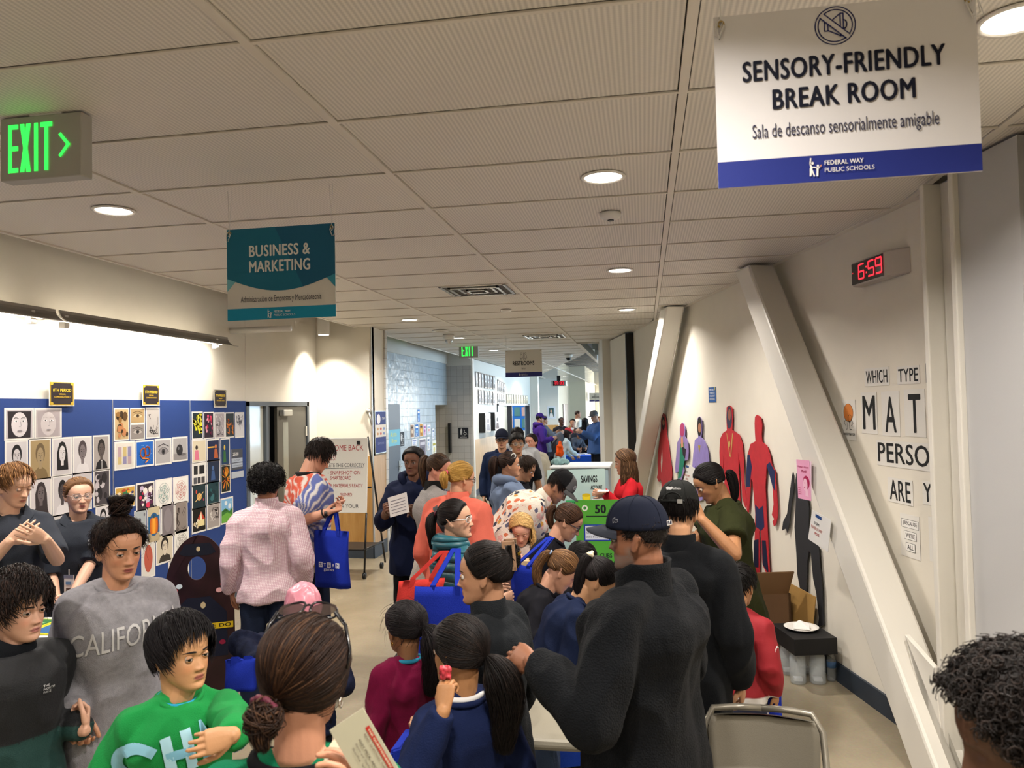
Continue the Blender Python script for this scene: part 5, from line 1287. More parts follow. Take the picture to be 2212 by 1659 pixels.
class Hair:
 """gathers hair geometry in head-local metres, then places it"""
 def __init__(s, color, seed=0, hl=None):
  s.V = []; s.F = []; s.C = []; s.n = 0; s.col = np.array(srgb(color)); s.rng = np.random.default_rng(seed); s.hl = np.array(srgb(hl)) if hl else None
 def add(s, V, F, shade):
  V = np.asarray(V, float); s.V.append(V); s.F += [tuple(i + s.n for i in f) for f in F]; s.n += len(V)
  sh = np.broadcast_to(np.asarray(shade, float), (len(V),))[:, None]
  s.C.append(np.clip(s.col * sh, 0, 1) if s.hl is None else np.clip(s.col * np.minimum(sh, 1.3) + s.hl * np.clip(sh - 1.12, 0, 1) * 1.6, 0, 1))
 def shell(s, kind='m', th=.012, top=0.0, back=0.0, lump=.003, fn=None, na=64, ne=40):
  az = np.linspace(-180, 180, na, endpoint=False); el = np.linspace(-88, 88, ne)
  A, E = np.meshgrid(az, el); D = dirs(A, E); r = scalp_r(D)
  L = hairline(A, kind); m = np.clip((E - L + 3) / (9 if kind == 'fringe' else 13), 0, 1); m = m * m * (3 - 2 * m)
  t = th + top * np.clip(np.sin(np.radians(E)), 0, 1) ** 2 + back * np.clip(-np.cos(np.radians(A)), 0, 1) * np.cos(np.radians(E)) ** 2
  nz = np.array([[noise.noise(Vector(d * 3.1)) for d in row] for row in D])
  t = t + lump * nz
  if fn is not None: t = t + fn(A, E)
  R = r * (.90 * (1 - m) + m) + t * m
  P = HC0 + D * R[..., None]
  k = MB(); k.rings(P); s.add(np.vstack(k.v), k.f, .75)
  s.th = t
 def strands(s, P, rad, taper=.35, lo=.65, hi=1.35, flat=.5):
  N, S, _ = P.shape
  t = np.linspace(0, 1, S); rr = rad * s.rng.uniform(.6, 1.4, (N, 1)) * (1 - (1 - taper) * t ** 2)
  V, F, idx = tubes(P, rr, flat); s.add(V, F, s.rng.uniform(lo, hi, N)[idx])
 def scalp_dirs(s, n, kind, amin=-180, amax=180, emax=80):
  out = []
  while sum(len(o) for o in out) < n:
   u = s.rng.uniform(-1, 1, n * 3); el = np.degrees(np.arcsin(u)); az = s.rng.uniform(amin, amax, n * 3)
   ok = (el > hairline(az, kind) + 1) & (el < emax); out.append(np.stack([az[ok], el[ok]], 1))
  o = np.vstack(out)[:n]; return o
 def comb(s, n, kind, tie, th, rad, steps=14, amin=-180, amax=180, lift=.002, edge=.5, top=0.0, back=0.0):
  """strands that run over the scalp to the tie point (direction)"""
  ne = int(n * edge); az = s.rng.uniform(amin, amax, ne); el = hairline(az, kind) + s.rng.uniform(0, 3, ne)
  o = np.vstack([np.stack([az, el], 1), s.scalp_dirs(n - ne, kind, amin, amax)])
  D0 = dirs(o[:, 0], o[:, 1]); t = np.linspace(0, 1, steps)[None, :, None]
  tie = nrm(tie)[None] + s.rng.normal(0, .05, (n, 3))
  D = slerp(D0[:, None, :], nrm_rows(tie)[:, None, :], t); D = nrm_rows(D)
  tt = th + top * np.clip(D[..., 2], 0, 1) ** 2 + back * np.clip(-D[..., 1], 0, 1) ** 2
  e0 = np.clip(np.linspace(0, 1, steps) * 5, 0, 1)[None]
  R = scalp_r(D) + tt * (.12 + .88 * e0) + s.rng.uniform(-.001, lift, (n, 1))
  P = HC0 + D * R[..., None]; s.strands(P, rad)
 def crop(s, n, kind, th, L, rad, sweep=(0, 1, .0), lift=.5, whorl=(0, -.5, .85), steps=7, jit=.25, emax=86, curl=0.0, top=0.0):
  """short hair: strands leave the scalp and lie away from the whorl / along sweep"""
  o = s.scalp_dirs(n, kind, emax=emax); D = dirs(o[:, 0], o[:, 1]); R0 = scalp_r(D) + th * .55 + top * .6 * np.clip(D[:, 2], 0, 1) ** 2
  P0 = HC0 + D * R0[:, None]
  w = nrm(whorl); fl = D * (D @ w)[:, None] - w; fl = fl + np.array(sweep) * .9
  fl = fl - D * (fl * D).sum(1, keepdims=True); fl = nrm_rows(fl + s.rng.normal(0, jit, (n, 3)))
  Ls = L * s.rng.uniform(.6, 1.25, n); t = np.linspace(0, 1, steps)
  side = np.cross(fl, D)
  Dt = nrm_rows(D[:, None] + fl[:, None] * t[None, :, None] * (Ls / R0)[:, None, None])
  Rt = scalp_r(Dt) + (th * .95 + top * np.clip(Dt[..., 2], 0, 1) ** 2) + lift * Ls[:, None] * t[None] * s.rng.uniform(.2, 1.2, (n, 1)) + s.rng.uniform(-.002, .005, (n, 1))
  P = HC0 + Dt * Rt[..., None]
  if curl: ph = s.rng.uniform(0, 6.3, n)[:, None]; P = P + (side[:, None] * np.sin(ph + t[None] * 8)[..., None] + D[:, None] * np.cos(ph + t[None] * 8)[..., None]) * curl
  s.strands(P, rad)
 def curls(s, n, kind, r0, r1, size, rad, steps=12, emax=88):
  o = s.scalp_dirs(n, kind, emax=emax); D = dirs(o[:, 0], o[:, 1]); R = scalp_r(D) + s.rng.uniform(r0, r1, n)
  P0 = HC0 + D * R[:, None]; a = nrm_rows(np.cross(D, s.rng.normal(0, 1, (n, 3)))); b = np.cross(D, a)
  t = np.linspace(0, 1, steps); ph = s.rng.uniform(0, 6.3, n)[:, None]; sz = size * s.rng.uniform(.6, 1.3, n)[:, None, None]
  th = ph + t[None] * 6.3 * 1.6
  P = P0[:, None] + (a[:, None] * np.cos(th)[..., None] + b[:, None] * np.sin(th)[..., None]) * sz * .6 + D[:, None] * (t[None, :, None] - .5) * sz * 1.4
  s.strands(P, rad, taper=.6)
 def tail(s, p0, path, n, r0, r1, rad, steps=14, wav=.0, spread=None, mid=None):
  """ponytail: bundle from p0 along path (local points); r0/mid/r1 bundle radii"""
  path = np.array([p0] + list(path), float); seg = np.linspace(0, len(path) - 1, steps)
  C = np.stack([np.interp(seg, np.arange(len(path)), path[:, k]) for k in range(3)], 1)
  for _ in range(2): C[1:-1] = (C[:-2] + C[1:-1] * 2 + C[2:]) / 4
  t = np.linspace(0, 1, steps); m = mid if mid is not None else max(r0, r1)
  rr = np.where(t < .45, r0 + (m - r0) * np.sin(np.clip(t / .45, 0, 1) * PI / 2), m + (r1 - m) * np.clip((t - .45) / .55, 0, 1) ** 1.5)
  T = nrm_rows(np.gradient(C, axis=0)); a = nrm_rows(np.cross(T, [0.3, .1, .05]) + 1e-6); b = np.cross(T, a)
  an = s.rng.uniform(0, 2 * PI, n); q = np.sqrt(s.rng.uniform(0, 1, n)) * .98; q[: n // 2] = s.rng.uniform(.8, 1.02, n // 2)
  L = s.rng.uniform(.82, 1.05, n); ph = s.rng.uniform(0, 6.3, n)
  off = (np.cos(an)[:, None, None] * a[None] + np.sin(an)[:, None, None] * b[None]) * (q[:, None] * rr[None])[..., None]
  idx = np.clip(t[None] * L[:, None], 0, 1) * (steps - 1)
  Cx = np.stack([np.stack([np.interp(ix, np.arange(steps), C[:, k]) for k in range(3)], 1) for ix in idx])
  P = Cx + off
  if wav: P += (a[None] * np.sin(ph[:, None] + t[None] * 14)[..., None]) * wav * t[None, :, None]
  s.strands(P, rad, taper=.25)
  k = MB(); k.tube(C, np.maximum(rr * .82, .004), 12); s.add(np.vstack(k.v), k.f, .6)
 def ball(s, c, r, n, rad, seed=0, mess=.15):
  k = MB(); k.ball(c, np.array(r) * .86, 16, 12); s.add(np.vstack(k.v), k.f, .6)
  c = np.array(c); D = nrm_rows(s.rng.normal(0, 1, (n, 3))); t = np.linspace(0, 1, 12); ax = nrm_rows(s.rng.normal(0, 1, (n, 3)) * [.5, .5, 1]); u = nrm_rows(np.cross(ax, D)); v = np.cross(u, ax)
  th = t[None] * 3.2; Rr = np.broadcast_to(np.array(r, float), (3,))
  P = c + (D[:, None] * np.cos(th)[..., None] + np.cross(ax, D)[:, None] * np.sin(th)[..., None]) * Rr * (1 + s.rng.normal(0, mess, (n, 1, 1)) * .5)
  s.strands(P, rad)
 def build(s, parent, M, c, k=1.0, name='hair', rough=.48):
  V = np.vstack(s.V) * k; V = V @ M + c
  return mesh_obj(name, V, s.F, mat('hair_strands', rough=rough, attr=True, spec=.2, bump=.25, bscale=420), parent, np.vstack(s.C))
# ---- eyes: ball with iris, lids, lashes, brow
def eye_parts(parent, M, c, k, gaze=(0, 0), iris='#3a2618', lid='#c89070', openv=.55, brow='#2a1c14', browth=.0032, fine=True):
 for q in (-1, 1):
  ec = np.array([q * .0315, .0752, .0005])
  # eyeball
  gx, gz = gaze; gd = nrm([gx, 1, gz]); a = nrm(np.cross(gd, [0, 0, 1])); b = np.cross(a, gd); r = .0118
  R = []; mi = []
  rings_ = [2, 11, 13, 27, 29, 50, 75, 110, 150, 178]
  for an in rings_:
   t = math.radians(an); ph = np.arange(18) * 2 * PI / 18
   R.append(ec + r * (math.cos(t) * gd + math.sin(t) * (np.outer(np.cos(ph), a) + np.outer(np.sin(ph), b))))
  k_ = MB(); k_.rings(R); V = np.vstack(k_.v) * k; V = V @ M + c
  mi = []
  for i in range(len(rings_) - 1): mi += [(1 if i < 1 else 2 if i < 3 else 0)] * 18
  mi += [1, 0] * 18
  ir = mat('iris_' + iris[1:], iris, .25)
  mesh_obj('eye', V, k_.f, [mat('eye_white', '#d8d2ca', .25), mat('pupil', '#0c0a0a', .15), ir], parent, midx=mi)
  # lids: skin shells over the ball, leaving an almond opening
  for up in (1, -1):
   o0 = (.30 if up > 0 else -.34) * (openv / .55) if up > 0 else -.30 * min(1.0, openv / .5) - .04
   if up > 0: o0 = -.25 + .62 * openv / .6
   R = []
   for f in np.linspace(0, 1, 6):
    row = []
    for u in np.linspace(-1, 1, 13):
     edge = o0 * (1 - .75 * u * u) - (.10 * u * q * up if False else 0)
     lim = 1.25 if up > 0 else -1.25
     el = edge + (lim - edge) * f
     az = u * 1.25
     rr = .0129 + .0006 * (1 - f)
     row.append(ec + rr * np.array([math.sin(az) * math.cos(el * .9), math.cos(az) * math.cos(el * .9), math.sin(el)]))
    R.append(row)
   R = np.array(R); V = R.reshape(-1, 3); F = [(i * 13 + j, i * 13 + j + 1, (i + 1) * 13 + j + 1, (i + 1) * 13 + j) for i in range(5) for j in range(12)]
   V = (V * k) @ M + c; mesh_obj('eyelid', V, F, mat('lid_' + lid[1:], lid, .5), parent)
   if up > 0:
    lash = MB(); lash.smooth = True; pth = R[0] + np.array([0, .0006, 0]); lash.tube((pth * k) @ M + c, .0010 * k, 5); lash.build('eyelash', mat('lash', '#16100e', .6), parent)
  bp = []
  for t in np.linspace(0, 1, 8):
   x = q * (.013 + .037 * t); z = .0205 + .004 * math.sin(t * 2.2) - .003 * t
   h = HB.ray_cast(Vector((x, .2, z)), Vector((0, -1, 0)))
   bp.append([x, (h[0].y if h[0] is not None else .09) - .0006, z])
  bm_ = MB(); bm_.smooth = True; bp = np.array(bp); th = browth * k * np.array([.8, 1, 1.05, 1, .9, .75, .55, .3])
  bm_.tube((bp * k) @ M + c, th, 6); bm_.build('eyebrow', mat('brow_' + brow[1:], brow, .8), parent)
def skin_colors(V, M, c, k, skin, lips, blush=.12, beard=None):
 """skin colour by place on the face, shade painted into mouth line and nostrils"""
 L = ((V - c) @ M.T) / k * 1000; x, y, z = L[:, 0], L[:, 1], L[:, 2] + 112.5
 base = np.array(srgb(skin)); C = np.tile(base, (len(V), 1))
 face_ = (y > 40) & (z > -5) & (z < 200) & (abs(x) < 75)
 m = (face_ * (np.exp(-((abs(x) - 38) / 16.) ** 2 - ((z - 82) / 15.) ** 2) + .8 * np.exp(-(x / 10.) ** 2 - ((z - 80) / 9.) ** 2)))[:, None] * blush
 C = C * (1 - m) + C * np.array([1.15, .72, .66]) * m
 w = 23 - 1.2 * abs(z - 48.5)
 lm = np.clip((w - abs(x)) / 4, 0, 1) * np.clip((9.5 - abs(z - 48.5)) / 2.5, 0, 1) * face_ * (y > 62)
 C = C * (1 - lm[:, None]) + np.array(srgb(lips)) * lm[:, None]
 ml = np.exp(-((z - 48.4) / 1.5) ** 2) * (abs(x) < 23) * (y > 62) * face_
 C *= (1 - .65 * ml)[:, None]  # crease shade between the lips painted into the colour
 for q in (-1, 1):
  nl = np.exp(-((x - q * 7) / 3.2) ** 2 - ((z - 70) / 2.5) ** 2) * (y > 75); C *= (1 - .6 * nl)[:, None]  # nostril shade painted in as two dark spots
 if beard is not None:
  bd = np.array(srgb(beard[0])); f = np.clip((66 - z) / 8, 0, 1) * np.clip((z + 18) / 12, 0, 1) * (y > 2) * (1 - lm) + np.exp(-((z - 64) / 4.5) ** 2) * (abs(x) < 28) * (y > 70)
  f = f * np.clip((y - 2) / 14, 0, 1) + np.clip(1 - abs(y - 16) / 20, 0, 1) * np.clip((100 - z) / 20, 0, 1) * (z > 30)
  nz = np.array([noise.noise(Vector(p) * .5) + .6 * noise.noise(Vector(p) * .12) for p in L]) * .8 + .4
  f = np.clip(f, 0, 1) * beard[1] * (.65 + .5 * nz); f = np.clip(f, 0, 1)[:, None]; C = C * (1 - f) + bd * f
 return C
# ---- whole figure
class Person:
 def __init__(s, label, head, D, face=180, lean=0, hy=0, hp=0, hr=0, hs=1.0, bulk=1.0, skin='#c99678', fem=False, lod=1, neck=.0, twist=0.0, kid=0.0, sh=1.0):
  s.label = label; s.lod = lod; s.hs = hs; s.bulk = bulk; s.skin = skin; s.fem = fem; s.sh = sh; s.kid = kid
  s.th = None; s.face = face
  face = face + math.degrees(math.atan((1106 - head[0]) / FPX)) + 9.76
  fa = math.radians(face); F0 = np.array([-math.sin(fa), math.cos(fa), 0]); R0 = np.array([math.cos(fa), math.sin(fa), 0])
  l = math.radians(lean); U = ZW * math.cos(l) + F0 * math.sin(l); F = F0 * math.cos(l) - ZW * math.sin(l)
  s.F0, s.R, s.U, s.F = F0, R0, U, F
  # head axes
  ha = math.radians(face + hy); hf = np.array([-math.sin(ha), math.cos(ha), 0]); hR = np.array([math.cos(ha), math.sin(ha), 0])
  p = math.radians(hp); hF = hf * math.cos(p) - ZW * math.sin(p); hU = ZW * math.cos(p) + hf * math.sin(p)
  r = math.radians(hr); hR2 = hR * math.cos(r) + hU * math.sin(r); hU2 = hU * math.cos(r) - hR * math.sin(r)
  s.M = np.array([hR2, hF, hU2]); s.hF, s.hU, s.hR = hF, hU2, hR2
  s.c = px(head[0], head[1], D)
  nd = nrm(U * .55 + hU2 * .45 + F0 * .12)
  # vector head centre <- pelvis for height h:  U*.315h + nd*(.045h) + hU*.105*hs - ...
  off1 = U * .315 + nd * .032; off0 = hU2 * .098 * hs + hF * .012 * hs
  h = (s.c[2] - off0[2]) / (.52 + off1[2]) * 1.0
  s.h = h; s.pel = s.c - off0 - off1 * h; s.nb = s.pel + U * .315 * h; s.root = np.array([s.pel[0], s.pel[1], 0]); s.nd = nd
  s.t = thing('person', label, 'person', s.root)
  w = (.098 if not fem else .090) * h * sh
  tw = math.radians(twist); s.SR = R0 * math.cos(tw) + np.cross(U, R0) * math.sin(tw)
  s.shl = {+1: s.nb - U * .046 * h + s.SR * w, -1: s.nb - U * .046 * h - s.SR * w}
  s.hip = {q: s.pel + R0 * q * .052 * h for q in (1, -1)}
  s.Lu = .165 * h; s.Lf = .145 * h
  s.arm = {}; s.hand = {}
  for q in (1, -1): s.set_arm(q)
  s.leg = {}
  for q in (1, -1):
   foot = s.root + R0 * q * .065 * h + F0 * (.0 if lean < 10 else .02 * h); ank = foot + ZW * .045 * h
   knee = (s.hip[q] + ank) / 2 + F0 * .012 * h; s.leg[q] = (knee, ank)
  s.parts = {}
 def loc(s, r, f, u): return s.nb + (s.R * r + s.F * f + s.U * u) * s.h
 def set_arm(s, q, wrist=None, pole=None, bend=None, curl=.35, fdir=None, palm=None, spread=.1, px_=None, elbow=None, thumb=.5, thin=False):
  sh = s.shl[q]
  if px_ is not None: wr = px(*px_)
  elif wrist is not None: wr = s.loc(*wrist)
  else: wr = sh + (-ZW * .93 + s.R * q * .14 + s.F0 * .12) * (s.Lu + s.Lf)
  d = wr - sh; L = np.linalg.norm(d); mx = (s.Lu + s.Lf) * .995
  if L > mx: wr = sh + d / L * mx; d = wr - sh; L = mx
  if elbow is not None: pl = px(*elbow) - sh
  else: pl = (np.array(pole[0] * s.R + pole[1] * s.F0 + pole[2] * ZW) if pole is not None else s.R * q * .35 - s.F0 * .6 - ZW * .5)
  x = (s.Lu ** 2 - s.Lf ** 2 + L * L) / (2 * L); hh = math.sqrt(max(s.Lu ** 2 - x * x, 0)); dn = d / L
  pl = pl - dn * (pl @ dn); pl = nrm(pl); el = sh + dn * x + pl * hh
  s.arm[q] = (el, wr)
  fd = nrm(wr - el) if fdir is None else nrm(fdir[0] * s.R + fdir[1] * s.F0 + fdir[2] * ZW)
  pm = (-s.R * q) if palm is None else (palm[0] * s.R + palm[1] * s.F0 + palm[2] * ZW)
  pm = pm - fd * (pm @ fd); pm = nrm(pm)
  s.hand[q] = (fd, pm, curl, spread, thumb)
  return s
 def hand_mb(s, mb, q, k):
  """palm, four fingers, thumb as tapering capsules; k = scale (1 = adult)"""
  fd, pm, curl, spread, th = s.hand[q]; wr = s.arm[q][1]; k = k
  side = np.cross(fd, pm)               # towards the thumb or away
  ts = side if (side @ np.cross(fd, pm)) > 0 else -side
  # thumb side: for the right hand (q=1) with palm normal pm and fingers fd, thumb = pm x fd ... flips for the left
  ts = np.cross(pm, fd) * (1 if q > 0 else -1)
  pc = wr + fd * .045 * k
  R = []
  for t, w, d in ((-.008, .026, .019), (.015, .031, .017), (.045, .039, .0145), (.075, .041, .0125), (.088, .038, .010)):
   an = np.arange(14) * 2 * PI / 14
   R.append(wr + fd * t * k + np.outer(np.cos(an), ts) * w * k + np.outer(np.sin(an), pm) * d * k)
  mb.rings(R)
  for i, (o, L, r) in enumerate(((.029, .070, .0088), (.0095, .079, .0090), (-.0105, .073, .0086), (-.029, .056, .0076))):
   b = wr + fd * (.080 - .004 * (i in (0, 3))) * k + ts * o * k; d = nrm(fd + ts * (o * spread * 18))
   c = curl * (1 + .12 * i)
   a = 0; p = b
   for j, fr in enumerate((.45, .31, .24)):
    a += c * (.9 if j == 0 else 1.15); dd = d * math.cos(a) + pm * math.sin(a)
    n = p + dd * L * fr * k; mb.cap(p, r * (1 - .09 * j) * k, n, r * (1 - .09 * (j + 1)) * k, 8, 2); p = n
  b = wr + fd * .022 * k + ts * .026 * k + pm * .006 * k; d = nrm(fd * .75 + ts * (.9 - .5 * th) + pm * (.25 + .5 * th))
  m = b + d * .038 * k; e = m + nrm(fd * .95 + ts * (.35 - .3 * th) + pm * .3 * (1 + th)) * .032 * k; f = e + nrm(fd + ts * .1 + pm * .3) * .024 * k
  mb.cap(b, .0145 * k, m, .0112 * k, 8, 2); mb.cap(m, .0108 * k, e, .0100 * k, 8, 2); mb.cap(e, .0100 * k, f, .0080 * k, 8, 2)
 def torso_rings(s, g=1.0, add=0.0, lo=-.05, hi=.325, belly=0.0, hem=None, flare=0.0):
  T = [(-.30, .098, .072), (-.20, .098, .074), (-.12, .098, .075), (-.05, .096, .072), (.0, .095, .068), (.06, .084 if s.fem else .088, .058), (.11, .080 if s.fem else .088, .056), (.17, .090, .064), (.225, .099, .070), (.255, .101, .066), (.273, .088, .058), (.290, .064, .048), (.308, .046, .039), (.330, .036, .034)]
  R = []; h = s.h; n = 28
  for t, w, d in T:
   if t < lo - 1e-6 or t > hi + 1e-6: continue
   k = s.bulk if t < .29 else 1 + (s.bulk - 1) * .4
   w = w * h * g * k + add; d = d * h * g * k + add
   f = np.clip((t - 0) / .26, 0, 1); Rx = nrm(s.R * (1 - f) + s.SR * f)
   fl = flare * max(0, -t + .05) * h
   w += fl; d += fl
   an = np.arange(n) * 2 * PI / n; ca, sa = np.cos(an), np.sin(an)
   yo = belly * h * math.exp(-((t - .05) / .08) ** 2)
   up = s.U if t > -.02 else nrm(s.U * .5 + ZW * .5)
   c = s.pel + up * t * h + s.F * (.006 * h)
   fw = np.where(sa > 0, sa * (d + yo), sa * d * (.92 if t < .2 else 1))
   if s.fem and .14 < t < .26: fw = fw + (sa > .3) * .012 * h * np.exp(-((t - .205) / .03) ** 2) * (1 - abs(ca)) ** .3
   R.append(c + np.outer(np.sign(ca) * abs(ca) ** .85 * w, Rx) + np.outer(fw, s.F))
  return R
 def body(s, voxel=None, lips='#a8605c', beard=None, arms=True, blush=.35, smooth=None):
  v = voxel or (.003, .0045, .008)[s.lod]; mb = MB(); h = s.h; k = s.hs
  W = HV.copy(); x, y, z = W[:, 0] * 1000, W[:, 1] * 1000, W[:, 2] * 1000 + 112.5; fm = (y > 40) * s.kid
  dy = -7 * g2(x, 10) * np.clip((z - 64) / 12, 0, 1) * (z < 120) * fm + 4 * g2(abs(x) - 36, 15) * g2(z - 66, 22) * fm
  W[:, 1] += dy / 1000; W[:, 0] *= 1 + .07 * s.kid * g2(z - 52, 34)
  V = (W * k) @ s.M + s.c; mb.add(V, HF)
  H = lambda x, y, z: s.c + (np.array([x, y, z]) * k) @ s.M
  for q in (-1, 1):      # ears
   a = nrm(s.M[1] * -.9 + s.hR * q * .45); b = nrm(s.M[2] + s.M[1] * -.25); n_ = nrm(np.cross(a, b)); c = H(q * .0755, -.010, -.012)
   mb.ball(c, (.017 * k, .030 * k, .0055 * k), 12, 8, np.array([a, b, n_]))
   C = []
   for an in np.linspace(-.9, 3.9, 12): C.append(c + a * (.0165 * k * (.2 + math.cos(an - 1.5) * .9)) + b * (.026 * k * math.sin(an - .1 + .0) + .003 * k) + s.hR * q * .004 * k)
   mb.tube(C, .0036 * k, 6)
  nbk = s.nb + s.U * .0 * h
  mb.cap(H(0, -.022, -.06), .052 * k * (1.06 if not s.fem else .92), nbk + s.F * .002 * h, .034 * h * (1.0 if not s.fem else .92), 18, 3)
  mb.cap(H(0, .02, -.085), .038 * k, nbk + s.F * .012 * h, .030 * h, 14, 3)
  mb.rings(s.torso_rings(.93, -.006, lo=0, hi=.316))
  for q in (1, -1):
   mb.cap(s.nb - s.U * .012 * h + s.SR * q * .025 * h, .022 * h, s.shl[q], .026 * h * s.bulk, 12, 3)
   mb.cap(s.hip[q], .046 * h, s.leg[q][0], .030 * h, 10, 2); mb.cap(s.leg[q][0], .029 * h, s.leg[q][1], .018 * h, 10, 2)
   mb.cap(s.leg[q][1], .018 * h, s.leg[q][1] + s.F0 * .07 * h - ZW * .025 * h, .018 * h, 10, 2)
   if arms:
    e, w = s.arm[q]; B = s.bulk ** .5
    mb.cap(s.shl[q], .027 * h * B, e, .0215 * h * B, 12, 3); m = e + (w - e) * .3
    mb.cap(e, .0215 * h * B, m, .0225 * h * B, 12, 2); mb.cap(m, .0225 * h * B, w, .0155 * h * B, 12, 2)
    s.hand_mb(mb, q, h / 1.72 * (1.0 if h > 1.5 else 1.04))
  V, F = remesh(mb, v, (3, 2, 1)[s.lod] if smooth is None else smooth)
  C = skin_colors(V, s.M, s.c, k, s.skin, lips, blush, beard)
  o = mesh_obj('body', V, F, mat('skin', rough=.46, attr=True, spec=.4, bump=.06, bscale=260), s.t, C)
  return s
 def eyes(s, **kw):
  sk = np.array(srgb(s.skin)); kw.setdefault('lid', '#%02x%02x%02x' % tuple(int(c) for c in (np.array([int(s.skin[i:i + 2], 16) for i in (1, 3, 5)]) * .93)))
  eye_parts(s.t, s.M, s.c, s.hs, **kw); return s
 # garments ---------------------------------------------------------------
 def top(s, m, sleeve='long', lo=-.10, collar='crew', add=.014, fold=.005, name='shirt', colf=None, voxel=None, flare=.0, cuff=None, belly=0.0, collarm=None, fs=.085, smooth=9, drop=.0, sl=.55):
  h = s.h; mb = MB(); R = s.torso_rings(1.0, add, lo=lo, hi=.316, belly=belly, flare=flare); mb.rings(R)
  B = s.bulk ** .5
  for q in (1, -1):
   e, w = s.arm[q]
   mb.cap(s.nb - s.U * .016 * h + s.SR * q * .026 * h, .022 * h + add * .8, s.shl[q], .028 * h * B + add, 14, 3)
   if sleeve == 'none': continue
   if sleeve == 'short':
    d = nrm(e - s.shl[q]); en = s.shl[q] + (e - s.shl[q]) * (sl + .1)
    mb.tube([s.shl[q] - d * .01, s.shl[q] + (en - s.shl[q]) * .5, en], [.028 * h * B + add, .030 * h * B + add, .032 * h * B + add], 16)
   else:
    mb.cap(s.shl[q], .028 * h * B + add, e, .026 * h * B + add * .9, 14, 3)
    f = w if sleeve == 'long' else e + (w - e) * (.62 if sleeve == '34' else .45)
    f = f - nrm(w - e) * .006
    mb.tube([e - nrm(w - e) * .012, e + (f - e) * .5, f - nrm(w - e) * .03, f], [.0262 * h * B + add * .9, .025 * h * B + add * .8, .0205 * h * B + add * .62, .0185 * h * B + add * .5], 16)
  for q in (1, -1): mb.cap(s.nb - s.U * .055 * h, .040 * h + add * .6, s.shl[q] - s.SR * q * .012 * h, .026 * h + add, 14, 3)
  vx = voxel or (.007, .009, .013)[s.lod]
  V, F = remesh(mb, vx, smooth)
  if fold: V = fold_noise(V, F, fold, fs * h, len(s.label))
  C = None
  if colf: C = np.array([colf((p - s.nb) @ s.R / h, (p - s.nb) @ s.F / h, (p - s.nb) @ s.U / h, p) for p in V])
  o = mesh_obj(name, V, F, m, s.t, C)
  s.topV, s.topF, s.topo = V, F, o
  cm = collarm or m
  s.collar(collar, cm, add)
  if cuff and sleeve == 'long':
   for q in (1, -1):
    e, w = s.arm[q]; d = nrm(w - e); k = MB(); k.smooth = True
    k.tube([w - d * .05, w - d * .03, w - d * .008], [.019 * h * B + add * .55, .0195 * h * B + add * .6, .0175 * h * B + add * .5], 18); k.build('cuff', cuff, s.t)
  return s
 def collar(s, kind, m, add=.012):
  h = s.h; c = s.nb + s.U * .000 * h; k = MB(); k.smooth = True
  n = 28; an = np.arange(n) * 2 * PI / n
  def ring(r, up, fy=.0, dip=0.0, sx=1.0): return c + s.U * up * h + s.F * fy * h + np.outer(np.cos(an) * r * h * sx, s.SR) + np.outer(np.sin(an) * r * h, s.F) + np.outer(-np.clip(np.sin(an), 0, 1) ** 2 * dip * h, s.U)
  if kind in ('crew', 'wide'):
   r = .043 if kind == 'crew' else .052
   P = ring(r, .006 if kind == 'crew' else -.002, .006, .018 if kind == 'crew' else .03, 1.08); k.tube(P, .0075 * h, 8, closed=True)
  elif kind == 'stand':
   R = [ring(.050, -.012, .004, .010, 1.1), ring(.046, .012, .006, .016), ring(.044, .036, .010, .020), ring(.040, .038, .010, .020), ring(.041, .0, .008, .02)]
   k.rings(R, cap=False)
  elif kind == 'polo':
   R = [ring(.046, .004, .006, .016, 1.05), ring(.044, .022, .006, .055), ring(.047, .022, .006, .055), ring(.064, -.006, .006, .035, 1.08)]
   k.rings(R, cap=False)
  elif kind == 'hood':
   P = []
   for a in np.linspace(-.1 * PI, 1.1 * PI, 16): P.append(c - s.U * .0 * h + s.SR * math.cos(a) * .062 * h - s.F * math.sin(a) * .055 * h + s.U * (.014 - .016 * math.sin(a) * 0) * h)
   P = [c + s.SR * .030 * h + s.F * .05 * h - s.U * .02 * h] + P + [c - s.SR * .030 * h + s.F * .05 * h - s.U * .02 * h]
   k.tube(P, [.014 * h] + [.020 * h + .012 * h * math.sin(PI * i / 15) for i in range(16)] + [.014 * h], 12)
   k.cap(c - s.F * .055 * h + s.U * .004 * h, .030 * h, c - s.F * .070 * h - s.U * .055 * h, .022 * h, 14, 3)
  else: return
  k.build('collar' if kind != 'hood' else 'hood', m, s.t)
 def pants(s, m, name='trousers', wide=1.0, length=1.0, fold=.005, skirt=False):
  h = s.h; mb = MB(); add = .012
  mb.rings(s.torso_rings(1.0, .006, lo=-.06, hi=.06))
  for q in (1, -1):
   kn, an = s.leg[q]; e = kn + (an - kn) * (length * 2 - 1) + (ZW * -.012 if length == 1 else 0)
   mb.cap(s.hip[q], .051 * h * s.bulk ** .5 + add * .5, kn, (.036 * h + add * .5) * wide, 14, 3)
   mb.tube([kn + ZW * .01, (kn + e) / 2, e], [(.036 * h + add * .5) * wide, (.033 * h + add * .4) * wide, (.028 * h + add * .4) * wide], 14)
  V, F = remesh(mb, (.009, .011, .016)[s.lod], 2)
  V = fold_noise(V, F, fold, .07 * h, 3 + len(s.label)); mesh_obj(name, V, F, m, s.t); return s
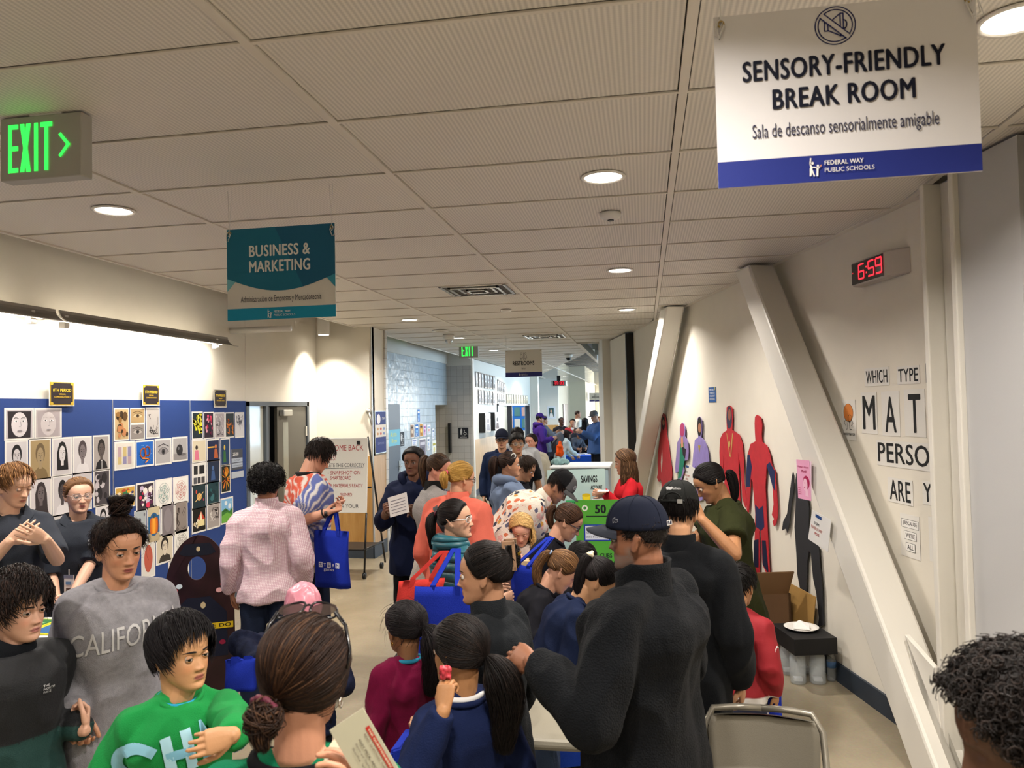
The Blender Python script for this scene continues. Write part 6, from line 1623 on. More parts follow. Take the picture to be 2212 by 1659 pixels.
 def shoes(s, col='#26262a', sole='#d8d4cc'):
  h = s.h
  for q in (1, -1):
   f = s.leg[q][1] - ZW * s.leg[q][1][2]; R = []
   for t, w, z in ((-.035, .022, .05), (-.03, .026, .055), (.0, .027, .052), (.05, .029, .035), (.09, .029, .026), (.115, .022, .02), (.125, .010, .014)):
    n = 12; an = np.arange(n) * 2 * PI / n
    R.append(f + s.F0 * t * h + ZW * (z * h / 2 + .01) + np.outer(np.cos(an) * w * h, s.R) + np.outer(np.sin(an) * z * h / 2, ZW))
   k = MB(); k.smooth = True; k.rings(R); o = k.build('shoe', mat('shoe_' + col[1:], col, .6), s.t)
   k = MB(); pts = [f + s.F0 * t * h + s.R * w * h * g for g, L in ((1, ((-.037, .018), (0, .028), (.08, .031), (.12, .018))), (-1, ((.12, .018), (.08, .031), (0, .028), (-.037, .018)))) for t, w in L]
   k.prism([p + ZW * .002 for p in pts], ZW * .016); k.build('sole', mat('sole_' + sole[1:], sole, .7), o)
  return s
 def H(s, x, y, z): return s.c + (np.array([x, y, z]) * s.hs) @ s.M
 def hair(s, color, seed=None, hl=None): return Hair(color, seed if seed is not None else len(s.label) * 3 + int(s.c[0] * 100) % 50, hl)
 def put(s, hr, **k): return hr.build(s.t, s.M, s.c, s.hs, **k)
 def local(s, p): return ((np.asarray(p, float) - s.c) @ s.M.T) / s.hs
 def down(s, p, L, fwd=0, side=0): """a point L metres below local point p, in head-local metres"""; w = s.H(*p) - ZW * L + s.F0 * fwd + s.R * side; return s.local(w)
 def project(s, txt, center, right, up, h, w, colr, name='lettering', m=None, lift=.004, bold=.04, fn=None, sub=2, back=False):
  """lettering laid on the garment: centre = (r, u) in body-height units from the neck base"""
  bv = BVHTree.FromPolygons([Vector(v) for v in s.topV], s.topF); sg = -1 if back else 1
  pr = Print((0, 0, 0), XW, ZW)
  mb = MB()
  if fn is None:
   V, F, gw, gh = glyphs(txt, 0); V2 = np.array(V)[:, :2] * [w / gw, h / gh] - [w / 2, h / 2]
  else:
   q = Print((0, 0, 0), XW, ZW, 0, 0); fn(q); V2 = np.vstack(q.mb.v)[:, [0, 2]]; F = q.mb.f; cols = q.mb.c
  bm_ = bmesh.new(); vs = [bm_.verts.new((a, b, 0)) for a, b in V2]; bm_.verts.index_update()
  lay = bm_.faces.layers.int.new('k')
  for i, f in enumerate(F):
   try: fc = bm_.faces.new([vs[j] for j in f]); fc[lay] = i
   except Exception: pass
  bmesh.ops.triangulate(bm_, faces=bm_.faces[:])
  for _ in range(sub):
   ed = [e for e in bm_.edges if e.calc_length() > .012]
   if not ed: break
   bmesh.ops.subdivide_edges(bm_, edges=ed, cuts=1); bmesh.ops.triangulate(bm_, faces=[f for f in bm_.faces if len(f.verts) > 3])
  out = []; bad = set(); r_ = nrm(s.R * right[0] + s.F * right[1] + s.U * right[2]) * sg; u_ = nrm(s.R * up[0] + s.F * up[1] + s.U * up[2]); c0 = s.nb + s.SR * center[0] * s.h + s.U * center[1] * s.h
  nn = np.cross(r_, u_)
  if nn @ (s.F * sg) < 0: r_ = -r_; nn = -nn
  for i, v in enumerate(bm_.verts):
   p = c0 + r_ * v.co.x + u_ * v.co.y + nn * .5
   hh = bv.ray_cast(Vector(p), Vector(-nn), .62)
   if hh[0] is None: bad.add(i); out.append(p)
   else: out.append(np.array(hh[0]) + nn * lift)
  bm_.verts.index_update(); bm_.faces.ensure_lookup_table()
  Fo = []; Co = []
  for f in bm_.faces:
   ix = [v.index for v in f.verts]
   if any(i in bad for i in ix): continue
   Fo.append(ix); Co.append(srgb(colr) if fn is None else cols[f[lay]])
  bm_.free()
  if not Fo: return
  mb.add(out, Fo); mb.c = Co; mb.sm = [True] * len(Fo)
  mb.build(name, m or mat('printed_ink', rough=.6, attr=True, spec=.3), s.topo)
def cap_hat(p, crown, brim, label='cap', size=1.0, back=False, tilt=0.0, open_back=False, yoff=.0, height=.112, lowz=.045):
 """baseball cap in head-local coordinates"""
 M, k = p.M, p.hs * size
 R = []; n = 40; an = np.arange(n) * 2 * PI / n
 for t in np.linspace(0, 1, 11):
  e = t * PI / 2 * .97; w = .0885 * math.cos(e) ** .72; d = .109 * math.cos(e) ** .72; z = lowz + height * math.sin(e) ** 1.05
  row = np.stack([np.sin(an) * w, -.004 + yoff + np.cos(an) * d + (.006 * math.cos(e)), np.full(n, z) + tilt * np.cos(an) * d * (1 - t * .4)], 1)
  R.append(row)
 R = np.array(R)
 inner = R * [.97, .97, 1] - [0, 0, .002]
 sg = -1 if back else 1
 if back: R[:, :, 1] *= -1; inner[:, :, 1] *= -1
 mb = MB(); mb.smooth = True
 allr = np.concatenate([inner[::-1][:-1] * 1.0, R]) if False else R
 mb.rings((R.reshape(-1, 3) * k @ M + p.c).reshape(R.shape), cap=True)
 o = mb.build('cap', crown, p.t)
 # seams and button
 for q in range(6):
  a = int(q * n / 6 + n / 12) % n; sm = MB(); sm.smooth = True; sm.tube((R[:, a] * [1.006, 1.006, 1.004]) * k @ M + p.c, .0013 * k, 5); sm.build('seam', crown, o)
 bt = MB(); bt.smooth = True; bt.ball(np.array([0, (-.004 + yoff) * sg, lowz + height]) * k @ M + p.c, (.009 * k, .009 * k, .005 * k), 12, 6); bt.build('button', crown, o)
 # brim
 top = []; N = 22
 for i in range(N + 1):
  a = -1.12 + 2.24 * i / N; x0 = math.sin(a) * .0885; y0 = math.cos(a) * .112 + yoff
  L = .072 * (1 - abs(a / 1.12) ** 2.6)
  row = []
  for f in (0, .35, .7, 1): row.append((x0 * (1 + .04 * f), (y0 + L * f) * sg, lowz + tilt * .11 + .006 - .05 * (x0 / .0885) ** 2 * (.25 + .35 * f) - .012 * f))
  top.append(row)
 top = np.array(top); V = np.concatenate([top.reshape(-1, 3), top.reshape(-1, 3) - [0, 0, .004]]); nn = (N + 1) * 4; F = []
 for i in range(N):
  for j in range(3):
   a = i * 4 + j; F += [(a, a + 1, a + 5, a + 4), (a + nn, a + 4 + nn, a + 5 + nn, a + 1 + nn)]
  F += [(i * 4 + 3, i * 4 + 3 + nn, i * 4 + 7 + nn, i * 4 + 7), (i * 4, i * 4 + 4, i * 4 + 4 + nn, i * 4 + nn)]
 mesh_obj('brim', (V * k) @ M + p.c, F, brim, o)
 return o, R, k
def glasses(p, col='#2a2024', lens='#c8ccd0', r=.0022, w=.024, hgt=.018, y=.091, z=.001, up=0.0, dark=False, temples=True, tc=None):
 m = mat('frames_' + col[1:], col, .3); t = None; k = p.hs
 Mx, c = p.M, p.c
 mb = MB(); mb.smooth = True
 L = lambda P: (np.array(P) * k) @ Mx + c
 for q in (-1, 1):
  P = []
  for a in np.linspace(0, 2 * PI, 25)[:-1]:
   x, zz = math.cos(a), math.sin(a); x = math.copysign(abs(x) ** .7, x) * w; zz = math.copysign(abs(zz) ** .75, zz) * hgt; P.append((q * .033 + x, y - .004 * abs((q * .033 + x) / .05) ** 2 * 2, z + zz))
  mb.tube(L(P), r * k, 6, closed=True)
 mb.tube(L([(-.010, y, z + .004), (0, y + .002, z + .007), (.010, y, z + .004)]), r * k, 6)
 o = mb.build('glasses', m, p.t)
 if temples:
  for q in (-1, 1):
   k2 = MB(); k2.smooth = True; k2.tube(L([(q * .057, y - .01, z + .006), (q * .073, y - .035, z + .006), (q * .079, .0, z + .004), (q * .079, -.012, z - .006)]), (r * 1.2) * k, 6); k2.build('temple', mat('frames_' + (tc or col)[1:], tc or col, .3), o)
 for q in (-1, 1):
  g = MB(); P = [(q * .033 + math.cos(a) * w * .93, y, z + math.sin(a) * hgt * .93) for a in np.linspace(0, 2 * PI, 21)[:-1]]
  g.add(L(P), [tuple(range(20))])
  g.build('lens', mat('lens_clear', '#f0f4f4', .05, alpha=.14), o)
 return o
def fabric(name, col='#202024', bump=.35, bs=340, rough=.85, var=.06, vs=9, sheen=.0, **k): return mat('fabric_' + name, col, rough, spec=.12, bump=bump, bscale=bs, var=var, vscale=vs, sheen=sheen, **k)
def simple_hair(p, style, col, hl=None, near=None, **kw):
 n = {0: 900, 1: 340, 2: 0}[p.lod] if near is None else near
 rd = {0: .0016, 1: .0028, 2: .005}[p.lod]
 h = p.hair(col, hl=hl)
 if style == 'short':
  h.shell('m', kw.get('th', .012), top=kw.get('top', .006), lump=.004)
  if n: h.crop(int(n * 1.4), 'm', kw.get('th', .012), kw.get('L', .032), rd, sweep=kw.get('sweep', (0, .6, -.2)), lift=kw.get('lift', .12), jit=kw.get('jit', .16), top=kw.get('top', .006))
 elif style == 'fringe':
  h.shell('fringe', kw.get('th', .014), top=.008, lump=.004)
  if n: h.crop(int(n * 1.4), 'fringe', .014, kw.get('L', .045), rd, sweep=(0, 1.2, -.4), lift=.18, jit=.2, top=.008)
 elif style == 'buzz':
  h.shell('m', .004, lump=.001)
  if n: h.crop(n, 'm', .003, .009, rd * .7, lift=.6, jit=.4)
 elif style == 'afro':
  R = kw.get('R', .045); h.shell('f', R * .8, lump=.012, fn=lambda A, E: R * .25 * np.clip(np.sin(np.radians(E)), 0, 1)); h.curls(int(max(n, 60) * 2.2), 'f', R * .65, R * 1.25, .016, rd * 1.1)
 elif style in ('pony', 'bunlow'):
  tie = np.array(kw.get('tie', (0, -.93, .25))); kd = kw.get('kind', 'f'); th = kw.get('th', .011)
  h.shell(kd, th, lump=.002, top=kw.get('top', 0))
  if n: h.comb(n, kd, tie, th, rd, top=kw.get('top', 0))
  t0 = HC0 + nrm(tie) * (float(scalp_r(nrm(tie)[None])[0]) + th + .006)
  if style == 'pony':
   L = kw.get('L', .26); sp = kw.get('side', 0.0); bk = kw.get('backw', .05)
   pts = [p.local(p.H(*t0) - p.hF * .03 * p.hs - ZW * .01)]
   for f in (.3, .65, 1.0): pts.append(p.local(p.H(*t0) - p.F0 * (bk * (1 - .4 * f)) - ZW * L * f + p.R * sp * f))
   h.tail(t0, pts, max(n, 50), .014, kw.get('r1', .012), rd * 1.1, mid=kw.get('r', .034), wav=kw.get('wav', .004))
  else:
   h.ball(t0 - nrm(tie) * -.015, kw.get('br', .032), max(60, n // 3), rd * 1.2)
  s_ = MB(); s_.smooth = True
  if kw.get('band'):
   bc = t0 + nrm(tie) * .008; a = nrm(np.cross(tie, [1, 0, .2])); b = np.cross(nrm(tie), a); P = [bc + (a * math.cos(q) + b * math.sin(q)) * .016 for q in np.linspace(0, 2 * PI, 15)[:-1]]
   s_.tube((np.array(P) * p.hs) @ p.M + p.c, .006 * p.hs, 6, closed=True); s_.build('hair_band', mat('band_' + kw['band'][1:], kw['band'], .8), p.t)
 elif style == 'long':
  th = kw.get('th', .014); h.shell('long', th, lump=.003, back=.01)
  L = kw.get('L', .30); part = kw.get('part', 5.0); m = max(n, 90)
  az = h.rng.uniform(62, 180, m) * np.where(h.rng.uniform(0, 1, m) < .5, -1, 1)
  # from the parting over the scalp, then hanging down
  S = 18; t = np.linspace(0, 1, 8)[None, :, None]; D0 = dirs(np.full(m, part) * 1.0 + h.rng.normal(0, 6, m), h.rng.uniform(45, 88, m)); D1 = dirs(az, np.interp(abs(az), [60, 90, 180], [5, -12, -18]))
  D = nrm_rows(slerp(D0[:, None], D1[:, None], t)); P1 = HC0 + D * (scalp_r(D) + th + h.rng.uniform(0, .006, (m, 1)))[..., None]
  last = P1[:, -1]; dn = p.local(p.c - ZW) * 1.0; Lr = L * h.rng.uniform(.7, 1.05, m); f = np.linspace(0, 1, 11)[1:]
  ph = h.rng.uniform(0, 6.3, m)[:, None]; wv = kw.get('wav', .012)
  out = nrm_rows(D1 * [1, 1, 0])
  P2 = last[:, None] + dn[None, None] * (f[None] * Lr[:, None])[..., None] + out[:, None] * (.012 * np.sin(f * PI) + wv * np.sin(ph + f[None] * 9) * f[None])[..., None]
  h.strands(np.concatenate([P1, P2], 1), rd * 1.25, taper=.4)
  k = MB(); kk = []
  for f in np.linspace(0, 1, 7):
   an = np.linspace(math.radians(75), math.radians(285), 16); r = .088 - .01 * f
   ring_ = [np.array([math.sin(a) * .082, math.cos(a) * .095 * .95 - .008, 0.0]) for a in an] + [np.array([math.sin(a) * .068, math.cos(a) * .078 - .008, 0.0]) for a in an[::-1]]
   kk.append(np.array(ring_) * (1 - .1 * f) + dn * (L * .85 * f - .03))
  k.rings(kk); h.add(np.vstack(k.v), k.f, .6)
 p.put(h); return h
# ================================================================== the people, nearest first
BLK = '#141012'
# --- woman from behind, bottom centre
A = Person('person seen from behind, brown hair in low bun, sunglasses pushed up on top', (660, 1458), 1.60, face=-14, hy=-6, hp=12, fem=True, skin='#b98468', lod=0, sh=1.02)
A.set_arm(1, px_=(800, 1760, 1.35)); A.set_arm(-1, wrist=(-.22, .12, -.25))
A.body(beard=None).top(fabric('green_knit', '#0f6b48', bump=.5), collar='none', voxel=.006)
rib = MB(); rib.smooth = True
A.collar('wide', fabric('black_inner', '#121216'), .01)
h = A.hair('#24160f', 5, hl='#634428'); tie = np.array((-.30, -.76, -.56)); h.shell('f', .013, lump=.003, back=.008)
h.comb(2600, 'f', tie, .014, .0016, back=.008, edge=.4, lift=.003)
t0 = HC0 + nrm(tie) * .125
h.ball(t0 + [0, -.012, -.018], (.036, .032, .036), 260, .0018, mess=.2)
h.tail(t0, [t0 + [.0, -.02, -.05], t0 + [.01, -.01, -.075]], 160, .016, .006, .0016, mid=.024, wav=.008); A.put(h)
s_ = MB(); s_.smooth = True; bc = t0 + nrm(tie) * .004; a = nrm(np.cross(tie, [1, 0, .2])); b = np.cross(nrm(tie), a)
s_.tube((np.array([bc + (a * math.cos(q) + b * math.sin(q)) * (.028 + .0022 * math.sin(q * 9)) for q in np.linspace(0, 2 * PI, 61)[:-1]])) @ A.M + A.c, .0065, 7, closed=True); s_.build('scrunchie', mat('scrunchie_plum', '#5c2434', .25, bump=.6, bscale=300), A.t)
def lp(P): return (np.array(P) * A.hs) @ A.M + A.c
sg = MB(); sg.smooth = True
for q in (-1, 1):
 P = []
 for an in np.linspace(0, 2 * PI, 29)[:-1]:
  x = math.copysign(abs(math.cos(an)) ** .6, math.cos(an)) * .029; zz = math.copysign(abs(math.sin(an)) ** .7, math.sin(an)) * .022
  P.append((q * .036 + x - .018, .040 + zz * .75, .134 + zz * .55 - .012 * abs((q * .036 + x) / .06) ** 2))
 sg.tube(lp(P), .0027, 7, closed=True)
sg.tube(lp([(-.028, .044, .137), (-.018, .047, .139), (-.008, .044, .137)]), .0026, 6); so = sg.build('sunglasses', mat('frames_black', '#0e0c0e', .25), A.t)
for q in (-1, 1):
 k = MB(); k.smooth = True; k.tube(lp([(q * .064 - .018, .036, .124), (q * .084 - .008, .015, .098), (q * .096, -.012, .05), (q * .094, -.022, .015)]), [.0045, .0042, .0036, .003], 7); k.build('temple', mat('frames_black'), so)
 g = MB(); P = [(q * .036 - .018 + math.copysign(abs(math.cos(an)) ** .6, math.cos(an)) * .028, .040 + math.sin(an) * .016, .134 + math.sin(an) * .0115 - .004) for an in np.linspace(0, 2 * PI, 23)[:-1]]
 g.prism(lp(P), A.M[1] * .0012); g.build('lens', mat('lens_smoke', '#3a302c', .08, alpha=.6), so)
er = MB(); er.smooth = True; ec = A.H(.081, -.010, -.048); er.tube([ec + A.M[1] * .009 * math.cos(q) + A.M[2] * (.009 * math.sin(q) - .004) for q in np.linspace(0, 2 * PI, 17)[:-1]], .002, 6, closed=True); er.build('earring', mat('silver', '#d8d0c4', .2, .9), A.t)
st = thing('shoulder_bag', 'beige canvas bag strap with tan leather tab over a green shoulder', 'bag', A.nb)
bvh = BVHTree.FromPolygons([Vector(v) for v in A.topV], A.topF)
def on_top(p, lift=.006):
 h_ = bvh.find_nearest(Vector(p)); return np.array(h_[0]) + np.array(h_[1]) * lift
def strap(pts, w, thick, m, parent, name='strap', lift=.005, bv=None, n=16):
 bv = bv or bvh; pts = np.array(pts, float); tt = np.linspace(0, len(pts) - 1, n); C = np.stack([np.interp(tt, np.arange(len(pts)), pts[:, k]) for k in range(3)], 1)
 out = []; N = []
 for c in C:
  q = bv.find_nearest(Vector(c)); nn = np.array(q[1]); out.append(np.array(q[0]) + nn * lift); N.append(nn)
 out = np.array(out); T = nrm_rows(np.gradient(out, axis=0)); R = []
 for p, t, nn in zip(out, T, N):
  s2 = nrm(np.cross(t, nn)); R.append([p + s2 * w / 2 + nn * thick, p - s2 * w / 2 + nn * thick, p - s2 * w / 2, p + s2 * w / 2])
 k = MB(); k.rings(R); return k.build(name, m, parent, False)
def band(p, pts, w, thick, m, parent, name='strap', lift=.006, n=18):
 return strap(pts, w, thick, m, parent, name, lift, BVHTree.FromPolygons([Vector(v) for v in p.topV], p.topF), n)
n0 = A.nb
strap([n0 + A.SR * .075 - A.F * .10 - A.U * .03, n0 + A.SR * .085 + A.U * .0, n0 + A.SR * .095 + A.F * .09 - A.U * .05], .05, .006, fabric('canvas_beige', '#b8a992'), st)
strap([n0 + A.SR * .088 - A.F * .07 - A.U * .01, n0 + A.SR * .094 + A.F * .01 + A.U * .01], .018, .005, mat('tan_leather', '#a8662c', .5), st, 'leather_tab', .012, n=6)
# --- boy in the green shirt
B = Person('boy in green long-sleeved shirt with pale blue letters, looking to the right', (392, 1412), 2.42, face=188, hy=30, hp=0, hs=.94, skin='#c9966c', lod=0, sh=.94, kid=1)
B.set_arm(-1, px_=(505, 1592, 2.08), elbow=(600, 1640, 2.3), fdir=(1.0, .15, .0), palm=(0, -.9, -.3), curl=.42)
B.set_arm(1, px_=(250, 1840, 2.3))
mg = fabric('green_shirt', '#1f8a44', sheen=.03)
B.body(lips='#a05a52').top(mg, collar='crew', add=.02, fold=.007, voxel=.006).eyes(gaze=(.45, .0), openv=.55, iris='#20140e', brow='#1a1210').pants(fabric('denim_dark', '#22304a')).shoes()
h = B.hair(BLK, 11); h.shell('m', .022, top=.012, lump=.007); h.crop(2600, 'm', .024, .05, .0017, sweep=(.6, .8, -.35), lift=.04, jit=.22, top=.012); B.put(h)
def dr_chi(p):
 c = ['#8cc4d8', '#a8d4e2', '#7cb8d0']
 p.ring(-.125, -.02, .052, .055, .030, c[0], 18, .9, 5.3); p.line([(-.055, .05), (-.035, -.055)], .03, c[1]); p.line([(.0, .065), (.02, -.04)], .03, c[1]); p.line([(-.045, 0), (.01, .012)], .028, c[2])
 p.line([(.055, .08), (.065, -.02)], .03, c[0]); p.line([(.11, .09), (.115, -.0)], .028, c[2]); p.line([(.115, 0), (.155, .005)], .024, c[2])
 p.ell(-.01, -.105, .036, .05, '#e0dcd8', 18); p.poly([(-.02, -.20), (-.03, -.165), (.1, -.15), (.12, -.2)], '#b83024'); p.ell(.075, -.12, .03, .026, '#c9c4c0', 14)
B.project('', (0.02, -.165), (1, 0, 0), (0, 0, 1), 0, 0, '#ffffff', 'printed_letters', fn=dr_chi, lift=.005, sub=3) if False else None
B.project('', (.0, -.095), (-1, 0, 0), (0, 0, 1), 0, 0, '#ffffff', 'printed_letters', fn=dr_chi, lift=.006, sub=3)
inner = MB(); inner.smooth = True; an = np.linspace(0, 2 * PI, 25)[:-1]
inner.tube([B.nb + B.U * .014 + B.SR * math.cos(q) * .062 + B.F * (math.sin(q) * .058 + .01) - B.U * .02 * max(0, math.sin(q)) for q in an], .006, 6, closed=True); inner.build('undershirt_collar', fabric('sky_inner', '#2f9cc4'), B.t)
# --- woman in grey sweatshirt
C = Person('woman in grey sweatshirt with white letters and a messy hair bun on top', (258, 1186), 3.06, face=190, hy=14, hp=8, fem=True, skin='#c48e6e', lod=0, bulk=1.12, sh=1.0)
C.set_arm(1, px_=(163, 1545, 2.86), elbow=(135, 1420, 3.1), fdir=(-.12, .1, -1), palm=(-.3, .9, 0), curl=.7, thumb=.7)
mgr = fabric('grey_marl', '#8f8d92', var=.12, vs=60)
C.body(lips='#98524c', voxel=.0032).top(mgr, collar='crew', add=.026, fold=.008, voxel=.0075, sleeve='long', lo=-.12, cuff=mgr).eyes(gaze=(.35, -.1), openv=.52, iris='#24160e', brow='#1c1210', browth=.0036).pants(fabric('black_trousers', '#17171b')).shoes()
h = C.hair('#1a110e', 21, hl='#4a3022'); h.shell('f', .017, lump=.007, top=.006); h.comb(1700, 'f', (0, -.15, 1), .018, .002, edge=.5, top=.006)
h.crop(260, 'f', .02, .05, .0011, sweep=(0, .2, -.6), lift=.3, jit=.8, curl=.004)
h.curls(420, 'f', .014, .026, .013, .0013, emax=60); h.ball((.0, -.015, .165), (.036, .034, .036), 170, .0024, mess=.35)
h.tail((0, -.015, .18), [(.02, -.02, .2), (.045, -.02, .195)], 40, .012, .02, .0011, mid=.024, wav=.012); h.tail((0, -.015, .18), [(-.02, -.02, .2), (-.05, -.01, .19)], 40, .012, .02, .0011, mid=.024, wav=.012); C.put(h)
C.project('CALIFORNIA', (-.012, -.098), (-1, 0, .12), (0, 0, 1), .085, .40, '#c4c2c2', 'sweatshirt_letters', lift=.006, bold=.03, sub=3)
# --- boy at the left edge
D_ = Person('boy in black and dark green zip jacket with fluffy dark hair, at the left edge', (38, 1316), 2.74, face=200, hy=22, hp=4, hs=.97, skin='#d4a48a', lod=0, sh=.98, kid=1)
D_.set_arm(-1, px_=(182, 1578, 2.80), elbow=(110, 1640, 2.9), fdir=(-.2, -.35, .4), palm=(.9, 0, 0), curl=.8)
D_.set_arm(1, wrist=(.15, .1, -.30))
def jk(r, f, u, p): return srgb('#101216') if u > -.20 - .0 * r else srgb('#153c38')
mj = mat('jacket_two_tone', rough=.7, attr=True, bump=.3, bscale=260, sheen=.03)
D_.body(lips='#b0706a').top(mj, collar='none', add=.022, fold=.006, voxel=.007, colf=jk, lo=-.1).eyes(gaze=(.45, .0), openv=.62, iris='#2c1a10', brow='#2a1c16').pants(fabric('black_trousers')).shoes()
D_.collar('stand', fabric('black_fleece_collar', '#15171b'))
h = D_.hair('#1c1412', 31, hl='#4c3426'); h.shell('fringe', .026, top=.02, lump=.012); h.crop(2300, 'fringe', .03, .05, .0021, sweep=(.5, .8, -.3), lift=.12, jit=.35, top=.02, curl=.003); D_.put(h)
D_.project('THE\nNORTH\nFACE', (-.045, -.088), (-1, 0, 0), (0, 0, 1), .030, .042, '#dcdcdc', 'jacket_logo', lift=.005, bold=.02)
zp = MB(); zp.smooth = True; zp.tube([on for on in [D_.nb + D_.F * .085 * 1.0 - D_.U * .02, D_.nb + D_.F * .135 - D_.U * .12]], .003, 6); zp.build('zip', mat('zip_teal', '#1f4a48', .5), D_.t)
# --- two young people in dark polo shirts behind the leaflets table
polo = fabric('polo_charcoal', '#2f333b', sheen=.03)
E_ = Person('young man with blond hair in dark polo shirt, both hands on his chest', (30, 1050), 4.42, face=196, hy=24, hp=14, skin='#d8ac90', lod=1, bulk=1.0)
E_.set_arm(1, px_=(20, 1170, 4.2), elbow=(-60, 1215, 4.2), fdir=(-.85, .1, .55), palm=(0, -1, 0), curl=.12, spread=.25)
E_.set_arm(-1, px_=(98, 1165, 4.2), elbow=(130, 1230, 4.3), fdir=(.8, .25, .5), palm=(0, -1, 0), curl=.12, spread=.25)
E_.body(lips='#b87468', voxel=.004).top(polo, sleeve='short', collar='polo', fold=.005, sl=.8).pants(fabric('black_trousers')).shoes().eyes(openv=.15, brow='#7a5636', iris='#40506a')
h = E_.hair('#7a5432', 41, hl='#c49a64'); h.shell('m', .014, top=.012, lump=.004); h.crop(900, 'm', .016, .04, .0024, sweep=(.7, .9, -.1), lift=.12, jit=.2, top=.012); E_.put(h)
F_ = Person('young woman in dark polo shirt with glasses, lanyard and clasped hands', (170, 1070), 5.05, face=188, hy=6, hp=2, fem=True, skin='#dcae94', lod=1)
F_.set_arm(1, px_=(122, 1300, 4.75), elbow=(95, 1235, 5.1), fdir=(-.7, .5, -.5), palm=(0, .6, .6), curl=.6)
F_.set_arm(-1, px_=(150, 1300, 4.75), elbow=(225, 1235, 5.1), fdir=(.7, .5, -.5), palm=(0, .6, .6), curl=.6)
F_.body(lips='#b86c64').top(polo, sleeve='short', collar='polo', sl=.85, add=.018).pants(fabric('black_trousers')).shoes().eyes(openv=.45, iris='#4a5a5c', brow='#6c4a30')
simple_hair(F_, 'pony', '#6e4c2e', hl='#a8845a', tie=(0, -1, -.1), L=.2); glasses(F_, '#d0b8ac', r=.0020, w=.027, hgt=.019)
F_.project('Federal Way\nExplorer Unit', (-.055, -.09), (-1, 0, 0), (0, 0, 1), .045, .11, '#e4e4e6', 'shirt_lettering', lift=.004, bold=.02)
lan = MB(); lan.smooth = True
for q in (-1, 1): lan.tube([F_.nb + F_.SR * q * .065, F_.nb + F_.SR * q * .05 + F_.F * .09 - F_.U * .06, F_.nb + F_.SR * q * .02 + F_.F * .135 - F_.U * .25, F_.nb + F_.F * .14 - F_.U * .40], .0035, 6)
lan.build('lanyard', M_black, F_.t)
bp = px(149, 1268, 4.84); t = thing('id_badge', 'white identity badge hanging from lanyard of the young woman in glasses', 'badge', bp)
mb = MB(); mb.b2(bp + [-.033, -.002, -.065], bp + [.033, .002, .065]); mb.build('card', mat('badge_white', '#dcdad8', .3), t); p = Print(bp + [-.03, -.003, -.06], XW, ZW); p.rect(.012, .02, .036, .035, '#5c4c48'); p.rect(.01, .075, .04, .02, '#6a8ab0'); p.rect(.01, .008, .04, .006, '#3a3a60'); p.build('print', t)
mb = MB(); mb.b2(bp + [-.035, -.003, .055], bp + [.035, .003, .075]); mb.cyl(bp + [0, 0, .07], bp + [0, 0, .11], .004); mb.build('clip', M_alu, t)
# --- person with curly dark hair, bottom right corner
G = Person('person with thick dark curly hair cut off by the bottom right corner', (2215, 1592), 1.22, face=110, hy=-4, hp=18, skin='#5c4030', lod=0)
G.body(blush=.1).top(fabric('dark_jersey', '#1c1a1c'), collar='crew').pants(fabric('black_trousers')).shoes()
h = G.hair('#15100e', 51, hl='#3a2c24'); h.shell('f', .026, lump=.010, top=.006); h.curls(2600, 'f', .018, .040, .014, .0019); G.put(h)
# --- big man with navy cap
Hm = Person('man in navy cap and black fleece reaching toward the girl in navy', (1380, 1162), 2.58, face=66, hy=6, hp=2, skin='#8a5c44', lod=0, bulk=1.32, sh=1.22)
Hm.set_arm(-1, px_=(1150, 1432, 2.42), elbow=(1290, 1560, 2.25), fdir=(.35, 1, .15), palm=(.6, 0, -.55), curl=.28, spread=.14)
Hm.set_arm(1, wrist=(.2, .12, -.27))
flc = fabric('black_fleece', '#0c0e11', bump=.6, bs=180, sheen=.03)
Hm.body(lips='#7c4c44', beard=('#77726c', .6), voxel=.0034, blush=.2).top(flc, collar='none', add=.035, fold=.010, voxel=.009, lo=-.12, belly=.02).pants(fabric('dark_jeans', '#171a22')).shoes().eyes(openv=.4, brow='#3a3230')
c = Hm.nb; k = MB(); k.smooth = True; n = 30; an = np.arange(n) * 2 * PI / n
R = []
for r, u in ((.072, -.045), (.060, .0), (.058, .035), (.060, .048), (.053, .046), (.052, .0)): R.append(c + Hm.U * (u * Hm.h) + Hm.F * .012 + np.outer(np.cos(an) * r * Hm.h * .95, Hm.SR) + np.outer(np.sin(an) * r * Hm.h * .9, Hm.F) - np.outer(np.clip(np.sin(an), 0, 1) * .03 * Hm.h, Hm.U))
k.rings(R, cap=False); k.build('collar', flc, Hm.t)
h = Hm.hair('#1c1614', 61); h.shell('m', .004, lump=.001); h.crop(1500, 'm', .003, .010, .0012, lift=.5, jit=.4); Hm.put(h)
navy = fabric('cap_navy', '#191d2b', bump=.15, bs=500, sheen=0)
o, R_, kk = cap_hat(Hm, navy, fabric('cap_brim_slate', '#33363f', bump=.1), tilt=.02, lowz=.036, height=.105)
def hat_print(p, fn, az, z, w, parent, rad=1.03):
 """small badge on the side of a cap, az from the face in degrees, z local height"""
 a = math.radians(az); P0 = np.array([math.sin(a) * .0885, -.002 + math.cos(a) * .112, z]); nl = nrm([math.sin(a) / .0885, math.cos(a) / .112, .8]); r_ = nrm(np.cross([0, 0, 1], nl)); u_ = np.cross(nl, r_)
 q = Print((P0 * p.hs + nl * .004) @ p.M + p.c, r_ @ p.M, u_ @ p.M, lift=.001); fn(q, w); q.build('cap_badge', parent)
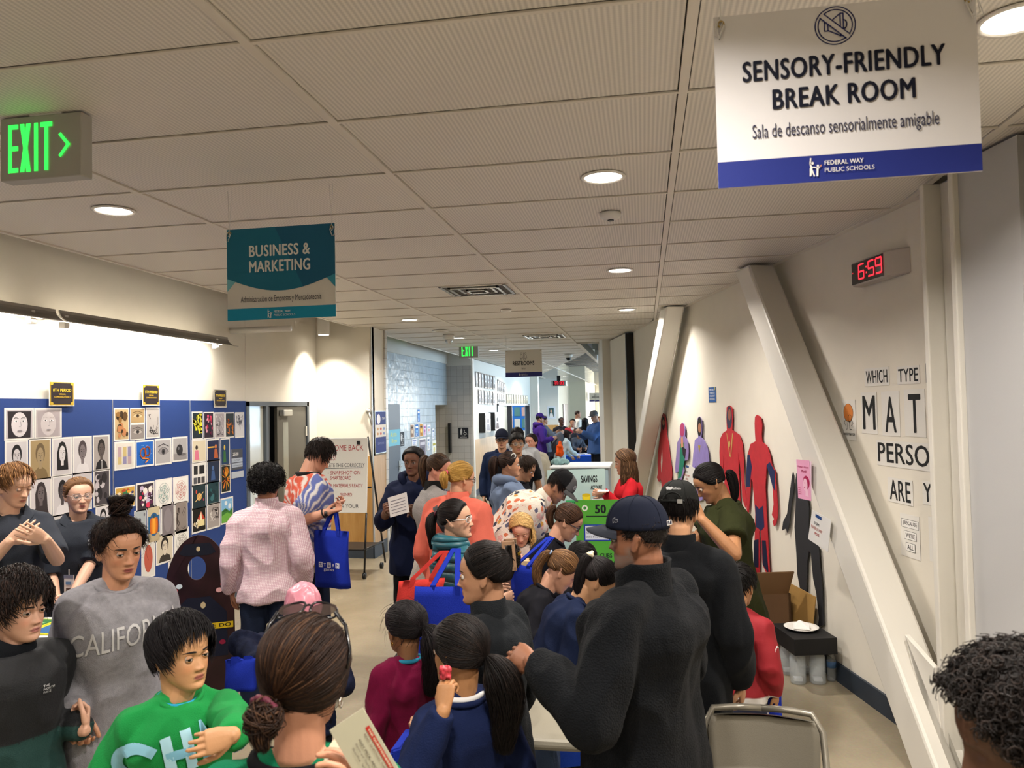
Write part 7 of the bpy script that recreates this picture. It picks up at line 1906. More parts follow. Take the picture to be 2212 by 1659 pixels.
hat_print(Hm, lambda q, w: [q.rect(-.014, -.008, .028, .016, '#d8d4cc'), q.rect(-.012, -.006, .024, .012, '#24283a'), q.poly([(-.004, -.006), (.004, .006), (.0, .006), (-.008, -.006)], '#e0dcd8')], -166, .056, .03, o)
hat_print(Hm, lambda q, w: [q.line([(-.011, -.008), (-.011, .006), (-.002, .011), (-.002, -.002), (-.011, -.008)], .0018, '#8a8a90'), q.line([(.0, -.006), (.012, -.002), (.006, .003), (.011, .006), (.001, .004)], .0018, '#8a8a90')], -64, .068, .03, o)
# --- man with black cap behind him
I_ = Person('man seen from behind in black cap with white lettering and black jacket', (1466, 1108), 3.42, face=-14, hy=0, hp=8, skin='#c0906e', lod=0, bulk=1.1, sh=1.0)
I_.body(voxel=.004).top(fabric('black_jacket', '#0f1114', bump=.4, sheen=.03), collar='stand', add=.028, fold=.009, lo=-.12, voxel=.009).pants(fabric('dark_jeans')).shoes()
h = I_.hair('#120e0e', 71); h.shell('m', .009, lump=.001); h.crop(1500, 'm', .008, .022, .0018, sweep=(0, 0, -1), lift=.1, jit=.15); I_.put(h)
capb = fabric('cap_black', '#1f201f', bump=.2, sheen=0)
o, R_, kk = cap_hat(I_, capb, capb, lowz=.046, height=.100, tilt=.01)
hat_print(I_, lambda q, w: [q.ell(-.022, .0, .008, .007, '#dcdcdc', 10), q.ell(-.012, -.001, .006, .006, '#dcdcdc', 10), q.ell(-.005, .001, .005, .006, '#dcdcdc', 10), q.text('software', .002, -.005, .011, '#dcdcdc', w=.034, bold=.02)], 178, .105, .03, o)
k = MB(); k.smooth = True; arc = [(math.sin(q) * .040, -.109, .052 + .035 * math.cos(q)) for q in np.linspace(-PI / 2, PI / 2, 14)]
k.tube((np.array(arc) * I_.hs) @ I_.M + I_.c, .004, 6); k.build('cap_opening_edge', capb, o)
k = MB(); k.tube((np.array([(-.05, -.106, .050), (0, -.116, .050), (.05, -.104, .050)]) * I_.hs) @ I_.M + I_.c, .0065, 6); k.build('cap_strap', capb, o)
k = MB(); k.box(I_.H(.034, -.115, .050), (.022, .006, .018), I_.M); k.build('buckle', M_alu, o)
# --- girl in navy sweatshirt, girl in maroon
J = Person('girl in navy sweatshirt with long black ponytail, eating, seen from behind', (992, 1410), 2.50, face=30, hy=14, hp=2, hs=.97, fem=True, skin='#a87850', lod=0, sh=.98)
J.set_arm(-1, px_=(958, 1535, 2.22), elbow=(905, 1640, 2.35), fdir=(.35, .35, 1.0), palm=(.8, .4, 0), curl=.8)
J.set_arm(1, wrist=(.14, .12, -.26))
nv = fabric('navy_sweat', '#151f40', bump=.3, bs=250)
J.body(lips='#8c5048').top(nv, collar='crew', add=.022, fold=.007, voxel=.0065, collarm=mat('collar_white', '#d4d2d0', .8)).pants(fabric('dark_jeans')).shoes().eyes(openv=.4)
J.collar('wide', nv)
h = J.hair('#14100f', 81, hl='#3a2c24'); tie = (.12, -.93, -.18); h.shell('f', .013, lump=.003, back=.004, top=.004); h.comb(2400, 'f', tie, .014, .0016, back=.004, top=.004)
t0 = HC0 + nrm(tie) * .118; h.tail(t0, [J.local(J.H(*t0) - J.hF * .045 - ZW * .03), J.local(J.H(*t0) - J.hF * .05 + J.hR * .03 - ZW * .12), J.local(J.H(*t0) - J.hF * .035 + J.hR * .03 - ZW * .22), J.local(J.H(*t0) - J.hF * .03 + J.hR * .03 - ZW * .30)], 1100, .016, .02, .0016, mid=.062, wav=.009); J.put(h)
er = MB(); er.smooth = True; ec = J.H(-.079, -.010, -.047); er.tube([ec + J.M[1] * .007 * math.cos(q) + J.M[2] * (.007 * math.sin(q) - .004) for q in np.linspace(0, 2 * PI, 15)[:-1]], .0016, 6, closed=True); er.build('earring', mat('gold', '#c9983c', .25, .9), J.t)
w_ = J.arm[-1][1] + J.hand[-1][0] * .10; t = thing('snack_wrapper', 'crumpled red and white snack wrapper held to the mouth of the girl in navy', 'wrapper', w_)
mb = MB(); mb.box(w_ + J.F0 * .012, (.03, .014, .035)); V, F = remesh(mb, .004, 0); V = fold_noise(V, F, .004, .01, 4); mesh_obj('crumpled_foil', V, F, mat('wrapper_red', '#c8404c', .35, var=.5, vscale=60), t)
K_ = Person('girl in maroon top with long black ponytail and gold earring', (876, 1357), 3.28, face=18, hy=14, hp=4, hs=.95, fem=True, skin='#8c6244', lod=0, sh=1.0)
mr = fabric('maroon_velvet', '#6a0f34', bump=.3, sheen=.03, var=.2, vs=14)
K_.body(voxel=.004).top(mr, collar='none', add=.02, fold=.009, voxel=.008).pants(fabric('black_trousers')).shoes()
K_.collar('crew', fabric('teal_inner', '#2a7c98'))
h = K_.hair(BLK, 91, hl='#2e2624'); tie = (.16, -.93, -.05); h.shell('f', .013, lump=.004, back=.004); h.comb(1800, 'f', tie, .014, .0019, back=.004)
t0 = HC0 + nrm(tie) * .118; h.tail(t0, [K_.local(K_.H(*t0) - K_.hF * .04 + K_.hR * .02 - ZW * .03), K_.local(K_.H(*t0) - K_.hF * .05 + K_.hR * .03 - ZW * .13), K_.local(K_.H(*t0) - K_.hF * .03 + K_.hR * .02 - ZW * .22), K_.local(K_.H(*t0) - K_.hF * .02 + K_.hR * .01 - ZW * .28)], 800, .016, .02, .002, mid=.066, wav=.008)
h.crop(60, 'f', .02, .06, .001, sweep=(-.6, .4, -.8), lift=.3, jit=.5); K_.put(h)
er = MB(); er.smooth = True; ec = K_.H(-.079, -.010, -.047); er.tube([ec + K_.M[1] * .007 * math.cos(q) + K_.M[2] * (.007 * math.sin(q) - .004) for q in np.linspace(0, 2 * PI, 15)[:-1]], .0018, 6, closed=True); er.build('earring', mat('gold'), K_.t)
# --- woman with claw clip
L_ = Person('woman in dark grey fleece facing left with a tan claw clip in black hair', (1046, 1240), 2.92, face=64, hy=16, hp=4, fem=True, skin='#bb8a6a', lod=0, bulk=1.15, sh=1.1)
L_.set_arm(-1, px_=(928, 1592, 2.50), elbow=(1040, 1640, 2.6), fdir=(.2, 1, .15), palm=(.7, -.1, .5), curl=.75, thumb=.3)
fg = fabric('grey_fleece', '#1b1e21', bump=.5, bs=200, sheen=.03)
L_.body(voxel=.0036).top(fg, collar='stand', add=.026, fold=.008, voxel=.0085, lo=-.12, cuff=fabric('black_fleece')).pants(fabric('dark_jeans')).shoes().eyes(openv=.35)
h = L_.hair('#151110', 101, hl='#332824'); tie = (.02, -.90, .42); h.shell('f', .012, lump=.003, back=.012); h.comb(2000, 'f', tie, .014, .0018, back=.012)
t0 = HC0 + nrm(tie) * .115; h.ball(t0 + [0, -.005, -.01], (.032, .026, .05), 200, .002); L_.put(h)
cl = mat('clip_tan', '#a88468', .35); t = thing('claw_clip', 'tan rectangular claw clip holding the black hair of woman in grey fleece', 'hair clip', L_.H(*(t0)))
for q in (-1, 1):
 k = MB(); Mx = L_.M; c0 = np.array(t0) + [q * .030, .006, -.004]
 fr = [(-.012, -.055), (.014, -.055), (.014, .055), (-.012, .055)]
 for (a, b), (w, hh) in (((0, .048), (.05, .016)), ((0, -.048), (.05, .016)), ((-.019, 0), (.012, .11)), ((.019, 0), (.012, .11))):
  k.box((c0 + [0, a, b]) @ Mx + L_.c, (.008, w, hh), Mx)
 k.build('jaw', cl, t, False, .002)
k = MB(); k.cyl((np.array(t0) + [-.02, -.03, .0]) @ L_.M + L_.c, (np.array(t0) + [.02, -.03, .0]) @ L_.M + L_.c, .006); k.build('spring', mat('gold'), t)
# --- woman in olive at the wall
M_ = Person('woman in olive short-sleeved top looking down, black low ponytail', (1534, 1042), 4.66, face=98, hy=6, hp=32, fem=True, skin='#a87854', lod=0, bulk=1.08, lean=6)
M_.set_arm(-1, px_=(1516, 1122, 4.3), elbow=(1680, 1260, 4.3), fdir=(.1, .5, .9), palm=(.8, .5, 0), curl=.7)
M_.set_arm(1, wrist=(.02, .18, -.02), fdir=(-.4, .6, .6), curl=.7)
M_.body(voxel=.0042, lips='#9c5e54').top(fabric('olive_linen', '#2c2f18', bump=.5, bs=260), sleeve='short', sl=.5, collar='none', add=.026, fold=.008, lo=-.14, flare=.1).pants(fabric('black_trousers')).shoes().eyes(openv=.1, brow='#141010', browth=.0036)
M_.collar('wide', fabric('olive_linen'))
h = M_.hair('#110d0d', 111); tie = (.0, -.95, -.2); h.shell('f', .010, lump=.001); h.comb(1300, 'f', tie, .011, .0022)
t0 = HC0 + nrm(tie) * .114; h.tail(t0, [M_.local(M_.H(*t0) - M_.hF * .03 - ZW * .03), M_.local(M_.H(*t0) - M_.F0 * .05 - ZW * .12), M_.local(M_.H(*t0) - M_.F0 * .03 - ZW * .2)], 260, .014, .016, .0026, mid=.032); M_.put(h)
# --- boy in red jersey
def jr(r, f, u, p): return srgb('#8e1620') if u > -.335 else srgb('#d8d4d0') if u > -.365 else srgb('#141a34') if u > -.415 else srgb('#d8d4d0')
N_ = Person('boy in long red jersey with white and navy hem, seen from behind', (1596, 1266), 3.98, face=-18, hy=-4, hp=8, hs=.95, skin='#b08058', lod=1)
N_.body().top(mat('jersey_red', rough=.75, attr=True, bump=.2, bscale=400), collar='crew', collarm=mat('collar_white'), colf=jr, lo=-.20, add=.024, fold=.007).pants(fabric('royal_shorts', '#1a3a9c'), wide=1.3, length=.8).shoes()
simple_hair(N_, 'short', '#100d0d', th=.012)
bd = MB(); q0 = N_.shl[1] + (N_.arm[1][0] - N_.shl[1]) * .6 + N_.R * .052; bd.lathe(q0, [(.001, 0), (.03, 0), (.03, .004), (.001, .004)], 18, N_.R); bd.build('sleeve_badge', mat('badge_white'), N_.topo)
# --- back view of the pink shirt and the tie-dye boy
def seer(nt, b):
 tc = nt.nodes.new('ShaderNodeTexCoord'); sp = nt.nodes.new('ShaderNodeSeparateXYZ'); nt.links.new(tc.outputs['Object'], sp.inputs[0]); outs = []
 for ax in ('X', 'Z'):
  m = nt.nodes.new('ShaderNodeMath'); m.operation = 'MULTIPLY'; m.inputs[1].default_value = 2 * PI / .0095; s_ = nt.nodes.new('ShaderNodeMath'); s_.operation = 'SINE'; g_ = nt.nodes.new('ShaderNodeMath'); g_.operation = 'GREATER_THAN'; g_.inputs[1].default_value = .55
  nt.links.new(sp.outputs[ax], m.inputs[0]); nt.links.new(m.outputs[0], s_.inputs[0]); nt.links.new(s_.outputs[0], g_.inputs[0]); outs.append(g_)
 mx = nt.nodes.new('ShaderNodeMath'); mx.operation = 'MAXIMUM'; nt.links.new(outs[0].outputs[0], mx.inputs[0]); nt.links.new(outs[1].outputs[0], mx.inputs[1])
 mc = nt.nodes.new('ShaderNodeMixRGB'); mc.inputs[1].default_value = (*srgb('#dccace'), 1); mc.inputs[2].default_value = (*srgb('#c09aa4'), 1); nt.links.new(mx.outputs[0], mc.inputs[0]); nt.links.new(mc.outputs[0], b.inputs['Base Color'])
O_ = Person('person with round black curly hair in pink checked shirt, seen from behind', (577, 1046), 5.25, face=-8, hy=-14, skin='#a87458', lod=1, bulk=1.0, sh=1.0)
O_.body().top(mat('pink_check', rough=.8, bump=.3, bscale=150, builder=seer), collar='stand', lo=-.06, add=.028, fold=.010, flare=.05, voxel=.009).pants(fabric('jeans_navy', '#1a2234', var=.25), wide=1.25).shoes(); simple_hair(O_, 'afro', '#0f0c0c', R=.036, near=420)
def tie(r, f, u, p):
 q = math.atan2(u + .16, f * 1.0 + r * .6 + .02); d = math.hypot(u + .16, f + r * .5); w_ = .5 + .5 * math.sin(q * 26 + 5 * noise.noise(Vector(p) * 14)); n_ = noise.noise(Vector(p) * 22)
 base = [srgb('#c9563e'), srgb('#5a66a0'), srgb('#d8d4cc'), srgb('#c9b468')]
 if u > -.20: c = base[0] if r < .075 else base[1]
 elif u > -.25: c = base[1]
 elif u > -.31: c = base[2]
 else: c = base[3]
 k = np.clip((w_ - .55) * 3 + n_ * 1.4, 0, .9); return tuple(np.array(c) * (1 - k) + np.array(base[2]) * k)
T_ = Person('tall boy in tie-dye t-shirt looking down, holding a blue bag', (688, 986), 5.8, face=-62, hy=-14, hp=34, skin='#c9947a', lod=1)
T_.set_arm(1, px_=(708, 1106, 5.45), elbow=(652, 1118, 5.5), fdir=(-.2, 1, .0), palm=(-.2, 0, 1), curl=.7)
T_.set_arm(-1, px_=(706, 1092, 5.7), fdir=(.1, 1, .0), palm=(.2, 0, 1), curl=.7)
T_.body().top(mat('tie_dye', rough=.85, attr=True, bump=.3, bscale=200), sleeve='short', sl=.95, collar='crew', colf=tie, lo=-.06, add=.024, fold=.008).pants(fabric('jeans_navy'), wide=1.1).shoes().eyes(openv=.1)
simple_hair(T_, 'short', '#1c1411', th=.018, top=.016, L=.045, lift=.25, jit=.3, hl='#3a2c22', near=700)
w_ = T_.arm[1][1]; k = MB(); k.smooth = True; d = nrm(w_ - T_.arm[1][0]); a = nrm(np.cross(d, ZW)); b = np.cross(d, a); k.tube([w_ - d * .03 + (a * math.cos(q) + b * math.sin(q)) * .031 for q in np.linspace(0, 2 * PI, 17)[:-1]], .006, 6, closed=True); k.box(w_ - d * .03 + T_.R * .034 * 1 , (.02, .03, .035)); k.build('wrist_watch', M_black, T_.t)
# --- child in pink headscarf
U_ = Person('child in shiny pink headscarf with elbow out, seen from behind', (654, 1318), 3.66, face=-6, hp=10, hs=.93, skin='#b08468', lod=1, fem=True)
U_.set_arm(-1, px_=(556, 1432, 3.35), elbow=(500, 1372, 3.5), curl=.6); U_.set_arm(1, wrist=(.12, .15, -.2))
U_.body().top(fabric('dark_print', '#171c30', var=.4, vs=40), collar='none', add=.026, fold=.010).pants(fabric('black_trousers')).shoes()
mb = MB(); L = lambda P: (np.array(P) * U_.hs) @ U_.M + U_.c
mb.ball(U_.H(0, -.012, .022), (.094 * U_.hs, .112 * U_.hs, .118 * U_.hs), 28, 20, U_.M); mb.cap(U_.H(0, -.02, -.02), .088 * U_.hs, U_.nb - U_.U * .015, .070, 24, 4); mb.cap(U_.nb, .074, U_.nb - U_.U * .07 - U_.F * .03, .10, 20, 4)
cut = MB(); V, F = remesh(mb, .006, 3); V = fold_noise(V, F, .004, .06, 3)
mesh_obj('headscarf', V, F, mat('pink_satin', '#d88c9c', .32, sheen=.03, bump=.25, bscale=40), U_.t)
# --- middle group around the table
V1 = Person('woman in teal quilted jacket with white-framed glasses looking right', (984, 1122), 4.5, face=-66, hy=-38, hp=-2, fem=True, skin='#cfa084', lod=0, sh=1.0)
V1.set_arm(1, wrist=(.12, .14, -.2)); V1.set_arm(-1, wrist=(-.1, .2, -.2))
def puff(nt, b):
 tc = nt.nodes.new('ShaderNodeTexCoord'); sp = nt.nodes.new('ShaderNodeSeparateXYZ'); nz = nt.nodes.new('ShaderNodeTexNoise'); nz.inputs['Scale'].default_value = 6; m = nt.nodes.new('ShaderNodeMath'); m.operation = 'MULTIPLY'; m.inputs[1].default_value = PI / .055; s_ = nt.nodes.new('ShaderNodeMath'); s_.operation = 'SINE'; ab = nt.nodes.new('ShaderNodeMath'); ab.operation = 'ABSOLUTE'; pw = nt.nodes.new('ShaderNodeMath'); pw.operation = 'POWER'; pw.inputs[1].default_value = .5; ad = nt.nodes.new('ShaderNodeMath'); ad.operation = 'MULTIPLY_ADD'; ad.inputs[1].default_value = .02
 bp = nt.nodes.new('ShaderNodeBump'); bp.inputs['Strength'].default_value = 1; bp.inputs['Distance'].default_value = .02
 nt.links.new(tc.outputs['Object'], sp.inputs[0]); nt.links.new(tc.outputs['Object'], nz.inputs['Vector']); nt.links.new(nz.outputs['Fac'], ad.inputs[0]); nt.links.new(sp.outputs['Z'], ad.inputs[2]); nt.links.new(ad.outputs[0], m.inputs[0]); nt.links.new(m.outputs[0], s_.inputs[0]); nt.links.new(s_.outputs[0], ab.inputs[0]); nt.links.new(ab.outputs[0], pw.inputs[0]); nt.links.new(pw.outputs[0], bp.inputs['Height']); nt.links.new(bp.outputs[0], b.inputs['Normal'])
V1.body(voxel=.004, lips='#a8605c').top(mat('teal_quilt', '#1c5560', .45, builder=puff), collar='none', add=.034, fold=.004).pants(fabric('black_trousers')).shoes().eyes(gaze=(-.2, .2), openv=.45, iris='#1c120e')
V1.collar('hood', mat('teal_quilt')); simple_hair(V1, 'pony', '#15100f', tie=(0, -.96, .1), L=.2, r=.03, band='#4a1220', hl='#3a2a24', near=1100); glasses(V1, '#dcd6d0', r=.0022, w=.026, hgt=.017)
V2 = Person('woman in peach jacket with blond low ponytail, seen from behind', (996, 1034), 5.3, face=-34, hy=-28, hp=10, fem=True, skin='#d4a080', lod=0, bulk=1.3, sh=1.15)
pk = fabric('peach_fleece', '#d46a58')
V2.body(voxel=.005).top(pk, collar='stand', add=.03, fold=.007, lo=-.12).pants(fabric('jeans_navy')).shoes().eyes(openv=.4); simple_hair(V2, 'pony', '#a8803c', tie=(0, -.98, .02), L=.10, r=.03, band='#d8506c', hl='#e8cc8c', near=1300); glasses(V2, '#1c1a20', r=.0026)
band(V2, [V2.nb - V2.SR * .12 - V2.F * .12 - V2.U * .0, V2.nb - V2.F * .16 - V2.U * .15, V2.nb + V2.SR * .15 - V2.F * .12 - V2.U * .38], .035, .004, mat('strap_black', '#16161a', .7), V2.t, 'sling_strap')
V3 = Person('woman in grey cardigan and cream vest with reddish glasses, arms folded', (948, 1014), 5.85, face=-84, hy=-22, hp=14, fem=True, skin='#c88e78', lod=1, bulk=1.12)
V3.set_arm(1, wrist=(.06, .13, -.17), fdir=(-1, .1, .1), palm=(0, -1, .0), curl=.5); V3.set_arm(-1, wrist=(-.03, .13, -.15), fdir=(1, .1, .1), palm=(0, -1, 0), curl=.5)
def vest(r, f, u, p): return srgb('#8f8b88') if u > -.22 else srgb('#b8b0a4')
V3.body().top(mat('grey_knit', rough=.95, attr=True, bump=.7, bscale=120), collar='stand', colf=vest, lo=-.16, add=.032, fold=.007, flare=.15).pants(fabric('black_trousers')).shoes().eyes(openv=.35); simple_hair(V3, 'pony', '#3c2c20', tie=(0, -.9, .4), L=.22, hl='#7c6248', near=600); glasses(V3, '#7a3430')
band(V3, [V3.nb + V3.SR * .05 + V3.F * .0, V3.nb + V3.SR * .05 + V3.F * .1 - V3.U * .06, V3.nb + V3.SR * .02 + V3.F * .13 - V3.U * .2], .022, .003, mat('lanyard_blue', '#23407c', .6), V3.t, 'lanyard')
V4 = Person('person in navy hoodie with tied back black hair holding a paper booklet', (893, 997), 6.4, face=160, hy=0, hp=4, fem=True, skin='#6e4a38', lod=1, bulk=1.1)
V4.set_arm(1, px_=(834, 1104, 6.1), elbow=(830, 1130, 6.4), fdir=(-.2, .9, .4), curl=.6, palm=(-.8, 0, .3)); V4.set_arm(-1, px_=(884, 1100, 6.1), elbow=(925, 1125, 6.3), fdir=(-.6, .7, .1), curl=.6)
V4.body(lips='#6a3c38').top(fabric('navy_hood', '#131a33'), collar='hood', lo=-.16, add=.034, fold=.009, sleeve='34').pants(fabric('black_trousers'), wide=1.2).shoes().eyes(openv=.45, iris='#140c0a'); simple_hair(V4, 'bunlow', '#0f0c0c', tie=(0, -.9, .3), th=.016)
V5 = Person('woman in slate blue hoodie with long dark ponytail and white hair clip', (1100, 1004), 7.0, face=-80, hy=-4, hp=2, fem=True, skin='#c08c6c', lod=1, bulk=1.15)
V5.body().top(fabric('slate_hood', '#66748c'), collar='hood', lo=-.1, add=.03, fold=.008).pants(fabric('jeans_mid', '#3c4a64')).shoes().eyes(openv=.4); simple_hair(V5, 'pony', '#2c1f1a', tie=(0, -.9, .35), L=.26, r=.045, hl='#5c4434', near=500)
k = MB(); k.smooth = True; c = V5.H(.07, .03, .085); k.tube([c + V5.M[1] * .02 * math.cos(q) + V5.M[2] * .02 * math.sin(q) for q in np.linspace(0, 2 * PI, 15)[:-1]], .004, 6, closed=True); k.build('hair_clip', M_white, V5.t)
V6 = Person('boy with short dark hair and black top looking down behind the capped man', (1136, 1013), 7.5, face=-100, hy=-6, hp=26, hs=.96, skin='#c08e70', lod=1)
V6.body().top(fabric('black_tee', '#15151a'), collar='crew').pants(fabric('black_trousers')).shoes().eyes(openv=.15); simple_hair(V6, 'short', '#2a1e16', th=.016, top=.01, near=400)
def patt(nt, b):
 tc = nt.nodes.new('ShaderNodeTexCoord'); vo = nt.nodes.new('ShaderNodeTexVoronoi'); vo.inputs['Scale'].default_value = 19; cr = nt.nodes.new('ShaderNodeValToRGB'); cr.color_ramp.interpolation = 'CONSTANT'
 el = cr.color_ramp.elements; el[0].color = (*srgb('#c46a48'), 1); el[1].position = .3; el[1].color = (*srgb('#5a5c74'), 1)
 for p_, c_ in ((.5, '#d8a8a0'), (.65, '#c08c40'), (.8, '#2c3040')): e = el.new(p_); e.color = (*srgb(c_), 1)
 sx = nt.nodes.new('ShaderNodeSeparateXYZ'); lt = nt.nodes.new('ShaderNodeMath'); lt.operation = 'LESS_THAN'; lt.inputs[1].default_value = .30; mx = nt.nodes.new('ShaderNodeMixRGB'); mx.inputs[1].default_value = (*srgb('#ddd2c4'), 1)
 nz = nt.nodes.new('ShaderNodeTexNoise'); nz.inputs['Scale'].default_value = 45; ad = nt.nodes.new('ShaderNodeMath'); ad.operation = 'MULTIPLY_ADD'; ad.inputs[1].default_value = .5; 
 nt.links.new(tc.outputs['Object'], vo.inputs['Vector']); nt.links.new(tc.outputs['Object'], nz.inputs['Vector']); nt.links.new(nz.outputs['Fac'], ad.inputs[0]); nt.links.new(vo.outputs['Distance'], ad.inputs[2]); nt.links.new(vo.outputs['Color'], sx.inputs[0]); nt.links.new(sx.outputs[0], cr.inputs[0]); lt.inputs[1].default_value = .66; nt.links.new(ad.outputs[0], lt.inputs[0]); nt.links.new(lt.outputs[0], mx.inputs[0]); nt.links.new(cr.outputs[0], mx.inputs[2]); nt.links.new(mx.outputs[0], b.inputs['Base Color'])
V7 = Person('man in white patterned fleece and grey cap bending over the table', (1205, 1052), 5.75, face=-92, hy=0, hp=48, lean=48, skin='#a8785c', lod=0, bulk=1.22, sh=1.15)
V7.set_arm(1, wrist=(.1, .12, -.28), fdir=(0, .3, -1)); V7.set_arm(-1, wrist=(-.1, .12, -.28), fdir=(0, .3, -1))
V7.body(voxel=.0045, beard=('#3a2e28', .5)).top(mat('patterned_fleece', rough=.9, bump=.6, bscale=90, builder=patt), collar='stand', add=.034, fold=.009, lo=-.08).pants(fabric('dark_grey_trousers', '#232428')).shoes().eyes(openv=.15); simple_hair(V7, 'short', '#1c1614', th=.006)
o, _, _ = cap_hat(V7, fabric('cap_black2', '#1a1a1c', bump=.15), fabric('cap_grey', '#5c5c5e', bump=.15), lowz=.045, height=.10)
k = MB(); k.smooth = True   # grey front panels of the cap
R = []
for t in np.linspace(0, 1, 9):
 e = t * PI / 2 * .93; w = .0900 * math.cos(e) ** .72; d = .1105 * math.cos(e) ** .72; z = .045 + .1015 * math.sin(e) ** 1.05; a_ = np.linspace(-1.25, 1.25, 20)
 R.append(np.stack([np.sin(a_) * w, .002 + np.cos(a_) * d, np.full(20, z)], 1))
R = np.array(R); V = (R.reshape(-1, 3) * V7.hs) @ V7.M + V7.c; F = [(i * 20 + j, i * 20 + j + 1, (i + 1) * 20 + j + 1, (i + 1) * 20 + j) for i in range(8) for j in range(19)]
mesh_obj('cap_front_panel', V, F, fabric('cap_grey'), o)
hat_print(V7, lambda q, w: [q.ring(0, 0, .014, .014, .002, '#dcdcdc', 18), q.line([(-.005, .006), (-.005, -.006), (.002, -.006)], .002, '#dcdcdc'), q.line([(.001, .007), (.001, -.002), (.007, .003)], .002, '#dcdcdc')], 40, .095, .03, o)
V8 = Person('small blond child in cream top looking down at a box', (1126, 1143), 5.45, face=176, hy=0, hp=30, hs=.93, skin='#dca48c', lod=1, fem=True)
V8.set_arm(1, px_=(1120, 1215, 4.95), fdir=(-.4, .8, .2), curl=.5); V8.set_arm(-1, px_=(1165, 1212, 4.95), fdir=(.4, .8, .2), curl=.5)
V8.body(lips='#c07468', blush=.5).top(fabric('cream_pink', '#cdbcb2'), collar='crew', add=.022, colf=None).pants(fabric('black_trousers')).shoes().eyes(openv=.12, brow='#a8845c'); simple_hair(V8, 'long', '#c8a064', L=.13, hl='#f0d8a0', wav=.02, near=1300, th=.012)
bx = px(1143, 1219, 4.85); mb = MB(); mb.b2(bx - [.045, .045, .03], bx + [.045, .045, .03]); o = mb.build('paper_box', mat('kraft_pale', '#c8ac84', .8), bevel=.003); prop(o, 'small pale cardboard box held by the small blond child', 'box')
V9 = Person('girl with brown ponytail and glasses in black t-shirt leaning over the table', (1226, 1127), 4.9, face=-88, hy=-4, hp=34, lean=24, hs=.97, skin='#c8967c', lod=1, fem=True)
V9.set_arm(1, wrist=(.08, .16, -.2)); V9.body(voxel=.004).top(fabric('black_tee'), sleeve='short', collar='crew', sl=.9).pants(fabric('dark_jeans')).shoes().eyes(openv=.15); simple_hair(V9, 'pony', '#3a261a', tie=(0, -.95, .1), L=.13, hl='#6c4c34', near=900, r=.026); glasses(V9, '#2a2c38')
VA = Person('girl in black raglan top with light brown ponytail bending forward', (1213, 1233), 4.25, face=-82, hy=0, hp=42, lean=30, hs=.96, skin='#c8967c', lod=1, fem=True)
VA.set_arm(1, px_=(1222, 1375, 3.95), curl=.5); VA.set_arm(-1, wrist=(-.1, .16, -.2))
VA.body(voxel=.004).top(fabric('black_tee'), collar='crew', cuff=fabric('red_trim', '#8c2430')).pants(fabric('dark_jeans')).shoes(); simple_hair(VA, 'pony', '#5c4028', tie=(0, -.97, .1), L=.24, hl='#a07c50', near=900, r=.024, band='#7c8ca4', backw=.10, wav=.012)
VB = Person('girl in navy top with black ponytail and cream flower hair tie, bending forward', (1290, 1255), 3.75, face=-74, hy=-4, hp=44, lean=30, hs=.97, skin='#c4946e', lod=0, fem=True)
VB.set_arm(1, wrist=(.08, .17, -.18)); VB.set_arm(-1, wrist=(-.08, .17, -.18))
VB.body(voxel=.004).top(fabric('navy_top', '#141d36'), collar='crew', add=.02, fold=.006).pants(fabric('jeans_light', '#4a5c80'), wide=1.3).shoes(); simple_hair(VB, 'pony', '#141010', tie=(0.1, -.9, .42), L=.36, hl='#32282a', near=1500, r=.028, backw=.08)
t0 = HC0 + nrm((.1, -.9, .42)) * .122; k = MB(); r = random.Random(3)
for q in range(11):
 d_ = nrm([r.gauss(0, 1), r.gauss(0, .6), r.gauss(0, 1)]); k.ball((np.array(t0) + d_ * .012) @ VB.M + VB.c, .0105, 10, 7)
V, F = remesh(k, .003, 1); mesh_obj('flower_hair_tie', V, F, mat('cream_cloth', '#ddd0b0', .8), VB.t)
VC = Person('child with straight black hair between the two bending girls', (1256, 1210), 4.75, face=-60, hp=30, lean=20, hs=.96, skin='#b88a68', lod=1)
VC.body().top(fabric('black_tee'), collar='crew').pants(fabric('black_trousers')).shoes(); simple_hair(VC, 'pony', '#110e0e', tie=(0, -.9, -.3), L=.16, near=700)
VD = Person('woman in red jacket with long wavy brown hair, writing at the table end', (1350, 998), 7.3, face=98, hy=-6, hp=10, fem=True, skin='#c89478', lod=1)
VD.set_arm(-1, px_=(1306, 1066, 7.0), elbow=(1350, 1090, 7.0), fdir=(.1, 1, .1), curl=.6); VD.set_arm(1, px_=(1300, 1060, 7.2), fdir=(0, 1, 0), curl=.6)
VD.body().top(fabric('red_jacket', '#a81c24'), collar='stand', fold=.006).pants(fabric('black_trousers')).shoes().eyes(openv=.2); simple_hair(VD, 'long', '#4c3624', L=.30, hl='#947050', near=900, wav=.022, part=0)
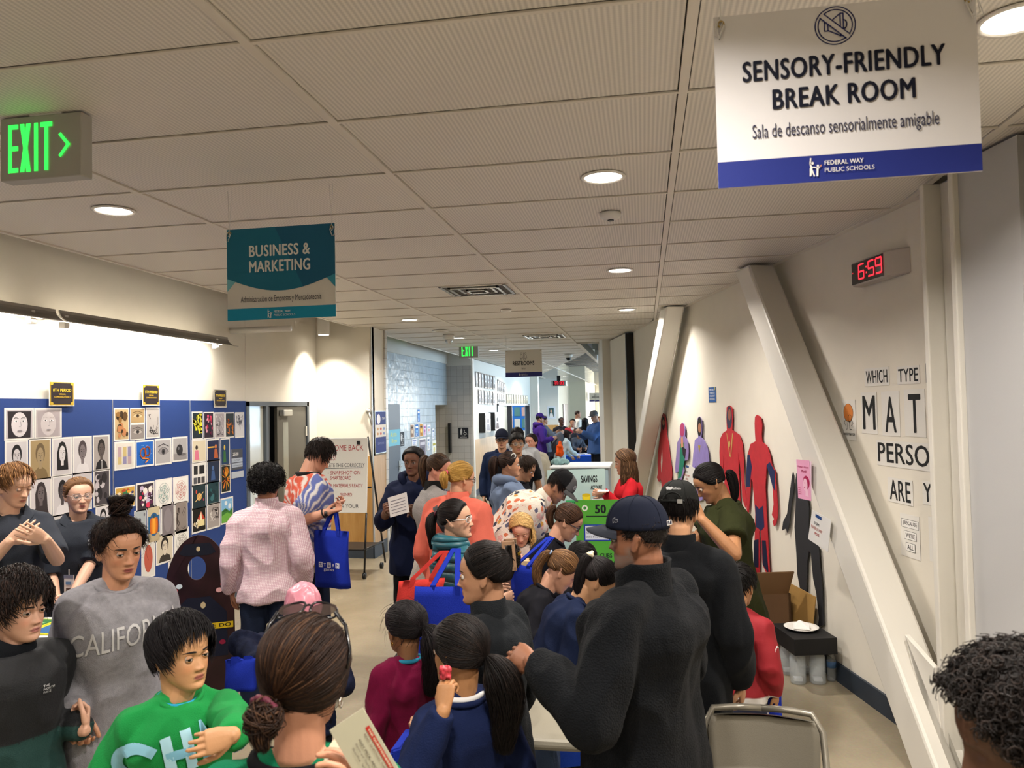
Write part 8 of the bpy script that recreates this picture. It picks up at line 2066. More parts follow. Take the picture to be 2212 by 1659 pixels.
# --- walking toward us
W1 = Person('man in black cap and dark jacket walking toward us, left of the group of four', (1084, 951), 10.3, face=176, skin='#b08468', lod=1, bulk=1.1)
W1.body().top(fabric('navy_jacket', '#15203a'), collar='polo', add=.03).pants(fabric('dark_jeans')).shoes().eyes(); cap_hat(W1, fabric('cap_navy'), fabric('cap_navy')); glasses(W1, '#2a2a30'); simple_hair(W1, 'buzz', '#2a2424')
W2 = Person('young man with glasses in black t-shirt walking toward us', (1117, 959), 9.0, face=180, skin='#a87a5c', lod=1, hy=10)
W2.body().top(fabric('black_tee'), sleeve='short', collar='crew').pants(fabric('black_trousers')).shoes().eyes(); simple_hair(W2, 'fringe', '#131010', th=.02); glasses(W2, '#b8a890', r=.003)
W2.project('', (-.055, -.1), (-1, 0, 0), (0, 0, 1), 0, 0, '#fff', 'tick_mark', fn=lambda p: p.line([(-.02, .004), (-.012, -.006), (.026, .010)], .005, '#d8d8d8'), lift=.005)
W3 = Person('person in light grey hoodie mostly hidden behind young man in black', (1117, 944), 10.6, face=178, skin='#a87c60', lod=1, bulk=1.15, sh=1.2)
W3.body().top(fabric('pale_hood', '#9c9ea0'), collar='hood', add=.035).pants(fabric('dark_jeans')).shoes(); simple_hair(W3, 'fringe', '#161212', th=.02)
W4 = Person('woman in magenta top and pale cardigan walking toward us', (1147, 955), 10.9, face=172, hy=-24, skin='#c08a74', lod=1, fem=True, bulk=1.12)
def card(r, f, u, p): return srgb('#b03060') if (abs(r) < .042 and f > 0) else srgb('#a8a596')
W4.body().top(mat('cardigan', rough=.9, attr=True), collar='crew', colf=card, lo=-.16, add=.03).pants(fabric('black_trousers')).shoes().eyes(); simple_hair(W4, 'pony', '#1c1614', tie=(0, -1, .1), L=.12)
# --- far crowd
def far(label, x, y, D, face, top, skin='#a87c60', hair=('short', '#16110f'), pants='#1c1e26', lean=0, fem=False, hp=0, bulk=1.1, arms=None, sleeve='long', collar='crew', **k):
 p = Person(label, (x, y), D, face=face, lean=lean, fem=fem, hp=hp, skin=skin, lod=2, bulk=bulk, **k)
 if arms:
  for q, w in arms.items(): p.set_arm(q, wrist=w)
 p.body().top(fabric('far_' + top[1:], top, bump=.0), collar=collar, sleeve=sleeve, add=.025, fold=.008).pants(fabric('farp_' + pants[1:], pants, bump=0)).shoes()
 if hair[0] != 'none': simple_hair(p, hair[0], hair[1], near=90 if hair[0] in ('long', 'pony') else 0, **(hair[2] if len(hair) > 2 else {}))
 return p
FW = {1: (.1, .22, -.1), -1: (-.1, .22, -.1)}
q = far('bearded man in purple hoodie and cap standing at the white post', 1166, 905, 19.5, -80, '#3c2470', arms={1: (.1, .16, -.17)}, collar='hood'); cap_hat(q, fabric('cap_purple', '#2c1c5c'), fabric('cap_purple'))
far('man with short dark hair and phone behind the purple hoodie', 1176, 908, 20.5, -70, '#5c6470', arms=FW)
far('man in black suit jacket and white shirt facing the table', 1213, 910, 21.5, -150, '#1a1a20', skin='#54382c', hair=('buzz', '#0e0c0c'))
far('man in dark grey jacket right of the man in black suit', 1237, 914, 22.4, 170, '#3a3e48', skin='#a8785c')
far('bald man facing right, taller than the rest', 1248, 895, 24.0, -80, '#d0ccc4', skin='#9c6c50', hair=('buzz', '#3a2a22'))
far('woman with very long black hair in black dress', 1264, 912, 23.4, -20, '#121216', fem=True, hair=('long', '#0e0c0e', dict(L=.5, th=.02)))
q = far('large man in denim blue shirt, grey cap and face mask', 1284, 900, 18.5, 110, '#3f5a8c', skin='#b8907c', bulk=1.35, hair=('buzz', '#8c8884'), hp=14, arms=FW); cap_hat(q, fabric('cap_grey'), fabric('cap_grey'))
far('person with pale grey hair bent over the far table', 1275, 924, 25.0, 150, '#9cb0c8', hair=('short', '#a8a8a8'), hp=30)
far('man in grey zip jacket leaning on the far table', 1252, 938, 22.2, -150, '#4c525c', lean=34, hp=38, skin='#a07458', arms=FW)
far('woman with teal dark hair in navy t-shirt bending over the far table', 1280, 936, 22.9, 120, '#2c3c5c', lean=30, hp=36, fem=True, sleeve='short', skin='#c8a08c', hair=('long', '#1c3438', dict(L=.26, th=.018)), arms=FW)
far('small child with afro hair in front of the far wooden wall', 1196, 943, 23.0, 175, '#2a2a34', skin='#7c5440', hair=('afro', '#0e0c0c', dict(R=.03)))
far('person partly hidden by the far column', 1294, 908, 25.6, 170, '#c8b8a8', skin='#b8805c', fem=True, hair=('long', '#7c4c2c', dict(L=.2)))
far('person in dark top and glasses behind the leaning man', 1249, 926, 24.8, 175, '#2a2630', skin='#b88468')
q = far('woman in pale jacket with red and white hat, long dark hair and grey backpack', 1227, 937, 19.6, -64, '#b8c8cc', fem=True, lean=22, hp=24, hair=('long', '#241a18', dict(L=.36, th=.018)), arms={1: (.1, .25, -.2), -1: (-.1, .25, -.22)})
RB = q
k = MB(); k.smooth = True; k.ball(q.H(0, -.005, .085), (.105, .12, .07), 18, 12, q.M); k.build('festive_hat', mat('hat_red', '#b8222c', .8), q.t)
for s_, c_ in ((-.06, '#b8222c'), (.06, '#dcdcdc'), (.0, '#b8222c')):
 k = MB(); k.smooth = True; k.ball(q.H(s_, .03, .14), .045, 12, 8); k.build('hat_lobe', mat('hat_' + c_[1:], c_, .8), q.t)
# ================================================================== tables, boards, bags, chairs and small things
BLUE = fabric('tote_blue', '#1c2f9a', bump=.3, bs=300); REDT = fabric('tote_red', '#c43a34', bump=.3, bs=300)
def steam(p, w, h, x0=.2, y0=.36):
 s = w * .11
 for k, ch in enumerate('STEAM'):
  x = w * x0 + k * s * 1.12; inv = k % 2 == 0
  if inv: p.rect(x, h * y0, s, s * 1.1, '#dcdce4')
  p.text(ch, x + s * .5, h * y0 + s * .2, s * .7, '#22307c' if inv else '#dcdce4', w=s * .6, align='c', bold=.03)
 p.text('games', w * .5, h * y0 - s * .9, s * .7, '#dcdce4', w=w * .3, align='c')
def tote(label, c, D, W, Hh, m, yaw=0, ink=True, hand=None, th=.05, strap_len=.22, tilt=0.0):
 """hanging shopping bag: c = pixel of the middle of its top edge; hand = world point the handles reach"""
 P = px(c[0], c[1], D); a = math.radians(yaw + 9.8); R = np.array([math.cos(a), math.sin(a), 0]); N = np.array([math.sin(a), -math.cos(a), 0]); U = nrm(ZW + R * tilt)
 t = thing('tote_bag', label, 'bag', P - U * Hh)
 mb = MB(); rg = []
 for f in np.linspace(0, 1, 9):
  w = W / 2 * (1 - .04 * math.sin(f * PI)); d = th * (.12 + .5 * math.sin(min(1, f * 1.1) * PI * .62)); z = -U * Hh * f; an = np.linspace(0, 2 * PI, 29)[:-1]
  x = np.sign(np.cos(an)) * abs(np.cos(an)) ** .35 * w; y = np.sign(np.sin(an)) * abs(np.sin(an)) ** .6 * d
  rg.append(P + z + np.outer(x, R) + np.outer(y + .008 * np.sin(x * 40 + f * 5), N))
 mb.rings(rg); V = np.vstack(mb.v); mesh_obj('bag', V, mb.f, m, t)
 hd = hand if hand is not None else P + U * strap_len
 for s in (-1, 1):
  k = MB(); g = P + N * s * .008; pts = [g - R * W * .22 - U * .04, g - R * W * .20 + U * .01, hd - R * .012 + N * s * .01, hd + R * .012 + N * s * .01, g + R * W * .20 + U * .01, g + R * W * .22 - U * .04]
  rr = [[q + R * .014, q + R * .014 + N * .002, q - R * .014 + N * .002, q - R * .014] for q in pts]; k.rings(rr); k.build('handle', m, t)
 if ink: p = Print(P - U * Hh - R * W / 2 + N * th * .62, R, U, lift=.002); steam(p, W, Hh); p.build('print', t)
 return t
w_ = T_.arm[1][1] + T_.hand[1][0] * .06
tote('blue tote bag hanging from the hand of the tie-dye boy', (716, 1146), 5.45, .30, .40, BLUE, -25, hand=w_)
tote('blue tote bag with white letters on the arm of the woman in teal', (962, 1268), 4.02, .33, .40, BLUE, -8, tilt=.1, hand=px(985, 1185, 4.2))
tote('red tote bag behind the blue one beside the woman in teal', (912, 1252), 4.3, .26, .30, REDT, 10, ink=False, tilt=.18, hand=px(960, 1190, 4.35))
tote('blue tote bag hanging from the shoulder of the girl with glasses in black', (1132, 1222), 4.55, .24, .34, BLUE, -50, ink=False, hand=px(1190, 1160, 4.65))
tote('small blue bag dangling from the child in pink headscarf', (520, 1424), 3.3, .13, .13, BLUE, 10, ink=False, hand=U_.arm[-1][1] + U_.hand[-1][0] * .05)
tote('blue bag held low by the woman with the claw clip', (888, 1618), 2.36, .24, .36, BLUE, 30, ink=False, hand=L_.arm[-1][1] + L_.hand[-1][0] * .07)
tote('blue bag hanging beside the woman in grey sweatshirt', (196, 1560), 2.98, .22, .36, BLUE, 20, ink=False, strap_len=.05)
tote('blue bag hanging right of the boy in red jersey', (1652, 1442), 3.95, .16, .30, BLUE, -20, ink=False, strap_len=.02)
tote('narrow blue bag held by the person in pink checked shirt', (616, 1275), 5.3, .18, .34, BLUE, 40, ink=False, hand=O_.arm[1][1] + O_.hand[1][0] * .06)
tote('blue tote bag under the arm of the girl in black raglan top', (1190, 1385), 3.9, .24, .26, BLUE, -10, ink=False, strap_len=.05)
def table(name, label, x0, x1, y0, y1, z, cloth=None, top='#c9c0ac', drop=.66):
 t = thing(name, label, 'table', ((x0 + x1) / 2, (y0 + y1) / 2, 0))
 mb = MB(); mb.b2((x0, y0, z - .045), (x1, y1, z)); mb.build('tabletop', mat('table_' + top[1:], top, .5, bump=.1, bscale=200), t, False, .018)
 for x in (x0 + .07, x1 - .07):
  for y in (y0 + .1, y1 - .1): k = MB(); k.smooth = True; k.cyl((x, y, .0), (x, y, z - .04), .014, n=10); k.build('leg', mat('leg_grey', '#a8a49a', .35, .5), t)
 if cloth:
  k = MB(); per = []
  for (ax, ay), (bx_, by) in (((x0, y0), (x1, y0)), ((x1, y0), (x1, y1)), ((x1, y1), (x0, y1)), ((x0, y1), (x0, y0))):
   n = max(4, int(math.hypot(bx_ - ax, by - ay) / .03)); per += [(ax + (bx_ - ax) * i / n, ay + (by - ay) * i / n) for i in range(n)]
  per = np.array(per); c = per.mean(0); o_ = nrm_rows(per - c); rg = []
  for f in (0, .04, .3, .6, 1):
   amp = .018 * f; wv = np.sin(np.arange(len(per)) * .9) * amp + amp; rg.append(np.column_stack([per + o_ * (.006 + wv[:, None]), np.full(len(per), z + .004 - drop * f)]))
  k.rings(rg, cap=False); V = np.vstack(k.v); n = len(per); F = k.f + [tuple(range(n))]
  o = mesh_obj('tablecloth', V, F, fabric('cloth_' + cloth[1:], cloth, bump=.2), None, smooth=True); prop(o, 'royal blue cloth over ' + label, 'tablecloth')
 return t
table('exhibit_table', 'long exhibit table the children lean over', -.55, .12, 4.3, 7.0, .74, '#1c3c9c')
table('folding_table', 'small beige folding table corner behind the woman with the claw clip', -.70, -.19, 3.05, 3.5, .75, None, '#8c8676')
table('leaflet_table', 'leaflet table in front of the two young people in polo shirts', -3.35, -2.85, 3.1, 4.3, .76, '#1c2f8a')
Pf = px(1258, 990, 20.8); table('far_exhibit_table', 'far exhibit table with papers in the bright hall', Pf[0] - .45, Pf[0] + .65, Pf[1] - .5, Pf[1] + .9, .75, '#1f4cb0')
r = random.Random(8)
for k in range(7):
 q = MB(); x = Pf[0] - .3 + r.random() * .8; y = Pf[1] - .4 + r.random() * 1.0; q.b2((x, y, .756), (x + .2, y + .26, .764)); o = q.build('paper_sheet', mat('paper_white', '#e2e4e8', .8)); prop(o, 'white sheet of paper lying on the far blue table', 'paper', 'papers on the far table')
P = px(92, 1352, 4.08); bz = .765
mb = MB(); mb.b2((P[0] - .16, P[1] - .15, bz), (P[0] + .22, P[1] + .2, P[2] - .012)); o = mb.build('leaflet_box', mat('box_white', '#d8d8d4', .7)); prop(o, 'low white box under the green leaflets', 'box')
for k, (dx, c1, l) in enumerate(((-.10, '#2f6a3a', 'green leaflet with yellow border, left one of the pair'), (.10, '#2c5a8c', 'blue-green leaflet with yellow border, right one of the pair'))):
 t = thing('leaflet', l, 'leaflet', (P[0] + dx, P[1], P[2] - .01)); mb = MB(); mb.b2((P[0] + dx - .09, P[1] - .12, P[2] - .011), (P[0] + dx + .09, P[1] + .14, P[2] - .003)); mb.build('sheet', mat('leaflet_yellow', '#d8d030', .6), t)
 p = Print((P[0] + dx - .08, P[1] - .11, P[2] - .003), XW, YW, lift=.001); p.rect(0, 0, .16, .24, c1); p.text('THE JOYS OF', .08, .15, .03, '#b8dca0', w=.12, align='c'); p.text('READING', .08, .1, .03, '#b8dca0', w=.1, align='c'); p.build('print', t)
def board(name, label, tl, D, W, Hh, col, dr, yaw=0, back=.12, th=.006):
 P = px(tl[0], tl[1], D); a = math.radians(yaw + 9.8); R = np.array([math.cos(a), math.sin(a), 0]); B_ = np.array([-math.sin(a), math.cos(a), 0]); U = nrm(ZW + B_ * back)
 O = P - U * Hh; t = thing(name, label, 'display board', O + R * W / 2)
 mb = MB(); mb.prism([O, O + R * W, O + R * W + U * Hh, O + U * Hh], B_ * th); mb.build('panel', mat('panel_' + col[1:], col, .6), t)
 p = Print(O, R, U, lift=.001); dr(p, W, Hh); p.build('print', t)
 k = MB(); k.prism([O + R * W * .3 + B_ * th, O + R * W * .7 + B_ * th, O + R * W * .5 + U * Hh * .8 + B_ * th], B_ * .01 + R * 0); k.build('prop_flap', mat('kraft', '#8c6c48', .8), t)
def dr_green(p, w, h):
 p.text('50  30  20', w * .25, h * .80, h * .13, '#14181a', w=w * .62, bold=.045); p.line([(w * .14, h * .76), (w * .9, h * .76)], h * .014, '#14181a')
 p.ell(w * .12, h * .88, w * .04, h * .045, '#e8ecd8', 12); p.ell(w * .12, h * .88, w * .02, h * .025, '#3a8c3c', 8)
 p.rect(w * .1, h * .40, w * .34, h * .24, '#1c3f9c'); p.rect(w * .12, h * .42, w * .30, h * .20, '#e4e8f0')
 for k, s in enumerate(('"If you must have', 'fun, learn, and stay', 'debt free a day."')): p.text(s, w * .13, h * (.56 - .06 * k), h * .035, '#1c2430', w=w * .27)
 p.ell(w * .72, h * .46, w * .17, h * .19, '#2444b0', 28)
 p.text('CUBS OF', w * .3, h * .16, h * .065, '#14181a', w=w * .26, bold=.02); p.text('WALL STREET', w * .32, h * .05, h * .065, '#14181a', w=w * .44, bold=.02)
def dr_sav(p, w, h):
 p.text('SAVINGS', w * .58, h * .83, h * .09, '#15181a', w=w * .28, bold=.05); p.text('ACCOUNT', w * .74, h * .74, h * .05, '#15181a', w=w * .2, bold=.05)
 p.poly([(w * .60, h * .48), (w * .585, h * .67), (w * .73, h * .67), (w * .715, h * .48)], '#e0c820'); p.ell(w * .6575, h * .67, w * .0725, h * .022, '#c4a818', 14); p.ring(w * .6575, h * .64, w * .065, h * .07, h * .006, '#8c7810', 12, PI, 2 * PI)
 p.rect(w * .75, h * .42, w * .23, h * .2, '#e4e6ea'); [p.rect(w * .77, h * (.58 - .03 * k), w * .18, h * .008, '#5c6470') for k in range(5)]
 p.rect(w * .3, h * .52, w * .22, h * .09, '#3c9c5c'); p.text('BUDGETS', w * .31, h * .54, h * .05, '#14181a', w=w * .20, bold=.02); p.text('INVEST', w * .55, h * .30, h * .08, '#15181a', w=w * .24, bold=.02); p.text('ACCOUNT', w * .5, h * .18, h * .045, '#15181a', w=w * .24)
 p.poly([(w * .66, h * .2), (w * .74, h * .4), (w * .86, h * .34), (w * .8, h * .12)], '#d4d8e0'); p.line([(w * .7, h * .2), (w * .84, h * .32)], h * .008, '#2c3c6c')
board('savings_board', 'pale green-blue display board reading Savings Account with a yellow bucket', (1182, 1016), 7.1, .54, .72, '#a4bcb8', dr_sav, 4)
board('green_board', 'bright green poster board reading 50 30 20 and Cubs of Wall Street', (1243, 1080), 6.2, .62, .545, '#4fa82c', dr_green, -6)
mb = MB(); a = px(1197, 1010, 8.6); mb.b2((a[0], 8.35, 0), (-.40, 8.95, 1.40)); t = mb.build('storage_cabinet', mat('cabinet_pale', '#9cb4bc', .5), None, False, .01); prop(t, 'pale blue-grey cabinet with white top behind the savings board', 'cabinet')
mb = MB(); mb.b2((a[0] - .02, 8.33, 1.40), (-.38, 8.97, 1.425)); mb.build('top', mat('white_laminate', '#e0e6e8', .3), t, False, .006)
P = px(1216, 986, 8.9); k = MB(); k.ball((P[0], 8.6, 1.455), (.1, .07, .035), 16, 10); V, F = remesh(k, .012, 2); V = fold_noise(V, F, .012, .06, 2); o = mesh_obj('folded_jacket', V, F, fabric('mint_jacket', '#7c9c9c'), None); prop(o, 'crumpled dark and mint jacket lying on the pale cabinet', 'jacket')
r = random.Random(4)
for k in range(6):
 x = -.45 + r.random() * .4; y = 4.5 + k * .38; q = MB(); q.box((x, y, .750), (.2, .26, .004), [[math.cos(k), math.sin(k), 0], [-math.sin(k), math.cos(k), 0], [0, 0, 1]]); o = q.build('worksheet', mat('paper_white')); prop(o, 'white worksheet on the exhibit table', 'paper', 'worksheets on the exhibit table')
BD = 5.6; c = px(428, 1156, BD); yaw = math.radians(30); R = np.array([math.cos(yaw), math.sin(yaw), 0]); Nn = np.array([math.sin(yaw), -math.cos(yaw), 0]); HH = c[2]; Wb = .46
t = thing('photo_board', 'tall arched photo board with an oval face hole and yellow scene tape', 'photo board', (c[0], c[1], 0)); O = np.array([c[0], c[1], 0])
def bp_(x, z): return O + R * x + ZW * z
hx, hz, hrx, hrz = -.01, HH - .24, .062, .085
for s in (-1, 1):
 out = [(0, .02), (s * Wb * .56, .02), (s * Wb * .53, HH * .55)] + [(s * Wb * .5 * math.cos(a), HH * .62 + (HH * .38) * math.sin(a)) for a in np.linspace(.1, PI / 2, 12)]
 inn = [(hx + s * hrx * math.sin(a), hz + hrz * math.cos(a)) for a in np.linspace(0, PI, 12)]
 q = MB(); q.prism([bp_(x, z) for x, z in out + [(hx, HH)] + inn + [(hx, .02)]], -Nn * .012); q.build('half_panel', mat('board_maroon', '#2a1418', .35, var=.5, vscale=7), t)
p = Print(O + Nn * .001, R, ZW, lift=.002)
p.poly([(-.20, .30), (-.19, .62), (-.08, .74), (.08, .74), (.19, .62), (.2, .30)], '#161a2c'); p.ell(.03, .68, .018, .024, '#c9b890', 10)
p.poly([(-.13, HH - .13), (-.09, HH - .06), (.08, HH - .06), (.12, HH - .13), (.07, HH - .148), (-.08, HH - .148)], '#141826'); p.ell(0, HH - .10, .014, .018, '#c9b890', 10)
for x, z, c_ in ((-.16, .80, '#c82c3c'), (-.13, .83, '#d8e8f0'), (.17, .82, '#d83c3c'), (.14, .78, '#e8b0b0'), (-.17, .5, '#a02030'), (.16, .4, '#8c1c3c'), (.18, .88, '#b83838')): p.ell(x, z, .022, .018, c_, 10)
p.rect(-.235, .50, .47, .045, '#d8b820'); p.text('CRIME SCENE DO', .0, .511, .026, '#16140c', w=.44, align='c', bold=.02); p.build('print', t)
q = MB(); q.prism([bp_(-.1, .02) - Nn * .012, bp_(.1, .02) - Nn * .012, bp_(0, .8) - Nn * .012], -Nn * .01); q.prism([bp_(-.1, .0) - Nn * .02, bp_(.1, .0) - Nn * .02, bp_(.1, .0) - Nn * .3, bp_(-.1, .0) - Nn * .3], ZW * .02); q.build('easel_flap', mat('kraft'), t)
def sheet(name, label, o, e1, e2, D, w, col, dr, cat='booklet', th=.004):
 """pixel corner o, pixel points along its right and up edges"""
 O = px(*o, D); r_ = nrm(px(*e1, D * .99) - O); u_ = px(*e2, D * 1.01) - O; u_ = u_ - r_ * (u_ @ r_); h = np.linalg.norm(u_); u_ = u_ / h; W = np.linalg.norm(px(*e1, D * .99) - O)
 t = thing(name, label, cat, O); n_ = np.cross(r_, u_)
 q = MB(); q.prism([O, O + r_ * W, O + r_ * W + u_ * h, O + u_ * h], -n_ * th); q.build('pages', mat('pages_' + col[1:], col, .7), t); p = Print(O, r_, u_, lift=.001); dr(p, W, h); p.build('print', t)
def dr_q(p, w, h):
 p.rect(w * .22, h * .80, w * .62, h * .12, '#a8281e'); p.text('THE QUESTIONEERS', w * .25, h * .83, h * .06, '#e0d8b8', w=w * .56, bold=.02); p.text('READ. QUESTION. THINK.', w * .28, h * .68, h * .06, '#5c3c2c', w=w * .56)
 p.text('IGGY PECK, ARCHITECT', w * .3, h * .50, h * .06, '#3a2c24', w=w * .6, bold=.02); p.text('Parent and Teacher Guide', w * .32, h * .38, h * .05, '#4a4038', w=w * .5); p.text('Sofia Valdez', w * .34, h * .26, h * .05, '#4a4038', w=w * .5)
sheet('booklet', 'cream booklet with a red title strip held by the bun-haired woman', (712, 1578), (800, 1730), (778, 1520), 1.34, 0, '#a8a48c', dr_q)
sheet('paper_booklet', 'white folded paper booklet held by the person in navy hoodie', (843, 1118), (884, 1106), (832, 1077), 5.95, 0, '#d4d0cc', lambda p, w, h: [p.rect(w * .12, h * (.15 + .15 * k), w * .76, h * .03, '#7c7880') for k in range(5)])
mb = MB(); P = px(1303, 1060, 6.9); mb.b2(P - [.05, .05, .004], P + [.05, .08, .0]); o = mb.build('note_card', mat('paper_white')); prop(o, 'white note card in the hands of the woman in red', 'card')
def chair(label, c, face):
 a = math.radians(face); F = np.array([-math.sin(a), math.cos(a), 0]); R = np.array([math.cos(a), math.sin(a), 0]); O = np.array([c[0], c[1], 0]); t = thing('folding_chair', label, 'chair', O)
 m = mat('chair_beige', '#6e695d', .4, bump=.12, bscale=260); mf = mat('chair_frame', '#7c776b', .3, .4); L = lambda x, y, z: O + R * x + F * y + ZW * z
 k = MB(); n = 16; rg = []
 for y, z in ((-.21, .43), (-.15, .42), (.1, .43), (.2, .445), (.225, .43)): rg.append([L(x, y, z) for x in np.linspace(-.2, .2, n)] + [L(x, y, z - .018) for x in np.linspace(.2, -.2, n)])
 k.rings(rg); k.build('seat', m, t, True, .004)
 k = MB(); rg = []
 for f in np.linspace(0, 1, 9):
  z = .60 + .21 * f; w = .215 - .012 * (1 - f) - .05 * max(0, f - .8) * 2; xs = np.linspace(-w, w, n); sag = .045
  rg.append([L(x, -.235 - .05 * f + sag * (x / .22) ** 2, z) for x in xs] + [L(x, -.25 - .05 * f + sag * (x / .22) ** 2, z) for x in xs[::-1]])
 k.rings(rg); k.build('backrest', m, t, True)
 for s in (-1, 1):
  k = MB(); k.smooth = True; k.tube([L(s * .235, .26, .01), L(s * .232, -.02, .40), L(s * .23, -.20, .62), L(s * .225, -.255, .77), L(s * .19, -.29, .825), L(s * .1, -.305, .83), L(0, -.31, .83)], .0135, 10); k.build('side_tube', mf, t)
  k = MB(); k.smooth = True; k.tube([L(s * .215, -.27, .01), L(s * .212, .03, .40), L(s * .21, .08, .44)], .0125, 10); k.build('leg', mf, t)
  k = MB(); k.b2(L(s * .222, -.06, .38) - .014, L(s * .222, -.06, .38) + .016); k.build('hinge', M_alu, t)
  k = MB(); k.cyl(L(s * .235, .262, 0), L(s * .235, .255, .03), .018, n=10); k.cyl(L(s * .215, -.272, 0), L(s * .215, -.265, .03), .017, n=10); k.build('foot_cap', M_black, t)
 k = MB(); k.cyl(L(-.23, .2, .12), L(.23, .2, .12), .008, n=8); k.cyl(L(-.21, -.2, .12), L(.21, -.2, .12), .008, n=8); k.build('crossbar', mf, t)
P = floor_at(1668, 1536, .83); chair('beige folding chair facing us in the lower right', (P[0] - .06, P[1] - .28), 176)
CB = mat('cardboard', '#6e5238', .85, bump=.15, bscale=120, var=.08); CB2 = mat('cardboard_inner', '#846444', .85)
def rb(s, z, o): return rwall(s, z, o)
t = thing('cardboard_box', 'open brown cardboard box near the red jersey boy', 'box', rb(6.95, 0, .35))
def wallbox(mb, s0, s1, o0, o1, z0, z1): mb.prism([rb(s0, z0, o0), rb(s1, z0, o0), rb(s1, z0, o1), rb(s0, z0, o1)], (0, 0, z1 - z0))
for nm, a in (('side', (6.75, 6.77, .12, .62, 0, .52)), ('side', (7.25, 7.27, .12, .62, 0, .52)), ('front', (6.75, 7.27, .60, .62, 0, .52)), ('back', (6.75, 7.27, .12, .14, 0, .52)), ('bottom', (6.75, 7.27, .12, .62, 0, .02))): k = MB(); wallbox(k, *a); k.build(nm, CB, t)
for pts in (((6.75, .52, .14), (6.75, .52, .6), (6.62, .72, .62), (6.62, .72, .14)), ((6.77, .52, .62), (7.25, .52, .62), (7.25, .70, .72), (6.77, .70, .72))): k = MB(); P3 = [rb(s, z, o) for s, z, o in pts]; k.prism(P3, np.cross(P3[1] - P3[0], P3[2] - P3[0]) * .0 + ZW * .008 + WN * .004); k.build('flap', CB2, t)
t = thing('tall_cardboard_box', 'tall closed brown box behind the woman in olive', 'box', rb(8.1, 0, .35)); k = MB(); wallbox(k, 7.9, 8.35, .1, .55, 0, .78); k.build('carton', CB, t, False, .004); k = MB(); wallbox(k, 8.08, 8.14, .098, .552, .0, .783); k.build('tape', mat('box_tape', '#9c7c50', .4), t)
S = [hit(x, y, (WP0 + WN * .10, WR, WN)) for x, y in ((1664, 1242), (1752, 1290), (1748, 1385), (1660, 1400))]
k = MB(); P3 = [WP0 + WR * s + ZW * max(z, .01) + WN * (.14 - .1 * max(0, z) / .7) for s, z in S]; P3[2][2] = P3[3][2] = .01; k.prism(P3, WN * .006); o = k.build('hardboard_sheet', mat('hardboard', '#a07c44', .6, var=.06), None); prop(o, 'tan sheet of board leaning against the wall beside the black figure', 'board')
t = thing('black_stand', 'low black box shelf raised on clear jars by the wall', 'shelf', rb(6.35, 0, .22)); k = MB(); wallbox(k, 6.10, 6.52, .06, .38, .235, .355); k.build('shelf_box', mat('black_card', '#0f0f11', .55), t, False, .004)
k = MB(); k.smooth = True; c = rb(6.34, .356, .22); k.lathe(c, [(.001, .004), (.07, .004), (.10, .012), (.125, .022), (.127, .019), (.10, .006), (.07, 0), (.001, 0)], 28); o = k.build('paper_plate', mat('paper_plate', '#e2dfd8', .7)); prop(o, 'white paper plate with a napkin on the low black shelf', 'plate')
k = MB(); k.prism([c + [-.06, -.04, .01], c + [.05, -.06, .01], c + [.06, .03, .03], c + [0, .07, .045], c + [-.05, .05, .02]], (0, 0, .004)); o = k.build('napkin', mat('napkin', '#e6e4e0', .9)); prop(o, 'folded white napkin lying on the paper plate', 'napkin')
CL = mat('clear_plastic', '#dfe6e8', .08, alpha=.28)
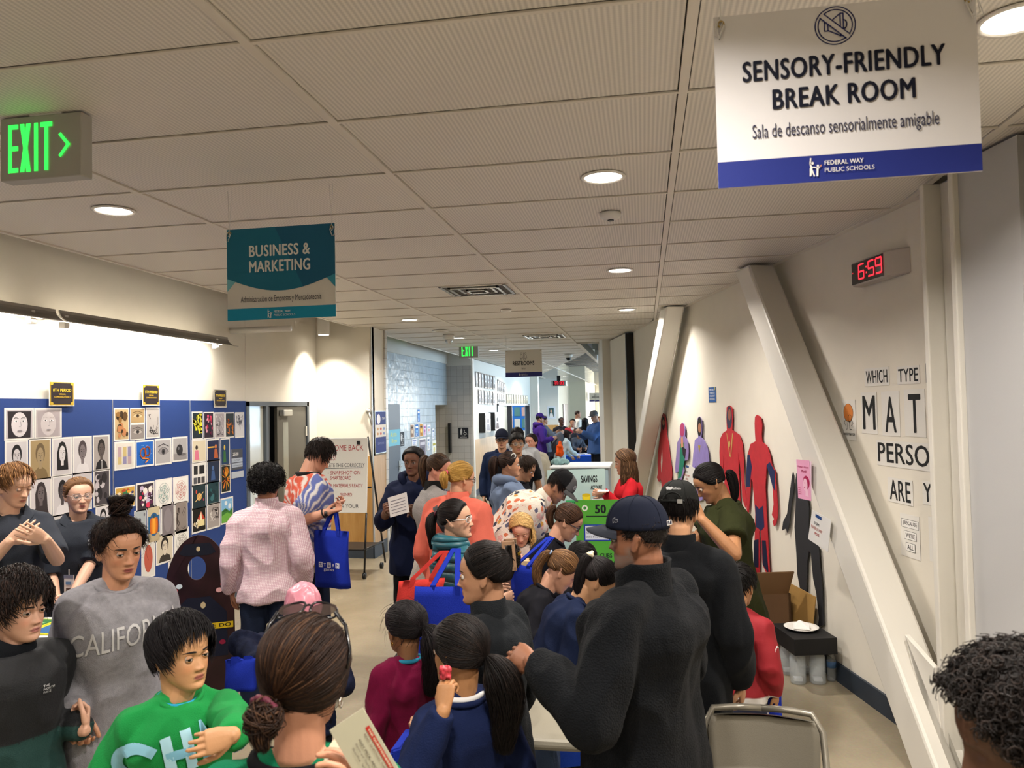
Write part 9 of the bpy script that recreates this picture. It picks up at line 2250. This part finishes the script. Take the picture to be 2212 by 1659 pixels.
for i, (s, o_) in enumerate(((6.43, .16), (6.42, .30), (6.20, .17), (6.22, .31))):
 q = MB(); q.smooth = True; q.lathe(rb(s, .001, o_), [(.05, 0), (.058, .01), (.058, .19), (.045, .22), (.045, .232), (.042, .232), (.042, .215), (.054, .185), (.054, .012), (.048, .004)], 20); o = q.build('plastic_jar', CL); prop(o, 'clear plastic jar under the low black shelf', 'jar', 'clear jars under the black shelf')
 q = MB(); q.box(rb(s, .03, o_), (.06, .05, .02)); o = q.build('paper_wad', mat('paper_white')); prop(o, 'folded white paper inside a clear jar under the shelf', 'paper', 'papers in the jars')
Pb = floor_at(1797, 1470); t = thing('water_bottle', 'clear water bottle with blue label on the floor by the wall', 'bottle', Pb)
k = MB(); k.smooth = True; k.lathe(Pb, [(.028, .001), (.033, .01), (.032, .03), (.0335, .05), (.032, .07), (.0335, .09), (.0335, .15), (.026, .175), (.013, .195), (.013, .21), (.001, .21)], 20); k.build('bottle_body', CL, t)
k = MB(); k.smooth = True; k.lathe(Pb, [(.0342, .10), (.0342, .145), (.0340, .145), (.0340, .10)], 20); k.build('label', mat('label_blue', '#5c84b8', .5), t); k = MB(); k.smooth = True; k.lathe(Pb, [(.001, .226), (.0145, .226), (.0145, .208), (.001, .208)], 14); k.build('cap', M_white, t)
c = RB.nb - RB.F * .16 - RB.U * .16; t = thing('backpack', 'grey backpack on the woman with the red and white hat', 'backpack', c); k = MB(); k.ball(c, (.15, .12, .27), 16, 12, np.array([RB.R, RB.F, RB.U])); V, F = remesh(k, .02, 2); mesh_obj('pack', V, F, fabric('pack_grey', '#4c4e54'), t)
k = MB(); k.ball(c - RB.F * .1 - RB.U * .08, (.1, .05, .12), 12, 8, np.array([RB.R, RB.F, RB.U])); k.build('front_pocket', fabric('pack_grey'), t, True)
c = px(1209, 968, 19.2); k = MB(); k.cap(c + [0, 0, .12], .05, c - [0, 0, .12], .09, 12, 3); V, F = remesh(k, .018, 2); V = fold_noise(V, F, .02, .1, 1); o = mesh_obj('orange_bag', V, F, fabric('orange_nylon', '#e0541c'), None); prop(o, 'bright orange bag hanging behind the woman with the backpack', 'bag')
mb = MB(); mb.b2((Pf[0] - 1.7, 31.0, .7), (Pf[0] - .4, 31.45, .74)); mb.b2((Pf[0] - 1.65, 31.05, 0), (Pf[0] - 1.6, 31.4, .7)); mb.b2((Pf[0] - .5, 31.05, 0), (Pf[0] - .45, 31.4, .7)); o = mb.build('wall_desk', mat('brown_desk', '#4c3a2c', .5)); prop(o, 'dark desk against the far wooden wall panel', 'desk')
